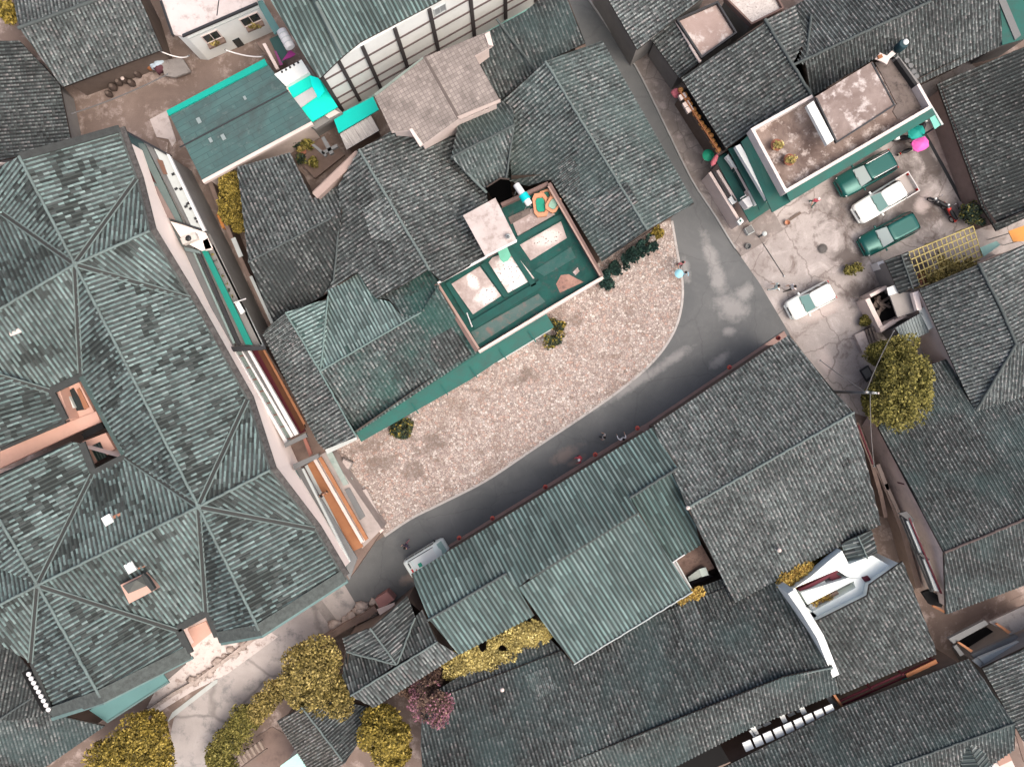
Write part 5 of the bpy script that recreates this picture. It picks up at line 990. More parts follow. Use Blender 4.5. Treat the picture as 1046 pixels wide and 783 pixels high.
# ---------------------------------------------------------------- houses south of the road
house('house','grey tiled house with a diagonal ridge at the road corner below the yard',[
 ([(702,518,6.6),(872,421,6.6),(667,435,4.4)],[(667,435),(806,342),(852,400),(872,421),(702,518)],{'m':0}),
 ([(702,518,6.6),(872,421,6.6),(753,613,4.6)],[(702,518),(872,421),(900,535),(750,615)],{'m':1})],
 [(667,435,4.4),(806,342,4.4),(872,421,6.6),(900,535,4.6),(750,615,4.6),(702,518,6.6)],[M_T3,M_T3],M_WOODW,[[(702,518,6.62),(872,421,6.62)]],M_RIDGE,rr=.09)
GK=dict(pitch=.325,course=1.1,h=.075,step=.012,rough=.5)
house('workshop','long teal ribbed roof along the road with lanterns under its eave',[
 ([(438,632,5.9),(517,585,5.9),(420,586,4.4)],[(420,586),(667,436),(693,477),(643,508),(652,523),(541,590),(529,600),(517,585),(438,632)],GK),
 ([(438,632,5.9),(517,585,5.9),(469,668,4.9)],[(438,632),(517,585),(529,600),(546,628),(469,668)],GK),
 ],[(420,586,4.4),(667,436,4.4),(693,477,5.8),(643,508,5.8),(652,523,5.9),(541,590,5.9),(546,628,5.0),(469,668,4.9),(438,632,5.9)],[M_GLAZE],M_WOODW,[[(437,633,6.0),(517,585,6.0)],[(541,590,6.0),(652,523,6.0)],[(643,508,6.0),(693,477,6.0)]],M_RIDGED,rr=.09)
house('workshop','pale teal ribbed roof, squarish, stepping down below the long road roof',[
 ([(529,600,5.85),(652,523,5.85),(586,678,4.7)],[(529,600),(652,523),(707,604),(586,678)],GK)],[(529,600,5.85),(652,523,5.85),(707,604,4.8),(586,678,4.7)],[M_GLAZE],M_WOODW,[[(586,678,4.75),(707,604,4.8)],],M_PALES,rr=.05)
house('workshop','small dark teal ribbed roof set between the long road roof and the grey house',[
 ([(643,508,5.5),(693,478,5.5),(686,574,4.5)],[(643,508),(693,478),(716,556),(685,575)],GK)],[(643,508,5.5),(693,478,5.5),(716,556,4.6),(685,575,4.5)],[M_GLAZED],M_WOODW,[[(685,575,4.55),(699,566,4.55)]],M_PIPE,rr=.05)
t=thing('steel_gutter','pale metal box gutter beside the corner of the squarish teal roof','gutter',P(696,590)); slab(t,'channel',[(684,573),(688,571),(706,600),(702,606)],4.0,.2,paint('gutter_metal',(.45,.44,.45),.5,.4,1.2)); coping(t,'lip',[(689,570),(707,602)],4.15,.3,.1,M_PALES)
t=thing('yard_roof','rusty brown sheet roof with a pale sink tray in the gap beside the teal roofs','shed',P(715,578)); slab(t,'roof_sheet',[(690,572),(716,555),(730,580),(702,592)],2.6,.08,concrete('rusty_sheet',(.135,.09,.075),(.20,.14,.115),(.09,.06,.05),1.0)); slab(t,'tray',[(703,589),(714,581),(723,586),(704,594)],3.0,.12,paint('tray_grey',(.30,.34,.31),.6,.3)); slab(t,'tray',[(714,581),(721,579),(724,587),(717,589)],3.05,.1,paint('tray_mint',(.42,.50,.46),.6,.2)); body(t,'wall',[(692,574),(715,558),(727,580),(704,590)],2.45,0,M_BROWNW); slab(t,'floor',[(704,595),(726,586),(738,602),(712,612)],.8,.2,paint('gap_floor',(.13,.11,.115),.8,.5)); slab(t,'orange_rail',[(721,600),(731,596),(732,598),(722,602)],1.2,.1,M_ORANGE)
house('house','very long grey roof along the bottom with a ridge curving up to the white gable',[
 ([(567,784,6.8),(850,680,6.8),(585,676,4.3)],[(430,760),(431,714),(470,690),(560,650),(586,678),(700,605),(740,590),(800,585),(806,604),(850,680),(800,691),(689,735),(567,784),(500,815),(435,840)],{'m':0}),
 ([(567,784,6.8),(850,680,6.8),(766,743,5.2)],[(850,680),(853,692),(858,706),(766,743),(686,784),(600,840),(500,815),(567,784),(689,735),(800,691)],{'m':1})],
 [(431,714,4.4),(585,655,4.3),(760,588,4.2),(806,604,4.8),(853,692,6.5),(858,706,5.3),(686,784,5.2),(600,840,5.4),(435,840,6.2)],[M_T5,M_T5],M_WOODW,[[(500,814,6.5),(567,784,6.6),(689,736,6.8),(800,692,6.85),(850,681,6.85)]],M_RIDGE,rr=.07)
# white firewall house
t=house('white_house','white walled house with slot balconies and a grey roof behind a white fire gable',[
 ([(834,634,6.4),(922,573,6.4),(858,709,5.2)],[(834,634),(886,608),(888,597),(922,573),(957,667),(858,709),(846,655)],{})],None,[M_T2]); f=Face((834,634,6.3),(922,573,6.3))
walls(t,[(834,634,6.3),(886,608,6.3),(888,597,6.3),(922,573,6.3),(957,667,5.2),(858,709,5.2),(846,655,5.9)],M_WHITE,.15)
M_MINT=paint('mint_white',(.80,.86,.82),.8,.2,.5)
for nm,px in (('terrace',[(827,626),(874,600),(892,612),(842,642)]),('terrace_beam',[(818,605),(866,590),(872,593),(825,617)]),('terrace_beam',[(866,590),(880,591),(894,599),(893,612),(874,600),(872,593)]),('terrace_beam',[(806,604),(812,600),(832,633),(834,633),(834,628)]),('upper_terrace',[(812,600),(829,588),(845,574),(860,562),(867,576),(891,567),(908,577),(916,582),(896,600),(880,591),(866,589),(855,582)])): slab(t,nm,px,5.3,.9,M_MINT)
body(t,'slot_floor',[(808,604),(830,590),(856,584),(885,592),(886,607),(834,632)],4.4,0,M_WHITE,paint('slot_floor_grey',(.34,.36,.345),.8,.4))
slab(t,'slot_back',[(816,602),(855,582),(857,584),(818,605)],5.0,.6,M_MAROON); slab(t,'slot_bed',[(830,616),(855,603),(857,606),(832,619)],4.9,.5,M_BROWNW); slab(t,'slot_panel',[(847,590),(853,585),(861,590),(853,595)],4.9,.4,M_MAROON); slab(t,'slot_box',[(822,603),(842,593),(848,598),(828,608)],4.95,.5,M_PALES)
c=P(842,610,5.0); leaves('slot_plant',[(c,(.9,.35,.25)),(P(832,616,5.0),(.4,.3,.25))],260,.09,L_GOLD,t,seed=60)
slab(t,'vent',[(881,590),(887,588),(890,592),(884,594)],5.5,.2,M_MAROON)
w_=thing('fire_gable','tall tapering white fire gable wall between long bottom roof and white house','wall',P(828,645)); mb=MB(); sweep(mb,[P(808,604,6.9),P(822,624,7.3),P(838,650,7.4),P(854,690,6.5)],.5,6.4); mb.build('wall',M_WHITE,w_); coping(w_,'coping',[(806.5,604),(820.5,624),(836.5,651),(852.5,690)],7.0,.1,.16,M_PALES) if 0 else None
b=thing('water_tank','small white round tank on the balcony of the white house','tank',P(828,618,4)); mb=MB(); mb.lathe(P(828,618,4.4),[(.2,0),(.27,.1),(.27,.5),(.12,.62)],14); mb.build('body',M_PIPE,b); mb=MB(); mb.lathe(P(828,618,5.02),[(.12,0),(.13,.06),(.03,.08)],12); mb.build('lid',M_PALES,b)
house('shed','little dark grey ribbed roof with a ridge next to the white house terrace',[
 ([(876,548,5.3),(886,571,5.3),(859,555,4.7)],[(859,555),(876,547),(886,570),(867,575)],{}),([(876,548,5.3),(886,571,5.3),(890,541,4.9)],[(876,547),(890,541),(896,564),(886,570)],{})],[(859,555,4.7),(867,575,4.7),(896,564,4.9),(890,541,4.9)],[M_T4],M_WHITE,[[(876,547,5.35),(886,570,5.35)]],M_RIDGE,rr=.06,d=.2,cat='shed',pitch=.3,course=.9)
# maroon gutter beam below the white house
t=thing('red_balustrade','long maroon timber balustrade with a brass coloured section under the white house eave','balustrade',P(905,695)); coping(t,'rail',[(858,716),(956,673)],4.2,.12,.14,M_MAROON); coping(t,'rail',[(860,720),(959,676)],3.9,.12,.12,M_MAROON); coping(t,'plank',[(926,690),(957,675)],4.4,.1,.3,M_WOODO); 
for u in (0,.33,.66,.98): x,y=858+u*98,717-u*43; q=P(x,y,4.3); mb=MB(); mb.tube([(q.x,q.y,2.5),q],.1,6); mb.build('post',M_MAROON,t)
coping(t,'end_beam',[(850,706),(861,722)],4.4,.2,.16,M_ORANGE); slab(t,'green_sheet',[(920,692),(927,689),(930,694),(923,697)],3.6,.06,M_TEALB)
# bottom right house with white panel gallery
t=house('house','long grey roof at the bottom right corner below the gallery of white panels',[
 ([(915,781,7.0),(1036,738,7.0),(860,724,5.0)],[(738,784),(860,722),(990,672),(1036,738),(915,781),(860,805)],{'m':0}),
 ([(915,781,7.0),(1036,738,7.0),(1036,768,6.0)],[(915,781),(1036,738),(1037,764),(1000,790),(960,820),(860,805)],{'m':1})],
 [(738,784,4.6),(860,722,5),(990,672,5),(1036,738,7.0),(1037,764,6.0),(960,820,5.4),(860,805,7)],[M_T5,M_T5],M_WOODW,[[(860,804,7.03),(915,781,7.03),(1036,738,7.03)]],M_RIDGED,rr=.07,d=.5)
gp=thing('panel_gallery','dark timber gallery fronted by a row of white panels between two long roofs','gallery',P(810,745)); Z0=5.65
slab(gp,'floor',[(690,800),(752,775),(856,727),(848,706),(744,748),(670,784)],1.0,.1,M_DARK)  # near-black floor paints the shade in the gap between the roofs
e0,e1=(761,768),(855,727)
lerp=lambda u,off=(0,0):(e0[0]+(e1[0]-e0[0])*u+off[0],e0[1]+(e1[1]-e0[1])*u+off[1])
for k in range(9):
    a,b=lerp(k/9+.012),lerp((k+1)/9-.012); slab(gp,'panel',[a,b,(b[0]-4,b[1]-9),(a[0]-4,a[1]-9)],Z0-.9,.08,M_WHITE)
for k in (1.3,4.1,6.0): a,b=lerp(k/9),lerp((k+.45)/9); slab(gp,'post_panel',[(a[0]-4,a[1]-11),(b[0]-4,b[1]-11),(b[0]-11,b[1]-25),(a[0]-11,a[1]-25)],4.2,.1,M_WHITE)
a,b=lerp(.19),lerp(.26); slab(gp,'post_panel',[(765,746),(768,745),(777,757),(774,758.5)],4.2,.1,M_WHITE); slab(gp,'post_panel',[(842,710),(846,708),(857,721),(853,724)],3.6,.1,M_GREYS)
slab(gp,'screen',[(806,734),(823,726),(829,733),(811,741)],2.2,.06,paint('dark_green_screen',(.015,.06,.045),.7,.3)); slab(gp,'screen',[(772,749),(788,742),(793,748),(778,756)],2.0,.06,M_WOODW)
for p in ([(771,743),(777,740),(779,742),(773,745)],[(779,740),(786,736),(788,738.5),(781,742)],[(804,730),(811,726),(813,729),(806,732)],[(813,726),(819,722),(821,725),(815,728)]): slab(gp,'lintel_block',p,3.3,.1,M_PALES)
slab(gp,'crest_panel',rectpx((804,739),(4.5,3.6),-28),3.26,.04,M_STEEL)
house('house','grey roof at the right bottom edge beside the white framed courtyard',[
 ([(1003,682,4.8),(1046,757,4.8),(1100,640,6.5)],[(1003,682),(1060,655),(1110,640),(1110,735),(1046,757)],{})],[(1003,682,4.8),(1060,655,5.6),(1110,640,6.4),(1110,735,6.4),(1046,757,4.8)],[M_T1],M_GREYW)
t=thing('court_frame','pale concrete courtyard frame with a dark opening and red edged beams','frame',P(1000,650)); 
for p in ([(969,652),(1006,633),(1010,637),(974,657)],[(992,668),(1038,648),(1042,652),(996,673)]): slab(t,'beam',p,3.4,.3,M_GREYS)
slab(t,'opening',[(977,655),(1008,640),(1022,650),(994,666)],1.2,.1,M_DARK); slab(t,'roof_slab',[(1010,635),(1060,612),(1060,636),(1032,648)],3.2,.2,M_CONCG); slab(t,'white_rail',[(1000,672),(1044,654),(1047,659),(1006,678)],3.9,.3,M_PALES); slab(t,'painted_rail_shadow',[(1008,678),(1045,661),(1046,664),(1010,681)],3.8,.2,M_STEEL)  # dark slabs paint the shade in the opening and below the rail
slab(t,'red_edge',[(978,656),(980,655),(994,664),(992,666)],3.6,.15,M_ORANGE); slab(t,'red_edge',[(1017,637),(1019,636),(1033,645),(1030,647)],3.6,.15,M_ORANGE); slab(t,'pale_post',[(974,660),(977,658),(985,668),(981,670)],3.4,.2,M_GREYS); slab(t,'pale_post',[(994,675),(999,672),(1007,679),(1003,682)],3.8,.2,M_PALES)
t=thing('stub_roof','tiny ribbed gable roof sticking out of the bottom right roof','dormer',P(992,772)); tl=Tiles(); tl.facet([(989,760,6.9),(1003,790,6.9),(978,772,6.3)],[(989,760),(1003,790),(990,796),(978,772)],pitch=.3,course=.9); tl.facet([(989,760,6.9),(1003,790,6.9),(1006,768,6.4)],[(989,760),(1003,790),(1014,784),(1003,762)],pitch=.3,course=.9); tl.build('roof',[M_T4],t,M_TIMBER); coping(t,'wall',[(984,772),(998,796)],6.2,2,.2,M_CREAM)
t=thing('corner_shack','pink and rust shack with a white pole at the bottom right corner','shack',P(1025,772)); body(t,'wall',[(1012,778),(1030,768),(1040,790),(1020,796)],3.6,0,M_CREAM); slab(t,'roof_sheet',[(1018,774),(1030,768),(1034,776),(1021,782)],3.8,.08,paint('rust_pink',(.36,.22,.17),.8,.5)); mb=MB(); mb.tube([P(1010,776,4.4),P(1016,784,4.4)],.12,8); mb.build('pole',M_PIPE,t); slab(t,'plank',[(1036,745),(1040,743),(1050,775),(1046,778)],3.0,.1,M_BROWNW)
# bottom left houses
house('house','small grey house with crossing ridges between hedge and teal workshop at the bottom left',[
 ([(378,641,5.4),(405,678,5.4),(350,651,4.1)],[(350,651),(378,641),(405,678),(354,665)],{'m':1}),
 ([(378,641,5.4),(405,678,5.4),(422,630,4.1)],[(378,641),(416,608),(424,630),(405,678)],{'m':0}),
 ([(358,710,5.4),(447,655,5.4),(352,690,4.3)],[(354,665),(405,678),(358,710),(350,690)],{'m':0}),
 ([(358,710,5.4),(447,655,5.4),(430,622,4.0)],[(405,678),(424,630),(432,622),(447,655)],{'m':0}),
 ([(358,710,5.4),(447,655,5.4),(382,722,4.7)],[(358,710),(447,655),(468,668),(382,722)],{'m':1})],
 [(350,651,4.1),(378,641,5.2),(416,608,4.1),(432,622,4.0),(447,655,5.4),(468,668,4.7),(382,722,4.7),(358,710,5.4),(350,690,4.3)],[M_T2,M_T3],M_WOODW,[[(378,641,5.42),(405,678,5.42)],[(358,710,5.42),(447,655,5.42)],[(354,665,4.5),(404,678,5.3)],[(424,630,4.4),(406,677,5.3)]],M_RIDGE,rr=.07,pitch=.25,course=.5,d=.3)
house('house','low grey brown gable roof at the bottom between the two large yellow trees',[
 ([(308,722,4.4),(349,775,4.4),(283,736,3.3)],[(283,736),(308,721),(352,779),(325,800),(318,790)],{'m':0}),([(308,722,4.4),(349,775,4.4),(372,722,3.3)],[(308,721),(345,715),(378,722),(375,745),(352,779)],{'m':1})],[(283,736,3.3),(308,721,4.2),(345,712,3.6),(378,722,3.3),(375,748,3.4),(352,779,4.3),(318,792,3.4)],[grey('grey_tile_brown',.95,.1,warm=.14,chk=1.2),M_T2],M_WOODW,[[(308,721,4.42),(350,776,4.42)]],M_RIDGE,rr=.07,pitch=.22,d=.3)
house('house','dark tiled house in the bottom left corner below the great hall',[
 ([(54,728,5.2),(0,740,5.0),(38,786,3.8)],[(-40,720),(8,735),(54,729),(107,741),(36,790),(-40,815)],{'m':0}),
 ([(8,735,5.2),(-40,720,5.2),(40,690,6.0)],[(8,735),(-40,720),(-40,640),(0,655),(10,658),(32,684),(54,729)],{'m':1})],[(-40,650,5),(0,655,5),(54,729,5.2),(107,741,4),(36,790,3.8),(-40,815,3.8)],[M_T5,M_T7],M_WOODW,[[(-2,735,5.3),(33,712,5.6)]],M_RIDGED,rr=.07)
t=thing('teal_canopy','long pale teal felt canopy along the lower eave of the great hall','canopy',P(135,712)); slab(t,'roof_sheet',[(91,725),(165,686),(173,697),(110,738)],4.0,.12,M_FELT2); slab(t,'trim',[(110,738),(173,697),(172,695.5),(109,736.5)],4.06,.1,paint('trim_teal',(.10,.16,.155),.8,.3)); body(t,'wall',[(96,725),(163,690),(168,697),(110,733)],3.8,0,M_GREYW)
t=thing('turquoise_shed','pale turquoise gabled sheet roof at the bottom edge below the brown yard','shed',P(305,780)); slab(t,'roof_sheet',[(286,782),(308,766),(320,790),(300,805)],2.9,.06,paint('mint_roof',(.40,.68,.60),.6,.25)); slab(t,'roof_sheet',[(308,766),(311,767),(324,792),(320,790)],2.9,.06,M_TEALB); body(t,'wall',[(290,783),(308,770),(318,790),(300,802)],2.7,0,M_WHITE)
t=thing('duck_board','row of dark slats on a frame at the bottom edge near the brown yard','slat frame',P(255,765)); M_SLAT=paint('slat_tan',(.26,.21,.17),.8,.5)
for k in range(8):
    x,y=237+k*4.2,781-k*2.9; mb=MB(); mb.tube([P(x-2,y-4,1.2),P(x+3,y+4,1.2)],.12,6); mb.build('slat',M_SLAT,t)
mb=MB(); mb.tube([P(234,779,1.05),P(268,755,1.05)],.06,6); mb.tube([P(240,788,1.05),P(273,764,1.05)],.06,6); mb.build('frame',M_WOODW,t)
setp(slab(None,'back_yard',[(262,752),(278,742),(296,752),(306,766),(284,784),(262,778)],.05,.06,M_BROWNW),kind='structure')
t=thing('garden_wall','tan stone garden wall with a pink slab beside the small crossing ridge house','wall',P(365,630)); coping(t,'wall',[(327,656),(352,640),(372,630),(384,621)],1.0,1.0,.5,M_BROWNW); slab(t,'pink_slab',[(383,612),(395,604),(403,612),(388,622)],1.2,1.2,paint('pink_slab',(.30,.155,.14),.8,.35)); slab(t,'coping',[(385,622),(403,615),(403,618),(388,628)],1.4,.1,M_CREAM)
def rocks(label,cx,rad,n,seed,mat=M_STONE,zz=.3,grp=None,rr=(.25,.55)):
    rd=random.Random(seed)
    for k in range(n):
        u=rd.random(); x=cx[0][0]+(cx[1][0]-cx[0][0])*u+rd.uniform(-rad,rad); y=cx[0][1]+(cx[1][1]-cx[0][1])*u+rd.uniform(-rad,rad)
        s=rd.uniform(*rr); mb=MB(); mb.ell(P(x,y,s*.35),(s,s*rd.uniform(.6,1),s*.6),10,7,rough=.6,seed=rd.random()*20); o=mb.build('rock',mat); setp(o,label,'rock',grp)
rocks('rough tan rock in the heap between the paved court and the crossing ridge house',((348,636),(392,618)),7,22,3,grp='rocks heaped by the garden wall',rr=(.25,.6))
rocks('grey rubble stone along the edge of the white paved court beside the concrete road',((198,696),(262,648)),3,24,5,grp='rubble along the court edge',rr=(.15,.38))
t=thing('retaining_wall','low stone retaining wall between white court and concrete road at the bottom left','wall',P(180,708)); coping(t,'wall',[(150,727),(178,708),(203,694),(262,650)],.35,.4,.28,M_STONE)

def repair_or_shade(word,pl,poly,mat,lift=.035,**kw):
    """a stretch of roof relaid, overgrown or painted dark as shadow: its own courses, lying a little proud"""
    ro=[r_ for l,r_ in HREG if word in l][0]; tl=Tiles(); tl.facet([(x,y,z+lift) for x,y,z in pl],poly,thick=.04,**kw); return tl.build('relaid_or_shaded_patch',mat,ro,M_TIMBER)
PB=[(567,784,6.8),(850,680,6.8),(585,676,4.3)]; PS=[(702,518,6.6),(872,421,6.6),(753,613,4.6)]; PN=[(702,518,6.6),(872,421,6.6),(667,435,4.4)]; PE=[(557,63,7.4),(661,235,7.4),(615,266,5.2)]
repair_or_shade('very long grey roof',PB,[(684,617),(707,604),(718,634),(714,646),(700,652),(690,630)],[M_T3]); repair_or_shade('very long grey roof',PB,[(716,603),(742,591),(752,612),(744,634),(727,628)],[M_T7]); repair_or_shade('very long grey roof',PB,[(536,690),(560,680),(570,702),(548,716)],[M_T4])  # dark middle patch paints the shadow below the neighbouring roof
repair_or_shade('diagonal ridge at the road',PS,[(807,468),(818,463),(822,474),(812,478)],[M_T7]); repair_or_shade('diagonal ridge at the road',PS,[(856,474),(866,467),(869,474),(860,479)],[M_T7]); repair_or_shade('diagonal ridge at the road',PN,[(716,420),(742,402),(756,428),(744,440),(726,436)],[M_PALEST]); repair_or_shade('diagonal ridge at the road',PS,[(770,505),(800,487),(812,512),(806,528),(782,530)],[M_PALEST])
repair_or_shade('widest grey tiled roof',PE,[(570,166),(583,159),(590,170),(592,184),(588,196),(574,190)],[M_T7]); repair_or_shade('widest grey tiled roof',PE,[(604,204),(640,186),(652,206),(618,232)],[M_PALEST])
repair_or_shade('long straight ridge',[(367,153,7.0),(438,275,7.0),(342,285,5.0)],[(370,212),(398,198),(414,230),(404,246),(380,244)],[M_PALEST]); repair_or_shade('long straight ridge',[(367,153,7.0),(438,275,7.0),(497,240,5.2)],[(430,160),(456,164),(470,190),(450,196)],[M_T2])
repair_or_shade('above the plaza awning',[(327,379,6.4),(430,319,6.4),(366,440,4.6)],[(440,346),(462,334),(482,362),(452,378),(440,366)],[M_T2]); repair_or_shade('above the plaza awning',[(292,319,6.4),(364,446,6.4),(268,340,5.2)],[(269,341),(291,321),(308,350),(300,362),(290,366),(283,360)],[M_T7])
# ---------------------------------------------------------------- vegetation
tree('broadleaf_tree','large round olive yellow tree over the lane at the right, biggest crown in the village','tree',(925,400),[(914,402,4.2,2.2,.75),(932,386,4.4,1.7,.8),(897,408,3.8,1.5,.8),(933,402,4.0,1.6,.8),(908,385,4.3,1.4,.8),(918,418,3.7,1.2,.8)],32000,.10,L_OLIVE,M_BARK,seed=1)
tree('broadleaf_tree','smaller dark olive tree crown just above the largest yellow tree at the right','tree',(908,362),[(905,362,3.2,1.5,.8),(921,358,3.2,1.1,.8),(892,361,2.8,.9,.8)],10000,.085,L_OLIVE,M_BARK,seed=2)
tree('broadleaf_tree','wide tan yellow tree beside the concrete road, left of the crossing ridge house','tree',(322,695),[(320,685,4.2,2.3,.75),(308,700,3.8,1.8,.8),(345,712,3.6,1.6,.7),(325,718,3.5,1.6,.7)],32000,.10,L_TAN,M_BARK,seed=3)
tree('broadleaf_tree','golden yellow tree in the bottom left corner by the concrete road','tree',(145,762),[(152,745,3.8,1.7,.8),(136,765,3.6,1.7,.8),(162,770,3.6,1.4,.8),(112,772,3.0,1.4,.7)],26000,.10,L_YEL,M_BARK,seed=4)
tree('broadleaf_tree','round mustard tree at the bottom edge next to the pink flowering bush','tree',(396,752),[(396,752,4.2,1.9,.85),(392,735,3.8,1.4,.8),(402,770,3.8,1.4,.8)],22000,.10,L_YEL,M_BARK,seed=5)
tree('flowering_bush','mauve bush edged with pink blossom on the left end of the long bottom roof','bush',(441,716),[(443,720,4.6,1.45,.6),(436,705,4.2,1.0,.7)],8000,.08,L_MAUVE,M_BARK,seed=6,m2=L_FLOW,p2=.75,trunk=.08)
tree('bush','mustard yellow bush between the teal felt annexe and a grey roof','bush',(238,205),[(237,190,3.0,1.25,.7),(236,215,3.0,1.2,.7),(244,230,2.6,.7,.7)],10000,.08,L_YEL,M_BARK,seed=7,trunk=.08)
tree('bush','yellow green bush in the far top left corner','bush',(9,12),[(9,12,3.0,.9,.8)],1200,.13,L_YEL,M_BARK,seed=8,trunk=.08)
tree('creeper','yellow creeper smothering the gap below the teal workshop roof, thick lower end','climbing plant',(490,672),[(470,682,3.3,1.2,.4),(490,672,3.6,1.3,.4),(508,664,3.6,1.2,.4)],12000,.085,L_VINE,M_BARK,seed=9,trunk=.06)
tree('creeper','bright yellow creeper under the corner of the squarish pale teal roof','climbing plant',(545,650),[(527,652,3.6,1.2,.4),(545,648,3.9,1.15,.4),(555,645,3.8,.8,.4)],10000,.085,L_VINE,M_BARK,seed=10,trunk=.06)
tree('bush','dark brown leaved bush between creeper and pink flowering bush','bush',(440,692),[(441,690,2.8,1.1,.5),(420,706,2.4,.8,.5)],2000,.11,L_MAUVE,M_BARK,seed=31,trunk=.06)
tree('shrub','round dark shrub with a yellow top standing in shade on the plaza edge','shrub',(410,438),[(410,437,1.2,.95,.9)],2200,.11,L_DARK,M_BARK,seed=11,trunk=.06,m2=L_YEL,p2=.25)
tree('shrub','dark shrub with yellow sprigs at the end of the green plaza awning','shrub',(567,343),[(566,345,1.1,.8,.8),(571,334,1.0,.5,.8),(564,330,.9,.45,.8)],2200,.11,L_DARK,M_BARK,seed=12,trunk=.06,m2=L_YEL,p2=.5)
tree('shrub','small mustard shrub where the road bend meets the big grey roof','shrub',(672,238),[(671,238,1.2,.55,.8)],800,.10,L_YEL,M_BARK,seed=13,trunk=.05)
tree('hedge','dark green curving hedge along the back edge of the plaza','hedge',(640,265),[(618,284,1.0,.6,.9),(627,274,1.0,.5,.7),(635,266,1.1,.5,.7),(645,259,1.1,.5,.7),(655,252,1.1,.5,.7),(664,246,1.1,.5,.7)],7000,.13,leafmat('blackgreen_leaf',[(0,(.003,.012,.010)),(.6,(.010,.035,.03)),(1,(.03,.07,.05))]),M_BARK,seed=14,trunk=.05)
tree('shrub','low olive shrub on the bare yard in front of the shed','shrub',(871,275),[(867,276,.5,.42,.7),(875,273,.5,.42,.7)],700,.09,L_OLIVE,M_BARK,seed=15,trunk=.04)
tree('shrub','round olive shrub beside the pale yard steps','shrub',(885,327),[(885,327,.6,.52,.8)],700,.09,L_OLIVE,M_BARK,seed=16,trunk=.04)
tree('bush','dark green bush under the near black roof behind the motorcycle','bush',(994,217),[(994,217,1.5,1.0,.7),(1003,224,1.5,.6,.7)],1500,.11,L_DARK,M_BARK,seed=17,trunk=.06,m2=L_OLIVE,p2=.5)
tree('creeper','golden leaved creeper at the edge of the grey roof above the white house','climbing plant',(812,588),[(803,592,4.6,.75,.5),(816,585,4.6,.75,.5),(824,579,4.6,.5,.5)],2200,.10,L_GOLD,M_BARK,seed=18,trunk=.04)
tree('creeper','dull mustard creeper in the shade between roof edge and white terrace','climbing plant',(845,570),[(838,573,3.2,.7,.5),(852,565,3.2,.7,.5)],1500,.10,L_YEL,M_BARK,seed=19,trunk=.04)
tree('creeper','thin golden creeper along the lower corner of the squarish teal roof','climbing plant',(703,607),[(697,612,4.3,.42,.4),(705,607,4.2,.45,.4),(713,605,4.0,.5,.4)],900,.09,L_GOLD,M_BARK,seed=20,trunk=.03)
tree('creeper','gold sprig by the orange rail in the gap beside the grey house','climbing plant',(735,598),[(735,598,2.6,.4,.4)],300,.09,L_GOLD,M_BARK,seed=21,trunk=.03)
for i,(cs,lab,mt) in enumerate([([(282,704),(272,716),(262,728)],'tan yellow roadside shrub strip nearest the wide tan tree',L_TAN),([(256,736),(244,742),(250,728)],'mustard roadside shrub in the middle of the strip along the concrete road',L_OLIVE),([(232,752),(225,764),(240,757)],'olive brown roadside shrub lower in the strip along the concrete road',L_OLIVE),([(220,775),(228,781)],'lowest roadside shrub at the bottom edge beside the concrete road',L_OLIVE)]):
    tree('shrub',lab,'shrub',cs[0],[(x,y,1.5,.95,.7) for x,y in cs],6000,.085,mt,M_BARK,seed=22+i,trunk=.06)
tree('climbing_plant','brown and green climber growing over the lower half of the bamboo trellis','climbing plant',(965,282),[(958,285,2.3,1.0,.25),(975,278,2.3,1.1,.25),(990,272,2.2,.8,.25),(965,268,2.1,.8,.25)],4500,.09,L_TAN,M_BARK,seed=27,trunk=.03)
tree('climbing_plant','rusty orange climber at the left foot of the bamboo trellis','climbing plant',(947,290),[(945,287,2.0,.8,.3)],700,.10,leafmat('rust_leaf',[(0,(.12,.05,.03)),(1,(.42,.20,.12))]),M_BARK,seed=28,trunk=.03)
for i,(x,y,l) in enumerate([(791,150,'upper of two spiky plants in clay pots on the white parapet terrace'),(804,165,'lower of two spiky plants in clay pots on the white parapet terrace')]):
    z=7.25; q=P(x,y,z); t=thing('potted_plant',l,'potted plant',q,0,'pots on the parapet terrace'); mb=MB(); mb.lathe(q,[(.25,0),(.38,.4),(.42,.46),(.36,.46),(.33,.38)],14); mb.build('pot',M_POT,t)
    leaves('plant',[(P(x+4,y-2,z+.8),(.42,.3,.3))],130,.10,L_VINE,t,seed=40+i)
rd=random.Random(5)
for i,(x,y) in enumerate([(305,150),(311,156),(317,150),(309,164),(322,168)]):
    q=P(x,y,.5); t=thing('potted_plant',['dark leafy plant in the small central yard, topmost by the annexe wall','bushy plant with orange blooms in the small central yard','plant at the right of the small central yard pots','low plant at the left foot of the small central yard','lowest plant in the small central yard by the roof edge'][i],'potted plant',q,0,'pots in the small central yard'); mb=MB(); mb.lathe(q,[(.15,0),(.22,.3),(.24,.33)],12); mb.build('pot',M_POT,t); leaves('plant',[(q+Vector((0,0,.6)),(.45,.45,.35))],200,.12,[L_DARK,L_TAN,L_OLIVE,L_DARK,L_OLIVE][i],t,seed=50+i)
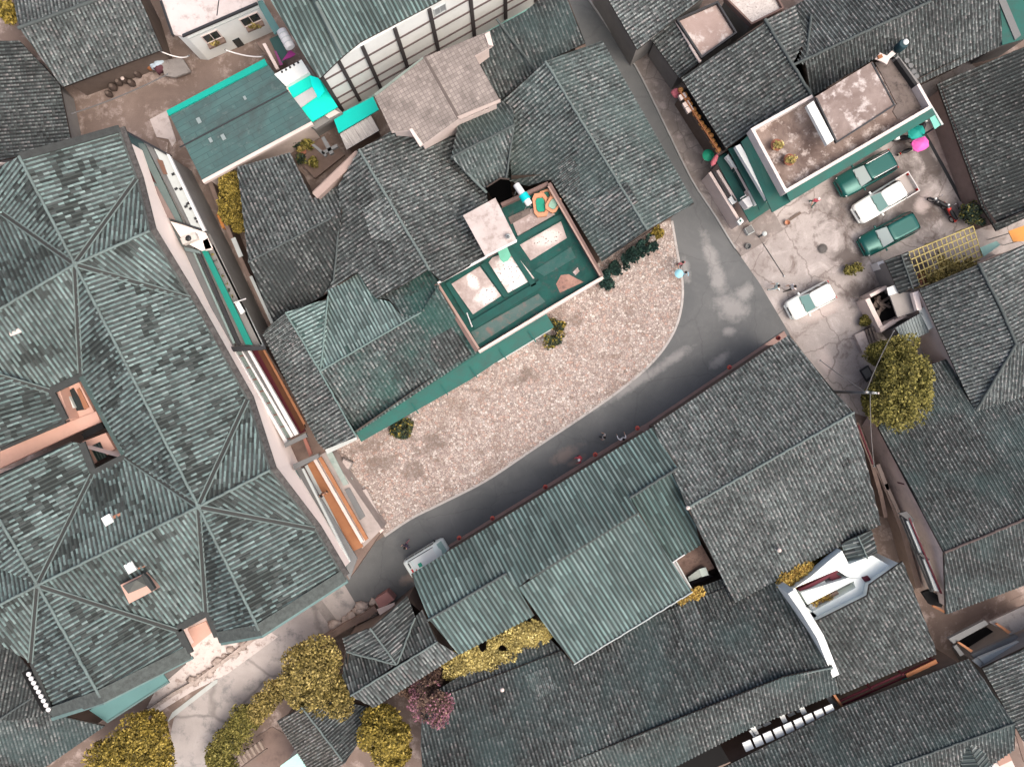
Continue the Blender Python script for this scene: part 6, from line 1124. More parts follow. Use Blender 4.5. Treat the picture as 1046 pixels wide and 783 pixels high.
# ---------------------------------------------------------------- vehicles
M_TYRE=plain('tyre',(.015,.015,.016),.85); M_RIM=plain('rim',(.5,.5,.5),.35,.8); M_CHROME=plain('bright_trim',(.62,.64,.64),.25,.7); M_LAMP=plain('lamp_glass',(.75,.78,.76),.15); M_TAIL=plain('tail_lamp',(.35,.01,.01),.25)
M_GRN=plain('green_car_paint',(.004,.075,.064),.25,.3,.5); M_WHT=plain('white_car_paint',(.74,.78,.74),.45,0,.4); M_WSC=plain('windscreen',(.23,.40,.36),.12,0,.6); M_WSP=plain('pale_windscreen',(.42,.50,.475),.15,0,.6); M_BLK=plain('black_plastic',(.02,.021,.022),.5); M_BED=paint('pickup_bed',(.33,.30,.28),.6,.4,2,obj=True); M_PALEV=plain('pale_van_paint',(.70,.78,.74),.5,0,.3)
def ring(x,w,zb,zt,cr):
    h=[(w*.80,zb),(w*.97,zb+.12),(w,zb+(zt-zb)*.5),(w*.97,zt-.09),(w*.86,zt)]
    return [Vector((x,y,z)) for y,z in h]+[Vector((x,0,zt+cr))]+[Vector((x,-y,z)) for y,z in reversed(h)]
def wheel(t,x,y,r=.34):
    mb=MB(); mb.torus((x,y,r),r*.72,r*.28,'Y',20,8); w=mb.build('wheel',M_TYRE,t,local=True)
    mb=MB(); s=1 if y>0 else -1; pts=[Vector((x,y-.1,r)),Vector((x,y+.1,r))]; mb.tube(pts,r*.55,14); mb.build('rim',M_RIM,w,local=True)
def panel(t,name,mat,q,push=.012,shrink=.06):
    """glass pane on a cabin face (4 corners)"""
    c=sum(q,Vector())/4; n=(q[1]-q[0]).cross(q[3]-q[0]).normalized(); ax=Vector((c.x,c.y,0)) if abs(n.z)<.9 else Vector((0,0,1))
    if n.dot(c-Vector((-.3,0,1.2)))<0: n=-n
    p=[c+(v-c)*(1-shrink)+n*push for v in q]; mb=MB(); mb.add(p+[v-n*.01 for v in p],[(0,1,2,3),(7,6,5,4),(0,1,5,4),(1,2,6,5),(2,3,7,6),(3,0,4,7)]); return mb.build(name,mat,t,local=True)
def car(name,label,cat,px,heading,paint_m,L=4.7,W=1.84,belt=1.02,roofz=1.70,xf=.95,xft=.30,xrt=-1.95,xr=-2.22,glass=M_WSC,rails=True,bed=None,group=None,nose=.92,rack=None):
    t=thing(name,label,cat,P(*px),math.radians(heading),group); h=L/2; w=W/2
    st=[(h,w*.66,.36,.72,.02),(h-.07,w*.84,.30,nose-.05,.02),(h-.28,w*.96,.24,nose,.03),(xf+.25,w,.22,belt-.06,.045),(xf-.2,w,.22,belt,.03),(0,w,.22,belt,.02),(-h+.5,w,.22,belt+.01,.02),(-h+.16,w*.95,.26,belt,.02),(-h+.04,w*.86,.32,belt-.1,.0)]
    if bed: st=[s for s in st if s[0]>bed-.01]+[(bed,w,.22,belt,.02)]
    mb=MB(); mb.loft([ring(*s) for s in reversed(st)]); mb.build('body',paint_m,t,local=True)
    bw=w*.90; rw=w*.71
    B=[Vector((xf,bw*.92,belt)),Vector((xf,-bw*.92,belt)),Vector((xr,-bw,belt)),Vector((xr,bw,belt))]
    Rf=[Vector((xft,rw,roofz-.03)),Vector((xft,-rw,roofz-.03)),Vector((xrt,-rw,roofz-.03)),Vector((xrt,rw,roofz-.03))]
    mb=MB(); mb.add([v-Vector((0,0,.05)) for v in B]+Rf,[(0,1,5,4),(1,2,6,5),(2,3,7,6),(3,0,4,7)]); mb.build('cabin',paint_m,t,local=True)
    mb=MB(); rr=[]
    for k,(dz,g) in enumerate(((-.05,1.0),(0.0,1.0),(.035,.93),(.05,.75))):
        pts=[]; x0,x1=xrt+.0,xft+.0; cxm=(x0+x1)/2; lx=(x1-x0)/2*g+.03; ly=rw*g+.02
        for a in range(24):
            th=2*math.pi*a/24; c,s=math.cos(th),math.sin(th); e=.28
            pts.append(Vector((cxm+lx*math.copysign(abs(c)**e,c),ly*math.copysign(abs(s)**e,s),roofz+dz-.02)))
        rr.append(pts)
    mb.loft(rr); mb.build('roof',paint_m,t,local=True)
    panel(t,'windscreen',glass,[B[0],B[1],Rf[1],Rf[0]]); panel(t,'rear_window',M_GLASS,[B[3],B[2],Rf[2],Rf[3]])
    for s in (1,-1):
        b0,b1=(B[0],B[3]) if s>0 else (B[1],B[2]); r0,r1=(Rf[0],Rf[3]) if s>0 else (Rf[1],Rf[2])
        for u0,u1 in ((.08,.40),(.42,.68),(.70,.97)): panel(t,'side_window',M_GLASS,[b0.lerp(b1,u0),b0.lerp(b1,u1),r0.lerp(r1,u1),r0.lerp(r1,u0)],shrink=.12)
        mb=MB(); mb.box((xf-.1,s*(w+.08),belt+.08),(.13,.2,.13)); mb.build('mirror',paint_m,t,local=True,bevel=.03)
        mb=MB(); mb.ell((h-.24,s*w*.70,nose-.13),(.17,.2,.09),10,6); mb.build('headlight',M_LAMP,t,local=True)
        mb=MB(); mb.box(((bed if bed else 0)*0-h+.07,s*w*.78,belt-.18),(.1,.2,.3)); mb.build('tail_light',M_TAIL,t,local=True,bevel=.02)
        if rails: mb=MB(); mb.tube([(xft-.15,s*rw*.93,roofz+.04),(xft-.3,s*rw*.93,roofz+.09),(xrt+.25,s*rw*.93,roofz+.09),(xrt+.1,s*rw*.93,roofz+.04)],.028,6); mb.build('roof_rail',M_CHROME,t,local=True)
    mb=MB(); mb.box((h+.0,0,.45),(.12,W*.72,.2)); mb.build('front_bumper',paint_m,t,local=True,bevel=.04); mb=MB(); mb.box((h-.03,0,nose-.16),(.06,W*.42,.16)); mb.build('grille',M_BLK,t,local=True,bevel=.01)
    mb=MB(); mb.box((-h+.0,0,.5),(.14,W*.85,.22)); mb.build('rear_bumper',M_BLK,t,local=True,bevel=.04)
    mb=MB(); mb.tube([(xf+.04,.55,belt+.03),(xf-.05,-.05,belt+.09)],.013,5); mb.tube([(xf+.04,-.02,belt+.03),(xf-.05,-.6,belt+.09)],.013,5); mb.build('wiper',M_BLK,t,local=True)
    for x in (h-.85,-h+.9):
        for s in (1,-1): wheel(t,x,s*(w-.12))
    if bed:
        x0,x1=-h,bed; mb=MB(); mb.box(((x0+x1)/2,0,.62),(x1-x0,W*.92,.1)); mb.build('bed_floor',M_BED,t,local=True)
        mb=MB()
        for s in (1,-1): mb.box(((x0+x1)/2,s*(w-.05),.82),(x1-x0,.09,.42))
        mb.box((x0+.04,0,.82),(.08,W*.9,.40)); mb.build('bed_side',paint('bed_rim',(.55,.54,.52),.45,.3,obj=True) if not bpy.data.materials.get('bed_rim') else bpy.data.materials['bed_rim'],t,local=True,bevel=.02)
    return t
H0=210.5
car('parked_car','dark green estate car with silver roof rails parked closest to the terrace building','car',(880,180),209,M_GRN,4.75,1.86,glass=M_WSP)
car('parked_pickup','white pickup truck with an empty grey bed parked between the two green cars','pickup',(899,205),211,M_WHT,5.05,1.78,xf=1.05,xft=.55,xrt=-1.15,xr=-1.3,bed=-1.32,rails=False,roofz=1.72)
car('parked_car','dark green estate car without rails, lowest of the three cars parked in a row','car',(902.5,241),207.5,M_GRN,4.55,1.82,glass=M_WSP,rails=False)
car('parked_car','white car parked alone at the yard entrance beside the road','car',(824,308),208,M_WHT,3.75,1.72,xf=.80,xft=.22,xrt=-1.5,xr=-1.76,rails=False)
# white minibus under the eave
t=thing('minibus','white minibus with red rear markings and a green roof hatch, half under the teal eave','minibus',P(438,566),math.radians(31)); t.scale=(.76,.86,.9); mb=MB(); rings=[]
for x,w_,zt in ((-2.25,.70,1.6),(-2.2,.82,1.86),(-1.9,.87,1.95),(1.2,.87,1.95),(1.65,.85,1.80),(2.05,.80,1.15),(2.25,.70,.85)):
    rings.append([Vector((x,y*w_,z)) for y,z in ((.9,.3),(1,.5),(1,zt*.6),(.94,zt-.12),(.8,zt-.02),(0,zt+.02),(-.8,zt-.02),(-.94,zt-.12),(-1,zt*.6),(-1,.5),(-.9,.3))])
mb.loft(rings); mb.build('body',M_PALEV,t,local=True)
mb=MB(); mb.prism([(x,y,1.99) for x,y in ((-1.2,-.62),(1.1,-.62),(1.1,.62),(-1.2,.62))],thick=.04); mb.build('roof_panel',M_WHT,t,local=True,bevel=.02)
mb=MB(); mb.box((-.78,-.12,2.01),(.38,.36,.06)); mb.build('roof_hatch',paint('hatch_green',(.03,.35,.22),.5,.2,obj=True),t,local=True,bevel=.02)
panel(t,'windscreen',paint('bus_glass',(.35,.52,.48),.15,.1,obj=True),[Vector((1.60,.72,1.82)),Vector((1.60,-.72,1.82)),Vector((2.06,-.70,1.18)),Vector((2.06,.70,1.18))],push=.03)
for s in (1,-1):
    for x0,x1 in ((-1.9,-.9),(-.8,.2),(.3,1.3)): mb=MB(); mb.box(((x0+x1)/2,s*.855,1.5),(x1-x0,.06,.42)); mb.build('side_window',M_GLASS,t,local=True,bevel=.01)
    mb=MB(); mb.tube([(-1.7,s*.66,2.0),(1.2,s*.66,2.0)],.03,6); mb.build('roof_rail',M_STEEL,t,local=True)
    mb=MB(); mb.box((1.5,s*.98,1.25),(.14,.22,.2)); mb.build('mirror',M_BLK,t,local=True,bevel=.03); mb=MB(); mb.ell((2.16,s*.6,.72),(.1,.16,.1)); mb.build('headlight',M_LAMP,t,local=True)
    for x in (1.45,-1.4): wheel(t,x,s*.74,.31)
mb=MB(); mb.box((-1.55,-.02,2.0),(.16,1.15,.07)); mb.box((-1.95,-.02,1.985),(.13,1.1,.07)); mb.build('light_bar',M_WHT,t,local=True,bevel=.02)
mb=MB(); mb.box((-1.75,-.30,1.99),(.16,.5,.05)); mb.box((-1.35,-.45,1.99),(.12,.35,.05)); mb.build('red_marking',paint('marking_red',(.5,.03,.03),.5,.2,obj=True),t,local=True); mb=MB(); mb.box((-1.75,.30,1.99),(.12,.5,.05)); mb.build('dark_marking',M_BLK,t,local=True)
# motorcycles and scooters
def moto(label,px,heading,col,canopy=None,kind='motorcycle',box=None,name='motorcycle'):
    t=thing(name,label,kind,P(*px),math.radians(heading))
    for x in (.62,-.62): 
        mb=MB(); mb.torus((x,0,.29),.24,.06,'Y',18,7); w=mb.build('wheel',M_TYRE,t,local=True); mb=MB(); mb.tube([(x,-.04,.29),(x,.04,.29)],.18,12); mb.build('rim',M_RIM,w,local=True)
    mb=MB(); mb.tube([(.62,.09,.29),(.42,.09,.95),(.42,-.09,.95),(.62,-.09,.29)],.028,6); mb.build('fork',M_METAL,t,local=True)
    mb=MB(); mb.loft([[Vector((x,y*w,z+dz*h)) for y,dz in ((1,0),(.7,.8),(0,1),(-.7,.8),(-1,0),(-.7,-.7),(0,-1),(.7,-.7))] for x,w,z,h in ((.46,.06,.72,.10),(.3,.17,.68,.16),(0,.15,.62,.14),(-.3,.13,.6,.12))]); mb.build('fairing',col,t,local=True)
    mb=MB(); mb.box((.02,0,.36),(.5,.24,.3)); mb.build('engine',M_STEEL,t,local=True,bevel=.03)
    mb=MB(); mb.loft([[Vector((x,y*w,z+dz*.07)) for y,dz in ((1,-.6),(.9,.6),(0,1),(-.9,.6),(-1,-.6),(0,-1))] for x,w,z in ((.1,.09,.76),(-.15,.15,.76),(-.5,.14,.80),(-.78,.08,.84))]); mb.build('seat',M_BLK,t,local=True)
    mb=MB(); mb.tube([(.30,.36,1.02),(.40,.2,1.03),(.43,0,.98),(.40,-.2,1.03),(.30,-.36,1.02)],.02,6); hb=mb.build('handlebar',M_STEEL,t,local=True)
    for s in (1,-1): mb=MB(); mb.tube([(.38,s*.25,1.03),(.36,s*.30,1.2)],.01,5); mb.ell((.36,s*.30,1.22),(.03,.08,.05),8,5); mb.build('mirror',M_CHROME,hb,local=True)
    mb=MB(); mb.ell((.53,0,.88),(.10,.10,.10),10,7); mb.build('headlight',M_LAMP,t,local=True); mb=MB(); mb.box((-.82,0,.7),(.07,.18,.09)); mb.build('tail_light',M_TAIL,t,local=True,bevel=.01)
    mb=MB(); mb.loft([[Vector((x,y*.08,z)) for y in (-1,1)]+[Vector((x,y*.08,z+.02)) for y in (1,-1)] for x,z in ((-.38,.55),(-.62,.63),(-.9,.55))],smooth=False); mb.build('mudguard',col,t,local=True); mb=MB(); mb.loft([[Vector((x,y*.07,z)) for y in (-1,1)]+[Vector((x,y*.07,z+.02)) for y in (1,-1)] for x,z in ((.38,.56),(.62,.62),(.88,.5))],smooth=False); mb.build('mudguard',col,t,local=True)
    if box: mb=MB(); mb.box((-.86,0,.98),(.34,.36,.28)); mb.build('top_box',box,t,local=True,bevel=.05)
    if canopy:
        mb=MB(); rr=[]
        for r_,z in ((1.0,1.78),(.8,1.92),(.5,2.02),(.12,2.08)):
            rr.append([Vector((.25+r_*.66*math.copysign(abs(math.cos(a))**.7,math.cos(a)),r_*.52*math.copysign(abs(math.sin(a))**.7,math.sin(a)),z-(.17 if i%2 else 0)*r_)) for i,a in enumerate([2*math.pi*k/16 for k in range(16)])])
        mb.loft(rr,cap=True); mb.build('rain_canopy',canopy,t,local=True); mb=MB(); mb.tube([(.40,0,1.0),(.25,0,2.05)],.02,6); mb.build('canopy_pole',M_METAL,t,local=True)
    return t
moto('scooter under a bright pink rain canopy, right behind the upper green car',(925,155.5),22,plain('pale_scooter',(.45,.42,.30),.4),plain('pink_canopy',(.74,.12,.42),.55),'scooter',name='scooter')
moto('scooter under a teal green rain canopy with a white top box, beside the terrace building',(921,143),8,plain('dark_scooter',(.03,.05,.05),.4),plain('teal_canopy',(.015,.32,.26),.55),'scooter',box=M_WHT,name='scooter')
moto('dark motorcycle without canopy parked beside the green tin canopy',(938,134.5),75,plain('black_moto',(.03,.03,.035),.4),box=paint('box_tan',(.45,.22,.10),.6,.2,obj=True))
moto('black motorcycle parked in the yard by the drain, left one of a pair',(955.5,209),150,plain('black_moto2',(.025,.028,.03),.4))
moto('motorcycle with red fairing parked in the yard by the drain, right one of a pair',(966,218),120,plain('red_moto',(.55,.05,.04),.4))
# ---------------------------------------------------------------- people
def skin_body(pose,s=1.0):
    """one continuous figure from a joint skeleton, grown by the skin modifier; +x is forwards"""
    sw=pose.get('step',0.0); J=[];E=[];Rr=[]
    def j(p,r,par=None):
        J.append(Vector(p)*s); Rr.append(r*s); 
        if par is not None: E.append((par,len(J)-1))
        return len(J)-1
    lean=pose.get('lean',0.0)
    pel=j((0,0,.95),.135); wa=j((lean*.3,0,1.12),.125,pel); ch=j((lean*.7,0,1.33),.15,wa); nb=j((lean*.95,0,1.48),.062,ch); hd=j((lean+.02,0,1.60),.092,nb); tp=j((lean+.01,0,1.70),.075,hd)
    hands=[]
    for sd in (1,-1):
        ph=sw*sd
        hp=j((0,sd*.10,.90),.105,pel); kn=j((ph*.5+.03,sd*.11,.50),.062,hp); an=j((ph-.02,sd*.11,.09),.042,kn); j((ph+.14,sd*.12,.04),.038,an)
        ap=pose.get('arms',{}).get(sd)
        if ap is None: el,wr=(-ph*.45-.03,sd*.25,1.14),(-ph*.7+.10,sd*.24,.92)
        else: el,wr=ap
        sh=j((lean*.85,sd*.185,1.42),.062,ch); e=j(el,.044,sh); w_=j(wr,.032,e); d=(Vector(wr)-Vector(el)).normalized(); hnd=Vector(wr)+d*.07; j(hnd,.036,w_); hands.append((hnd*s,d,sd))
    me=bpy.data.meshes.new('person_skeleton'); me.from_pydata([tuple(p) for p in J],E,[]); o=bpy.data.objects.new('person_skeleton',me); COL.objects.link(o)
    md=o.modifiers.new('skin','SKIN'); md.use_smooth_shade=True
    for i,v in enumerate(me.skin_vertices[0].data): v.radius=(Rr[i]*(.8 if i in(1,2) else 1),Rr[i]*(1.15 if i in (1,2) else 1)); v.use_root=(i==0)
    sb=o.modifiers.new('sub','SUBSURF'); sb.levels=2; sb.render_levels=2
    dg=bpy.context.evaluated_depsgraph_get(); ev=o.evaluated_get(dg); m2=bpy.data.meshes.new_from_object(ev); vs=[v.co.copy() for v in m2.vertices]; fs=[list(p.vertices) for p in m2.polygons]
    bpy.data.objects.remove(o); bpy.data.meshes.remove(me); bpy.data.meshes.remove(m2)
    return vs,fs,hands,Vector((lean+.02,0,1.60))*s
M_SKIN=plain('skin',(.45,.27,.19),.6); M_HAIR=plain('black_hair',(.012,.011,.011),.5); M_SHOE=plain('shoe',(.03,.03,.03),.6)
def person(label,px,heading,shirt,trou,pose={},z=0.0,s=1.0,hair=M_HAIR,hat=None):
    t=thing('person',label,'person',P(px[0],px[1],z),math.radians(heading))
    vs,fs,hands,head=skin_body(pose,s); mb=MB()
    mats=[M_SKIN,shirt,trou,M_SHOE]
    for f in fs:
        c=sum((vs[i] for i in f),Vector())/len(f)/s
        arm=abs(c.y)>.21 and c.z<1.25
        m=3 if c.z<.085 else 2 if (c.z<.96 and not arm) else 1 if (c.z<1.47 and not (arm and c.z<1.12)) else 0
        mb.f.append(list(f)); mb.m.append(m); mb.sm.append(True)
    mb.v=[tuple(v) for v in vs]
    for p,d,sd in hands:                                   # palm with five unequal bent fingers
        side=Vector((1,0,0)) if abs(d.x)<.8 else Vector((0,0,1)); side=(side-d*side.dot(d)).normalized(); cl=d.cross(side)*(-sd)
        for k,(o_,ln) in enumerate(((-.030,.062),(-.010,.074),(.010,.070),(.030,.055))):
            b=p+side*o_*s+d*.02*s; mb.tube([b,b+d*ln*.55*s,b+(d*ln*.9+cl*.03)*s],[.0095*s,.0085*s,.006*s],6,0)
        b=p-d*.03*s+side*.034*s; mb.tube([b,b+(side*.03+d*.03)*s,b+(side*.03+d*.06+cl*.015)*s],[.011*s,.0095*s,.007*s],6,0)
    hx=head; mb.ell(hx+Vector((.098,0,-.01))*s,(.02*s,.014*s,.024*s),8,5,0)             # nose
    for sd in (1,-1): mb.ell(hx+Vector((.0,sd*.088,0))*s,(.022*s,.014*s,.034*s),8,5,0)  # ears
    mb.build('body',mats,t,local=True)
    m2=MB()
    for sd in (1,-1): m2.ell(hx+Vector((.082,sd*.034,.022))*s,(.010*s,.014*s,.009*s),8,5)
    m2.box(hx+Vector((.088,0,-.045))*s,(.008*s,.05*s,.01*s)); m2.build('face',plain('face_dark',(.05,.02,.02),.5) if not bpy.data.materials.get('face_dark') else bpy.data.materials['face_dark'],t,local=True)
    m3=MB(); m3.ell(hx+Vector((-.016,0,.035))*s,(.108*s,.104*s,.105*s),14,9,rough=.12,seed=px[0],ph=(0,2.0)); m3.build('hat' if hat else 'hair',hat or hair,t,local=True)
    return t
cl=lambda n,c: plain(n,c,.8)
wk={'step':.22}; 
person('person in a red top and teal trousers walking beside the green terrace facade',(828,208),-95,cl('shirt_red',(.55,.10,.13)),cl('trousers_teal',(.03,.12,.10)),wk,hat=cl('hat_white',(.75,.72,.70)))
person('person with black hair in a pale mint shirt crossing from the road into the yard',(789,294.5),180,cl('shirt_mint',(.62,.80,.76)),cl('trousers_mint',(.50,.62,.60)),{'step':.28,'lean':.05})
person('person in black and white clothes stepping through the yard near the lone white car',(804.5,295),200,cl('shirt_white',(.70,.68,.66)),cl('trousers_black',(.03,.03,.03)),{'step':.3})
person('person in dark purple walking down the road near the white minibus',(417,554),225,cl('shirt_navy',(.06,.05,.08)),cl('trousers_plum',(.30,.15,.17)),{'step':.26,'lean':.08})
person('black haired person in grey standing on the road by the teal roof',(615,445),160,cl('shirt_grey',(.36,.37,.37)),cl('trousers_dark',(.04,.045,.05)),{'step':.1})
person('person in a white shirt with black hair at the roadside eave of the teal roof',(634,447),120,cl('shirt_white2',(.75,.77,.78)),cl('trousers_grey',(.2,.2,.22)),{'arms':{1:((.2,.3,1.2),(.42,.25,1.1)),-1:((.05,-.3,1.15),(.3,-.35,1.0))}})
person('person in a red coat with white hat bending on the muddy roadside patch',(592,466),215,cl('coat_red',(.60,.09,.11)),cl('trousers_red',(.30,.06,.08)),{'lean':.22,'arms':{1:((.35,.25,1.15),(.5,.2,.85)),-1:((.35,-.25,1.15),(.5,-.2,.85))}},hat=cl('hat_white2',(.78,.76,.76)))
person('person in a dark red jacket on the plaza kerb at the road bend',(693,271),-80,cl('jacket_red',(.42,.13,.15)),cl('trousers_brown',(.12,.08,.08)),{'step':.15},z=.12)
person('person in a black top and orange trousers standing beside the right yard wall',(984,181),200,cl('top_black',(.02,.02,.022)),cl('trousers_orange',(.42,.20,.09)),{'step':.2})
person('person in dark clothes with tan hat resting on the orange gallery walkway near the plaza',(333,502),-60,cl('jacket_tan',(.30,.17,.11)),cl('trousers_black2',(.02,.02,.02)),{'lean':.1},z=2.75)
t=thing('umbrella','pale sky blue open umbrella on the plaza kerb at the road bend','umbrella',P(695,278,.12)); q=P(694,279,2.0); mb=MB(); rr=[]
for r_,zz in ((.34,-.14),(.26,-.04),(.14,.03),(.03,.07)): rr.append([q+Vector((r_*math.cos(a),r_*math.sin(a),zz-(.03*r_/.5 if k%2 else 0))) for k,a in enumerate([2*math.pi*i/16 for i in range(16)])])
mb.loft(rr); mb.build('canopy',cl('sky_cloth',(.30,.62,.72)),t); mb=MB(); mb.tube([q+Vector((0,0,.12)),q-Vector((0,0,1.0))],.012,6); mb.build('shaft',M_METAL,t); mb=MB(); mb.tube([q-Vector((0,0,1.0)),q-Vector((.03,0,1.08)),q-Vector((.08,0,1.05))],.018,6); mb.build('handle',M_BLK,t)
person('person holding the pale blue umbrella on the plaza kerb at the road bend',(696,281),-80,cl('shirt_blue',(.25,.4,.48)),cl('trousers_blue',(.08,.1,.14)),{'arms':{1:((.12,.28,1.18),(.26,.20,1.22))}},z=.12)
# ---------------------------------------------------------------- street things
for i,(x,y,l) in enumerate([(469,549,'red lantern hanging at the teal workshop eave, nearest to the white minibus'),(503,529,'red lantern hanging at the teal workshop eave, second from the minibus'),(557,497,'red lantern at the teal workshop eave left of the muddy road patch'),(608,464,'large orange red lantern at the teal workshop eave right of the person in red'),(651,437,'pinkish red lantern where teal workshop and grey corner house meet'),(745,375,'red lantern at the middle of the grey corner house eave'),(795,345,'red lantern at the top corner of the grey corner house eave')]):
    z=3.2; q=P(x,y,z); t=thing('lantern',l,'lantern',q,0,'lanterns along the road eaves'); mb=MB(); mb.lathe(q,[(.08,-.2),(.16,-.11),(.18,0),(.16,.11),(.08,.2)],14); mb.build('shade',M_LANT,t); mb=MB(); mb.lathe(q,[(.09,.19),(.09,.24),(.03,.25)],10); mb.lathe(q,[(.08,-.25),(.08,-.19)],10); mb.build('trim',M_MAROON,t); mb=MB(); mb.tube([q-Vector((0,0,.3)),q-Vector((0,0,.55))],.03,6); mb.build('tassel',M_LANT,t)
setp(slab(None,'eave_walkway',[(425,590),(668,441),(806,347),(801,338),(664,430),(420,580)],.12,.13,paint('brick_walk',(.32,.22,.19),.85,.6,1.2,(.14,.095,.08))),kind='structure')
t=thing('bollard_lamp','short post with a white round cap at the left corner of the yard','post',P(775,242)); q=P(775,242,0); mb=MB(); mb.tube([q,q+Vector((0,0,1.3))],.09,10); mb.build('post',M_GREYS,t); mb=MB(); mb.lathe(q+Vector((0,0,1.3)),[(.15,0),(.2,.06),(.18,.14),(.06,.17)],14); mb.build('cap',M_PALES,t)
t=thing('hose','thin dark hose lying straight across the yard from the white capped post','hose',P(788,262)); mb=MB(); mb.tube([P(777,245,.04),P(790,265,.04),P(801,282,.04)],.03,6); mb.build('hose',M_STEEL,t); mb=MB(); mb.ell(P(801,282,.06),(.08,.08,.06)); mb.build('nozzle',M_METAL,t)
for (x,y,l,m) in ((803,228,'orange round bucket on the yard below the green facade',paint('bucket_orange',(.50,.25,.15),.6,.3,3)),(735,206,'white round basin on the paved lane beside the pink slatted screen',M_PALES),(764,236,'pale square crate near the white capped post',M_PALES),(763,252,'pale round basin at the yard corner by the road',M_GREYS)):
    q=P(x,y,.02 if x>750 else .1); t=thing('bucket' if 'bucket' in l else 'crate' if 'crate' in l else 'basin',l,'bucket' if 'bucket' in l else 'crate' if 'crate' in l else 'basin',q); mb=MB()
    if 'crate' in l: mb.box(q+Vector((0,0,.25)),(.6,.6,.5),.5); mb.build('case',m,t,bevel=.03); mb=MB(); mb.box(q+Vector((0,0,.52)),(.5,.5,.05),.5); mb.build('lid',M_GREYS,t)
    else: mb.lathe(q,[(.18,0),(.22,.28),(.24,.32),(.2,.32),(.18,.1)],14); mb.build('body',m,t); mb=MB(); mb.torus(q+Vector((0,0,.32)),.22,.02,'Z',16,6); mb.build('rim',M_GREYS,t)
# planks / bench, drain
t=thing('plank','weathered brown plank lying on the yard below the green facade','plank',P(812,222)); mb=MB(); a,b=P(806,225,.1),P(818,217,.1); d=(b-a).normalized(); s=Vector((-d.y,d.x,0))*.1; mb.prism([a-s,b-s,b+s,a+s],thick=.07); mb.build('board',M_WOODW,t); 
for u in (.15,.85): q=a.lerp(b,u); mb=MB(); mb.box((q.x,q.y,.02),(.25,.12,.05),.9); mb.build('batten',M_WOODW,t)
setp(slab(None,'drain_channel',[(944,138),(947,137),(984,204),(981,206)],.02,.03,M_STEEL),kind='structure'); setp(slab(None,'yard_paving',[(947,137),(960,128),(990,180),(1000,205),(986,206)],.025,.03,concrete('yard_strip',(.24,.185,.165),(.32,.26,.235),(.18,.13,.11),.5)),kind='structure')
setp(slab(None,'lane_path',[(868,420),(898,430),(925,520),(955,605),(975,640),(1060,600),(1060,640),(985,665),(955,660),(915,560),(895,510)],.02,.03,M_DIRT),kind='structure')
setp(slab(None,'side_path',[(170,738),(176,727),(222,692),(222,697),(190,722)],.03,.04,M_FELT2 if False else paint('pale_path',(.42,.45,.43),.85,.4)),kind='structure')
setp(slab(None,'road_repair',[(318,613),(326,609),(347,637),(340,643)],.022,.02,M_CONCG),kind='structure')
def wire(name,label,a,b,sag,r,mat,sup=True):
    A,B=P(*a),P(*b); t=thing(name,label,'cable',A); mb=MB(); mb.tube([A.lerp(B,k/14)-Vector((0,0,sag*4*(k/14)*(1-k/14))) for k in range(15)],r,5); mb.build('line',mat,t); 
    for q in (A,B): mb=MB(); mb.ell(q,(.07,.07,.07),8,5); mb.build('insulator',M_GREYS,t)
M_WIREW=plain('white_cable',(.65,.63,.6),.6)
wire('cable','pale cable stretched diagonally over the brown courtyard at the top left',(74,116,3.4),(171,76,3.4),.3,.05,M_CABLE); wire('cable','white cable drooping from the white house towards the teal annexe',(230,51,3.8),(268,58,4.3),.4,.05,M_WIREW); wire('cable','white cable curving across the courtyard to the flower box wall',(165,53,3.6),(193,57,3.2),.6,.05,M_WIREW)
t=thing('utility_pole','grey utility pole with a pale crossarm rising through the yellow tree','utility pole',P(888,401)); q=P(890,401,8.3); mb=MB(); mb.tube([(q.x,q.y,0),(q.x,q.y,8.6)],[.14,.10],10); mb.build('pole',M_GREYS,t); a,b=P(883,400,8.2),P(897.5,401.5,8.2); mb=MB(); d=(b-a).normalized(); s=Vector((-d.y,d.x,0))*.06; mb.prism([a-s,b-s,b+s,a+s],thick=.1); mb.build('crossarm',M_PALES,t); 
for u in (.08,.5,.95): mb=MB(); mb.lathe(a.lerp(b,u),[(.05,0),(.08,.06),(.05,.12)],8); mb.build('insulator',M_CREAM,t)
wire('cable','taut wire running up right from the utility pole over the small tree crown',(885,399,8.3),(913,338,5.5),.2,.035,M_CABLE); wire('cable','wire running left from the utility pole over the yard',(884,400,8.3),(838,368,5.5),.2,.03,M_CABLE); wire('cable','wire running straight down from the utility pole along the lane',(889,402,8.2),(893,476,5.0),.2,.03,M_CABLE)
# courtyard clutter at the top left
t=thing('laundry_heap','heap of pale blue and maroon washing at the edge of the top left courtyard','laundry',P(161,66)); mb=MB(); mb.ell(P(160,64,.8),(.55,.5,.4),12,8,rough=.5,seed=2); mb.build('cloth',paint('blue_cloth',(.45,.55,.62),.8,.4,4),t); mb=MB(); mb.ell(P(163,69,.6),(.5,.45,.4),12,8,rough=.6,seed=6); mb.build('sheet',paint('maroon_cloth',(.10,.04,.05),.8,.4,4),t); mb=MB(); mb.ell(P(153,69,.5),(.25,.25,.3),10,7,rough=.5,seed=8); mb.build('bundle',M_WOODO,t); mb=MB(); q=P(161,66); mb.box((q.x,q.y,.2),(1.2,.9,.4),.5); mb.build('bench',M_WOODW,t)
t=thing('stone_slab','grey weathered stone slab roofing a low store in the top left courtyard','slab',P(180,70)); slab(t,'top',[(164,62),(186,59),(195,73),(178,79),(168,77)],.9,.2,M_CONCG); body(t,'base',[(167,64),(184,62),(191,72),(178,77),(170,75)],.7,0,M_BROWNW)
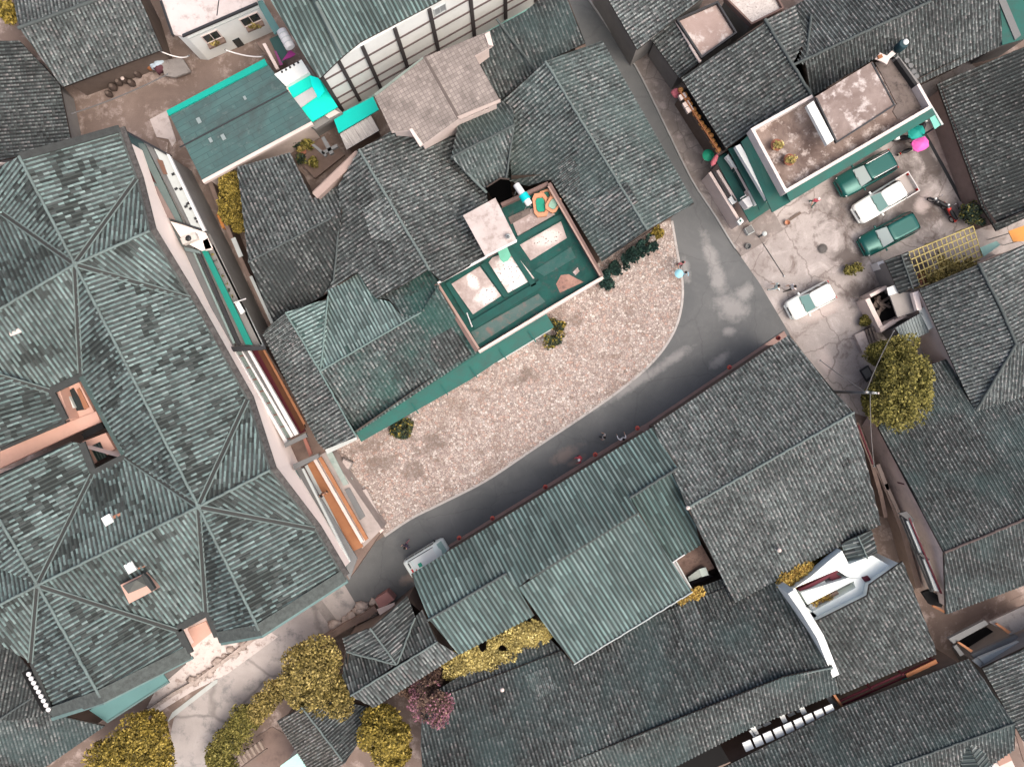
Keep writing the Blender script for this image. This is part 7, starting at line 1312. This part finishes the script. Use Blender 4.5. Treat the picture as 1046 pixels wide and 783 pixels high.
for i,(x,y,s_) in enumerate([(118,84,.32),(124,79,.28),(130,77,.26),(137,80,.28),(114,91,.26),(143,71,.26)]):
    y+=7; q=P(x,y); t=thing('jar',['squat dark jar by the courtyard wall, leftmost of the upper row','second dark jar from the left in the courtyard row','dark jar with a pale lid in the courtyard row','larger dark jar standing right of the pale lidded one in the courtyard','dark jar standing lower left of the courtyard row','small jar at the right end of the courtyard row near the washing'][i],'jar',q,0,'jars in the courtyard'); mb=MB(); mb.lathe(q,[(s_*.6,0),(s_,.35),(s_*.9,.6),(s_*.55,.75)],14); mb.build('body',paint('glazed_jar',(.07,.052,.044),.6,.5,3),t); mb=MB(); mb.lathe(q+Vector((0,0,.75)),[(s_*.58,0),(s_*.55,.06),(.04,.1)],12); mb.build('lid',M_CREAM if i==2 else M_WOODW,t)
t=thing('slab_path','pale broken concrete slab between courtyard and teal annexe','slab',P(165,125)); slab(t,'slab',[(153,122),(170,113),(180,144),(176,150),(172,142),(160,140)],.1,.12,M_CONCP); slab(t,'edge',[(158,140),(172,146),(170,158),(176,166),(170,160),(163,150)],.06,.08,M_CONC)
def vent(c,z,label):
    t=thing('roof_vent',label,'vent',P(c[0],c[1],z)); mb=MB(); q=P(c[0],c[1],z); mb.lathe(q-Vector((0,0,.3)),[(.09,0),(.09,.45)],12); mb.build('pipe',M_GREYS,t); mb=MB(); mb.lathe(q+Vector((0,0,.2)),[(.15,0),(.14,.06),(.04,.11)],12); mb.build('cap',M_CREAM,t)
vent((795,561),5.6,'small white vent pipe on the lower slope of the grey corner house'); vent((702,518),6.7,'pale round vent at the left end of the grey corner house ridge'); vent((513,703),5.5,'small white vent near the upper left of the very long bottom roof')

t=thing('manhole_cover','round dark manhole cover in the stained middle of the yard','manhole cover',P(840,254)); mb=MB(); mb.lathe(P(840,254,.0),[(.42,.0),(.42,.03),(.38,.035)],20); mb.build('frame',M_CONCG,t); mb=MB(); mb.lathe(P(840,254,.03),[(.36,0),(.36,.02),(.05,.022)],20); mb.build('lid',paint('cast_iron',(.10,.095,.09),.7,.5,4),t)
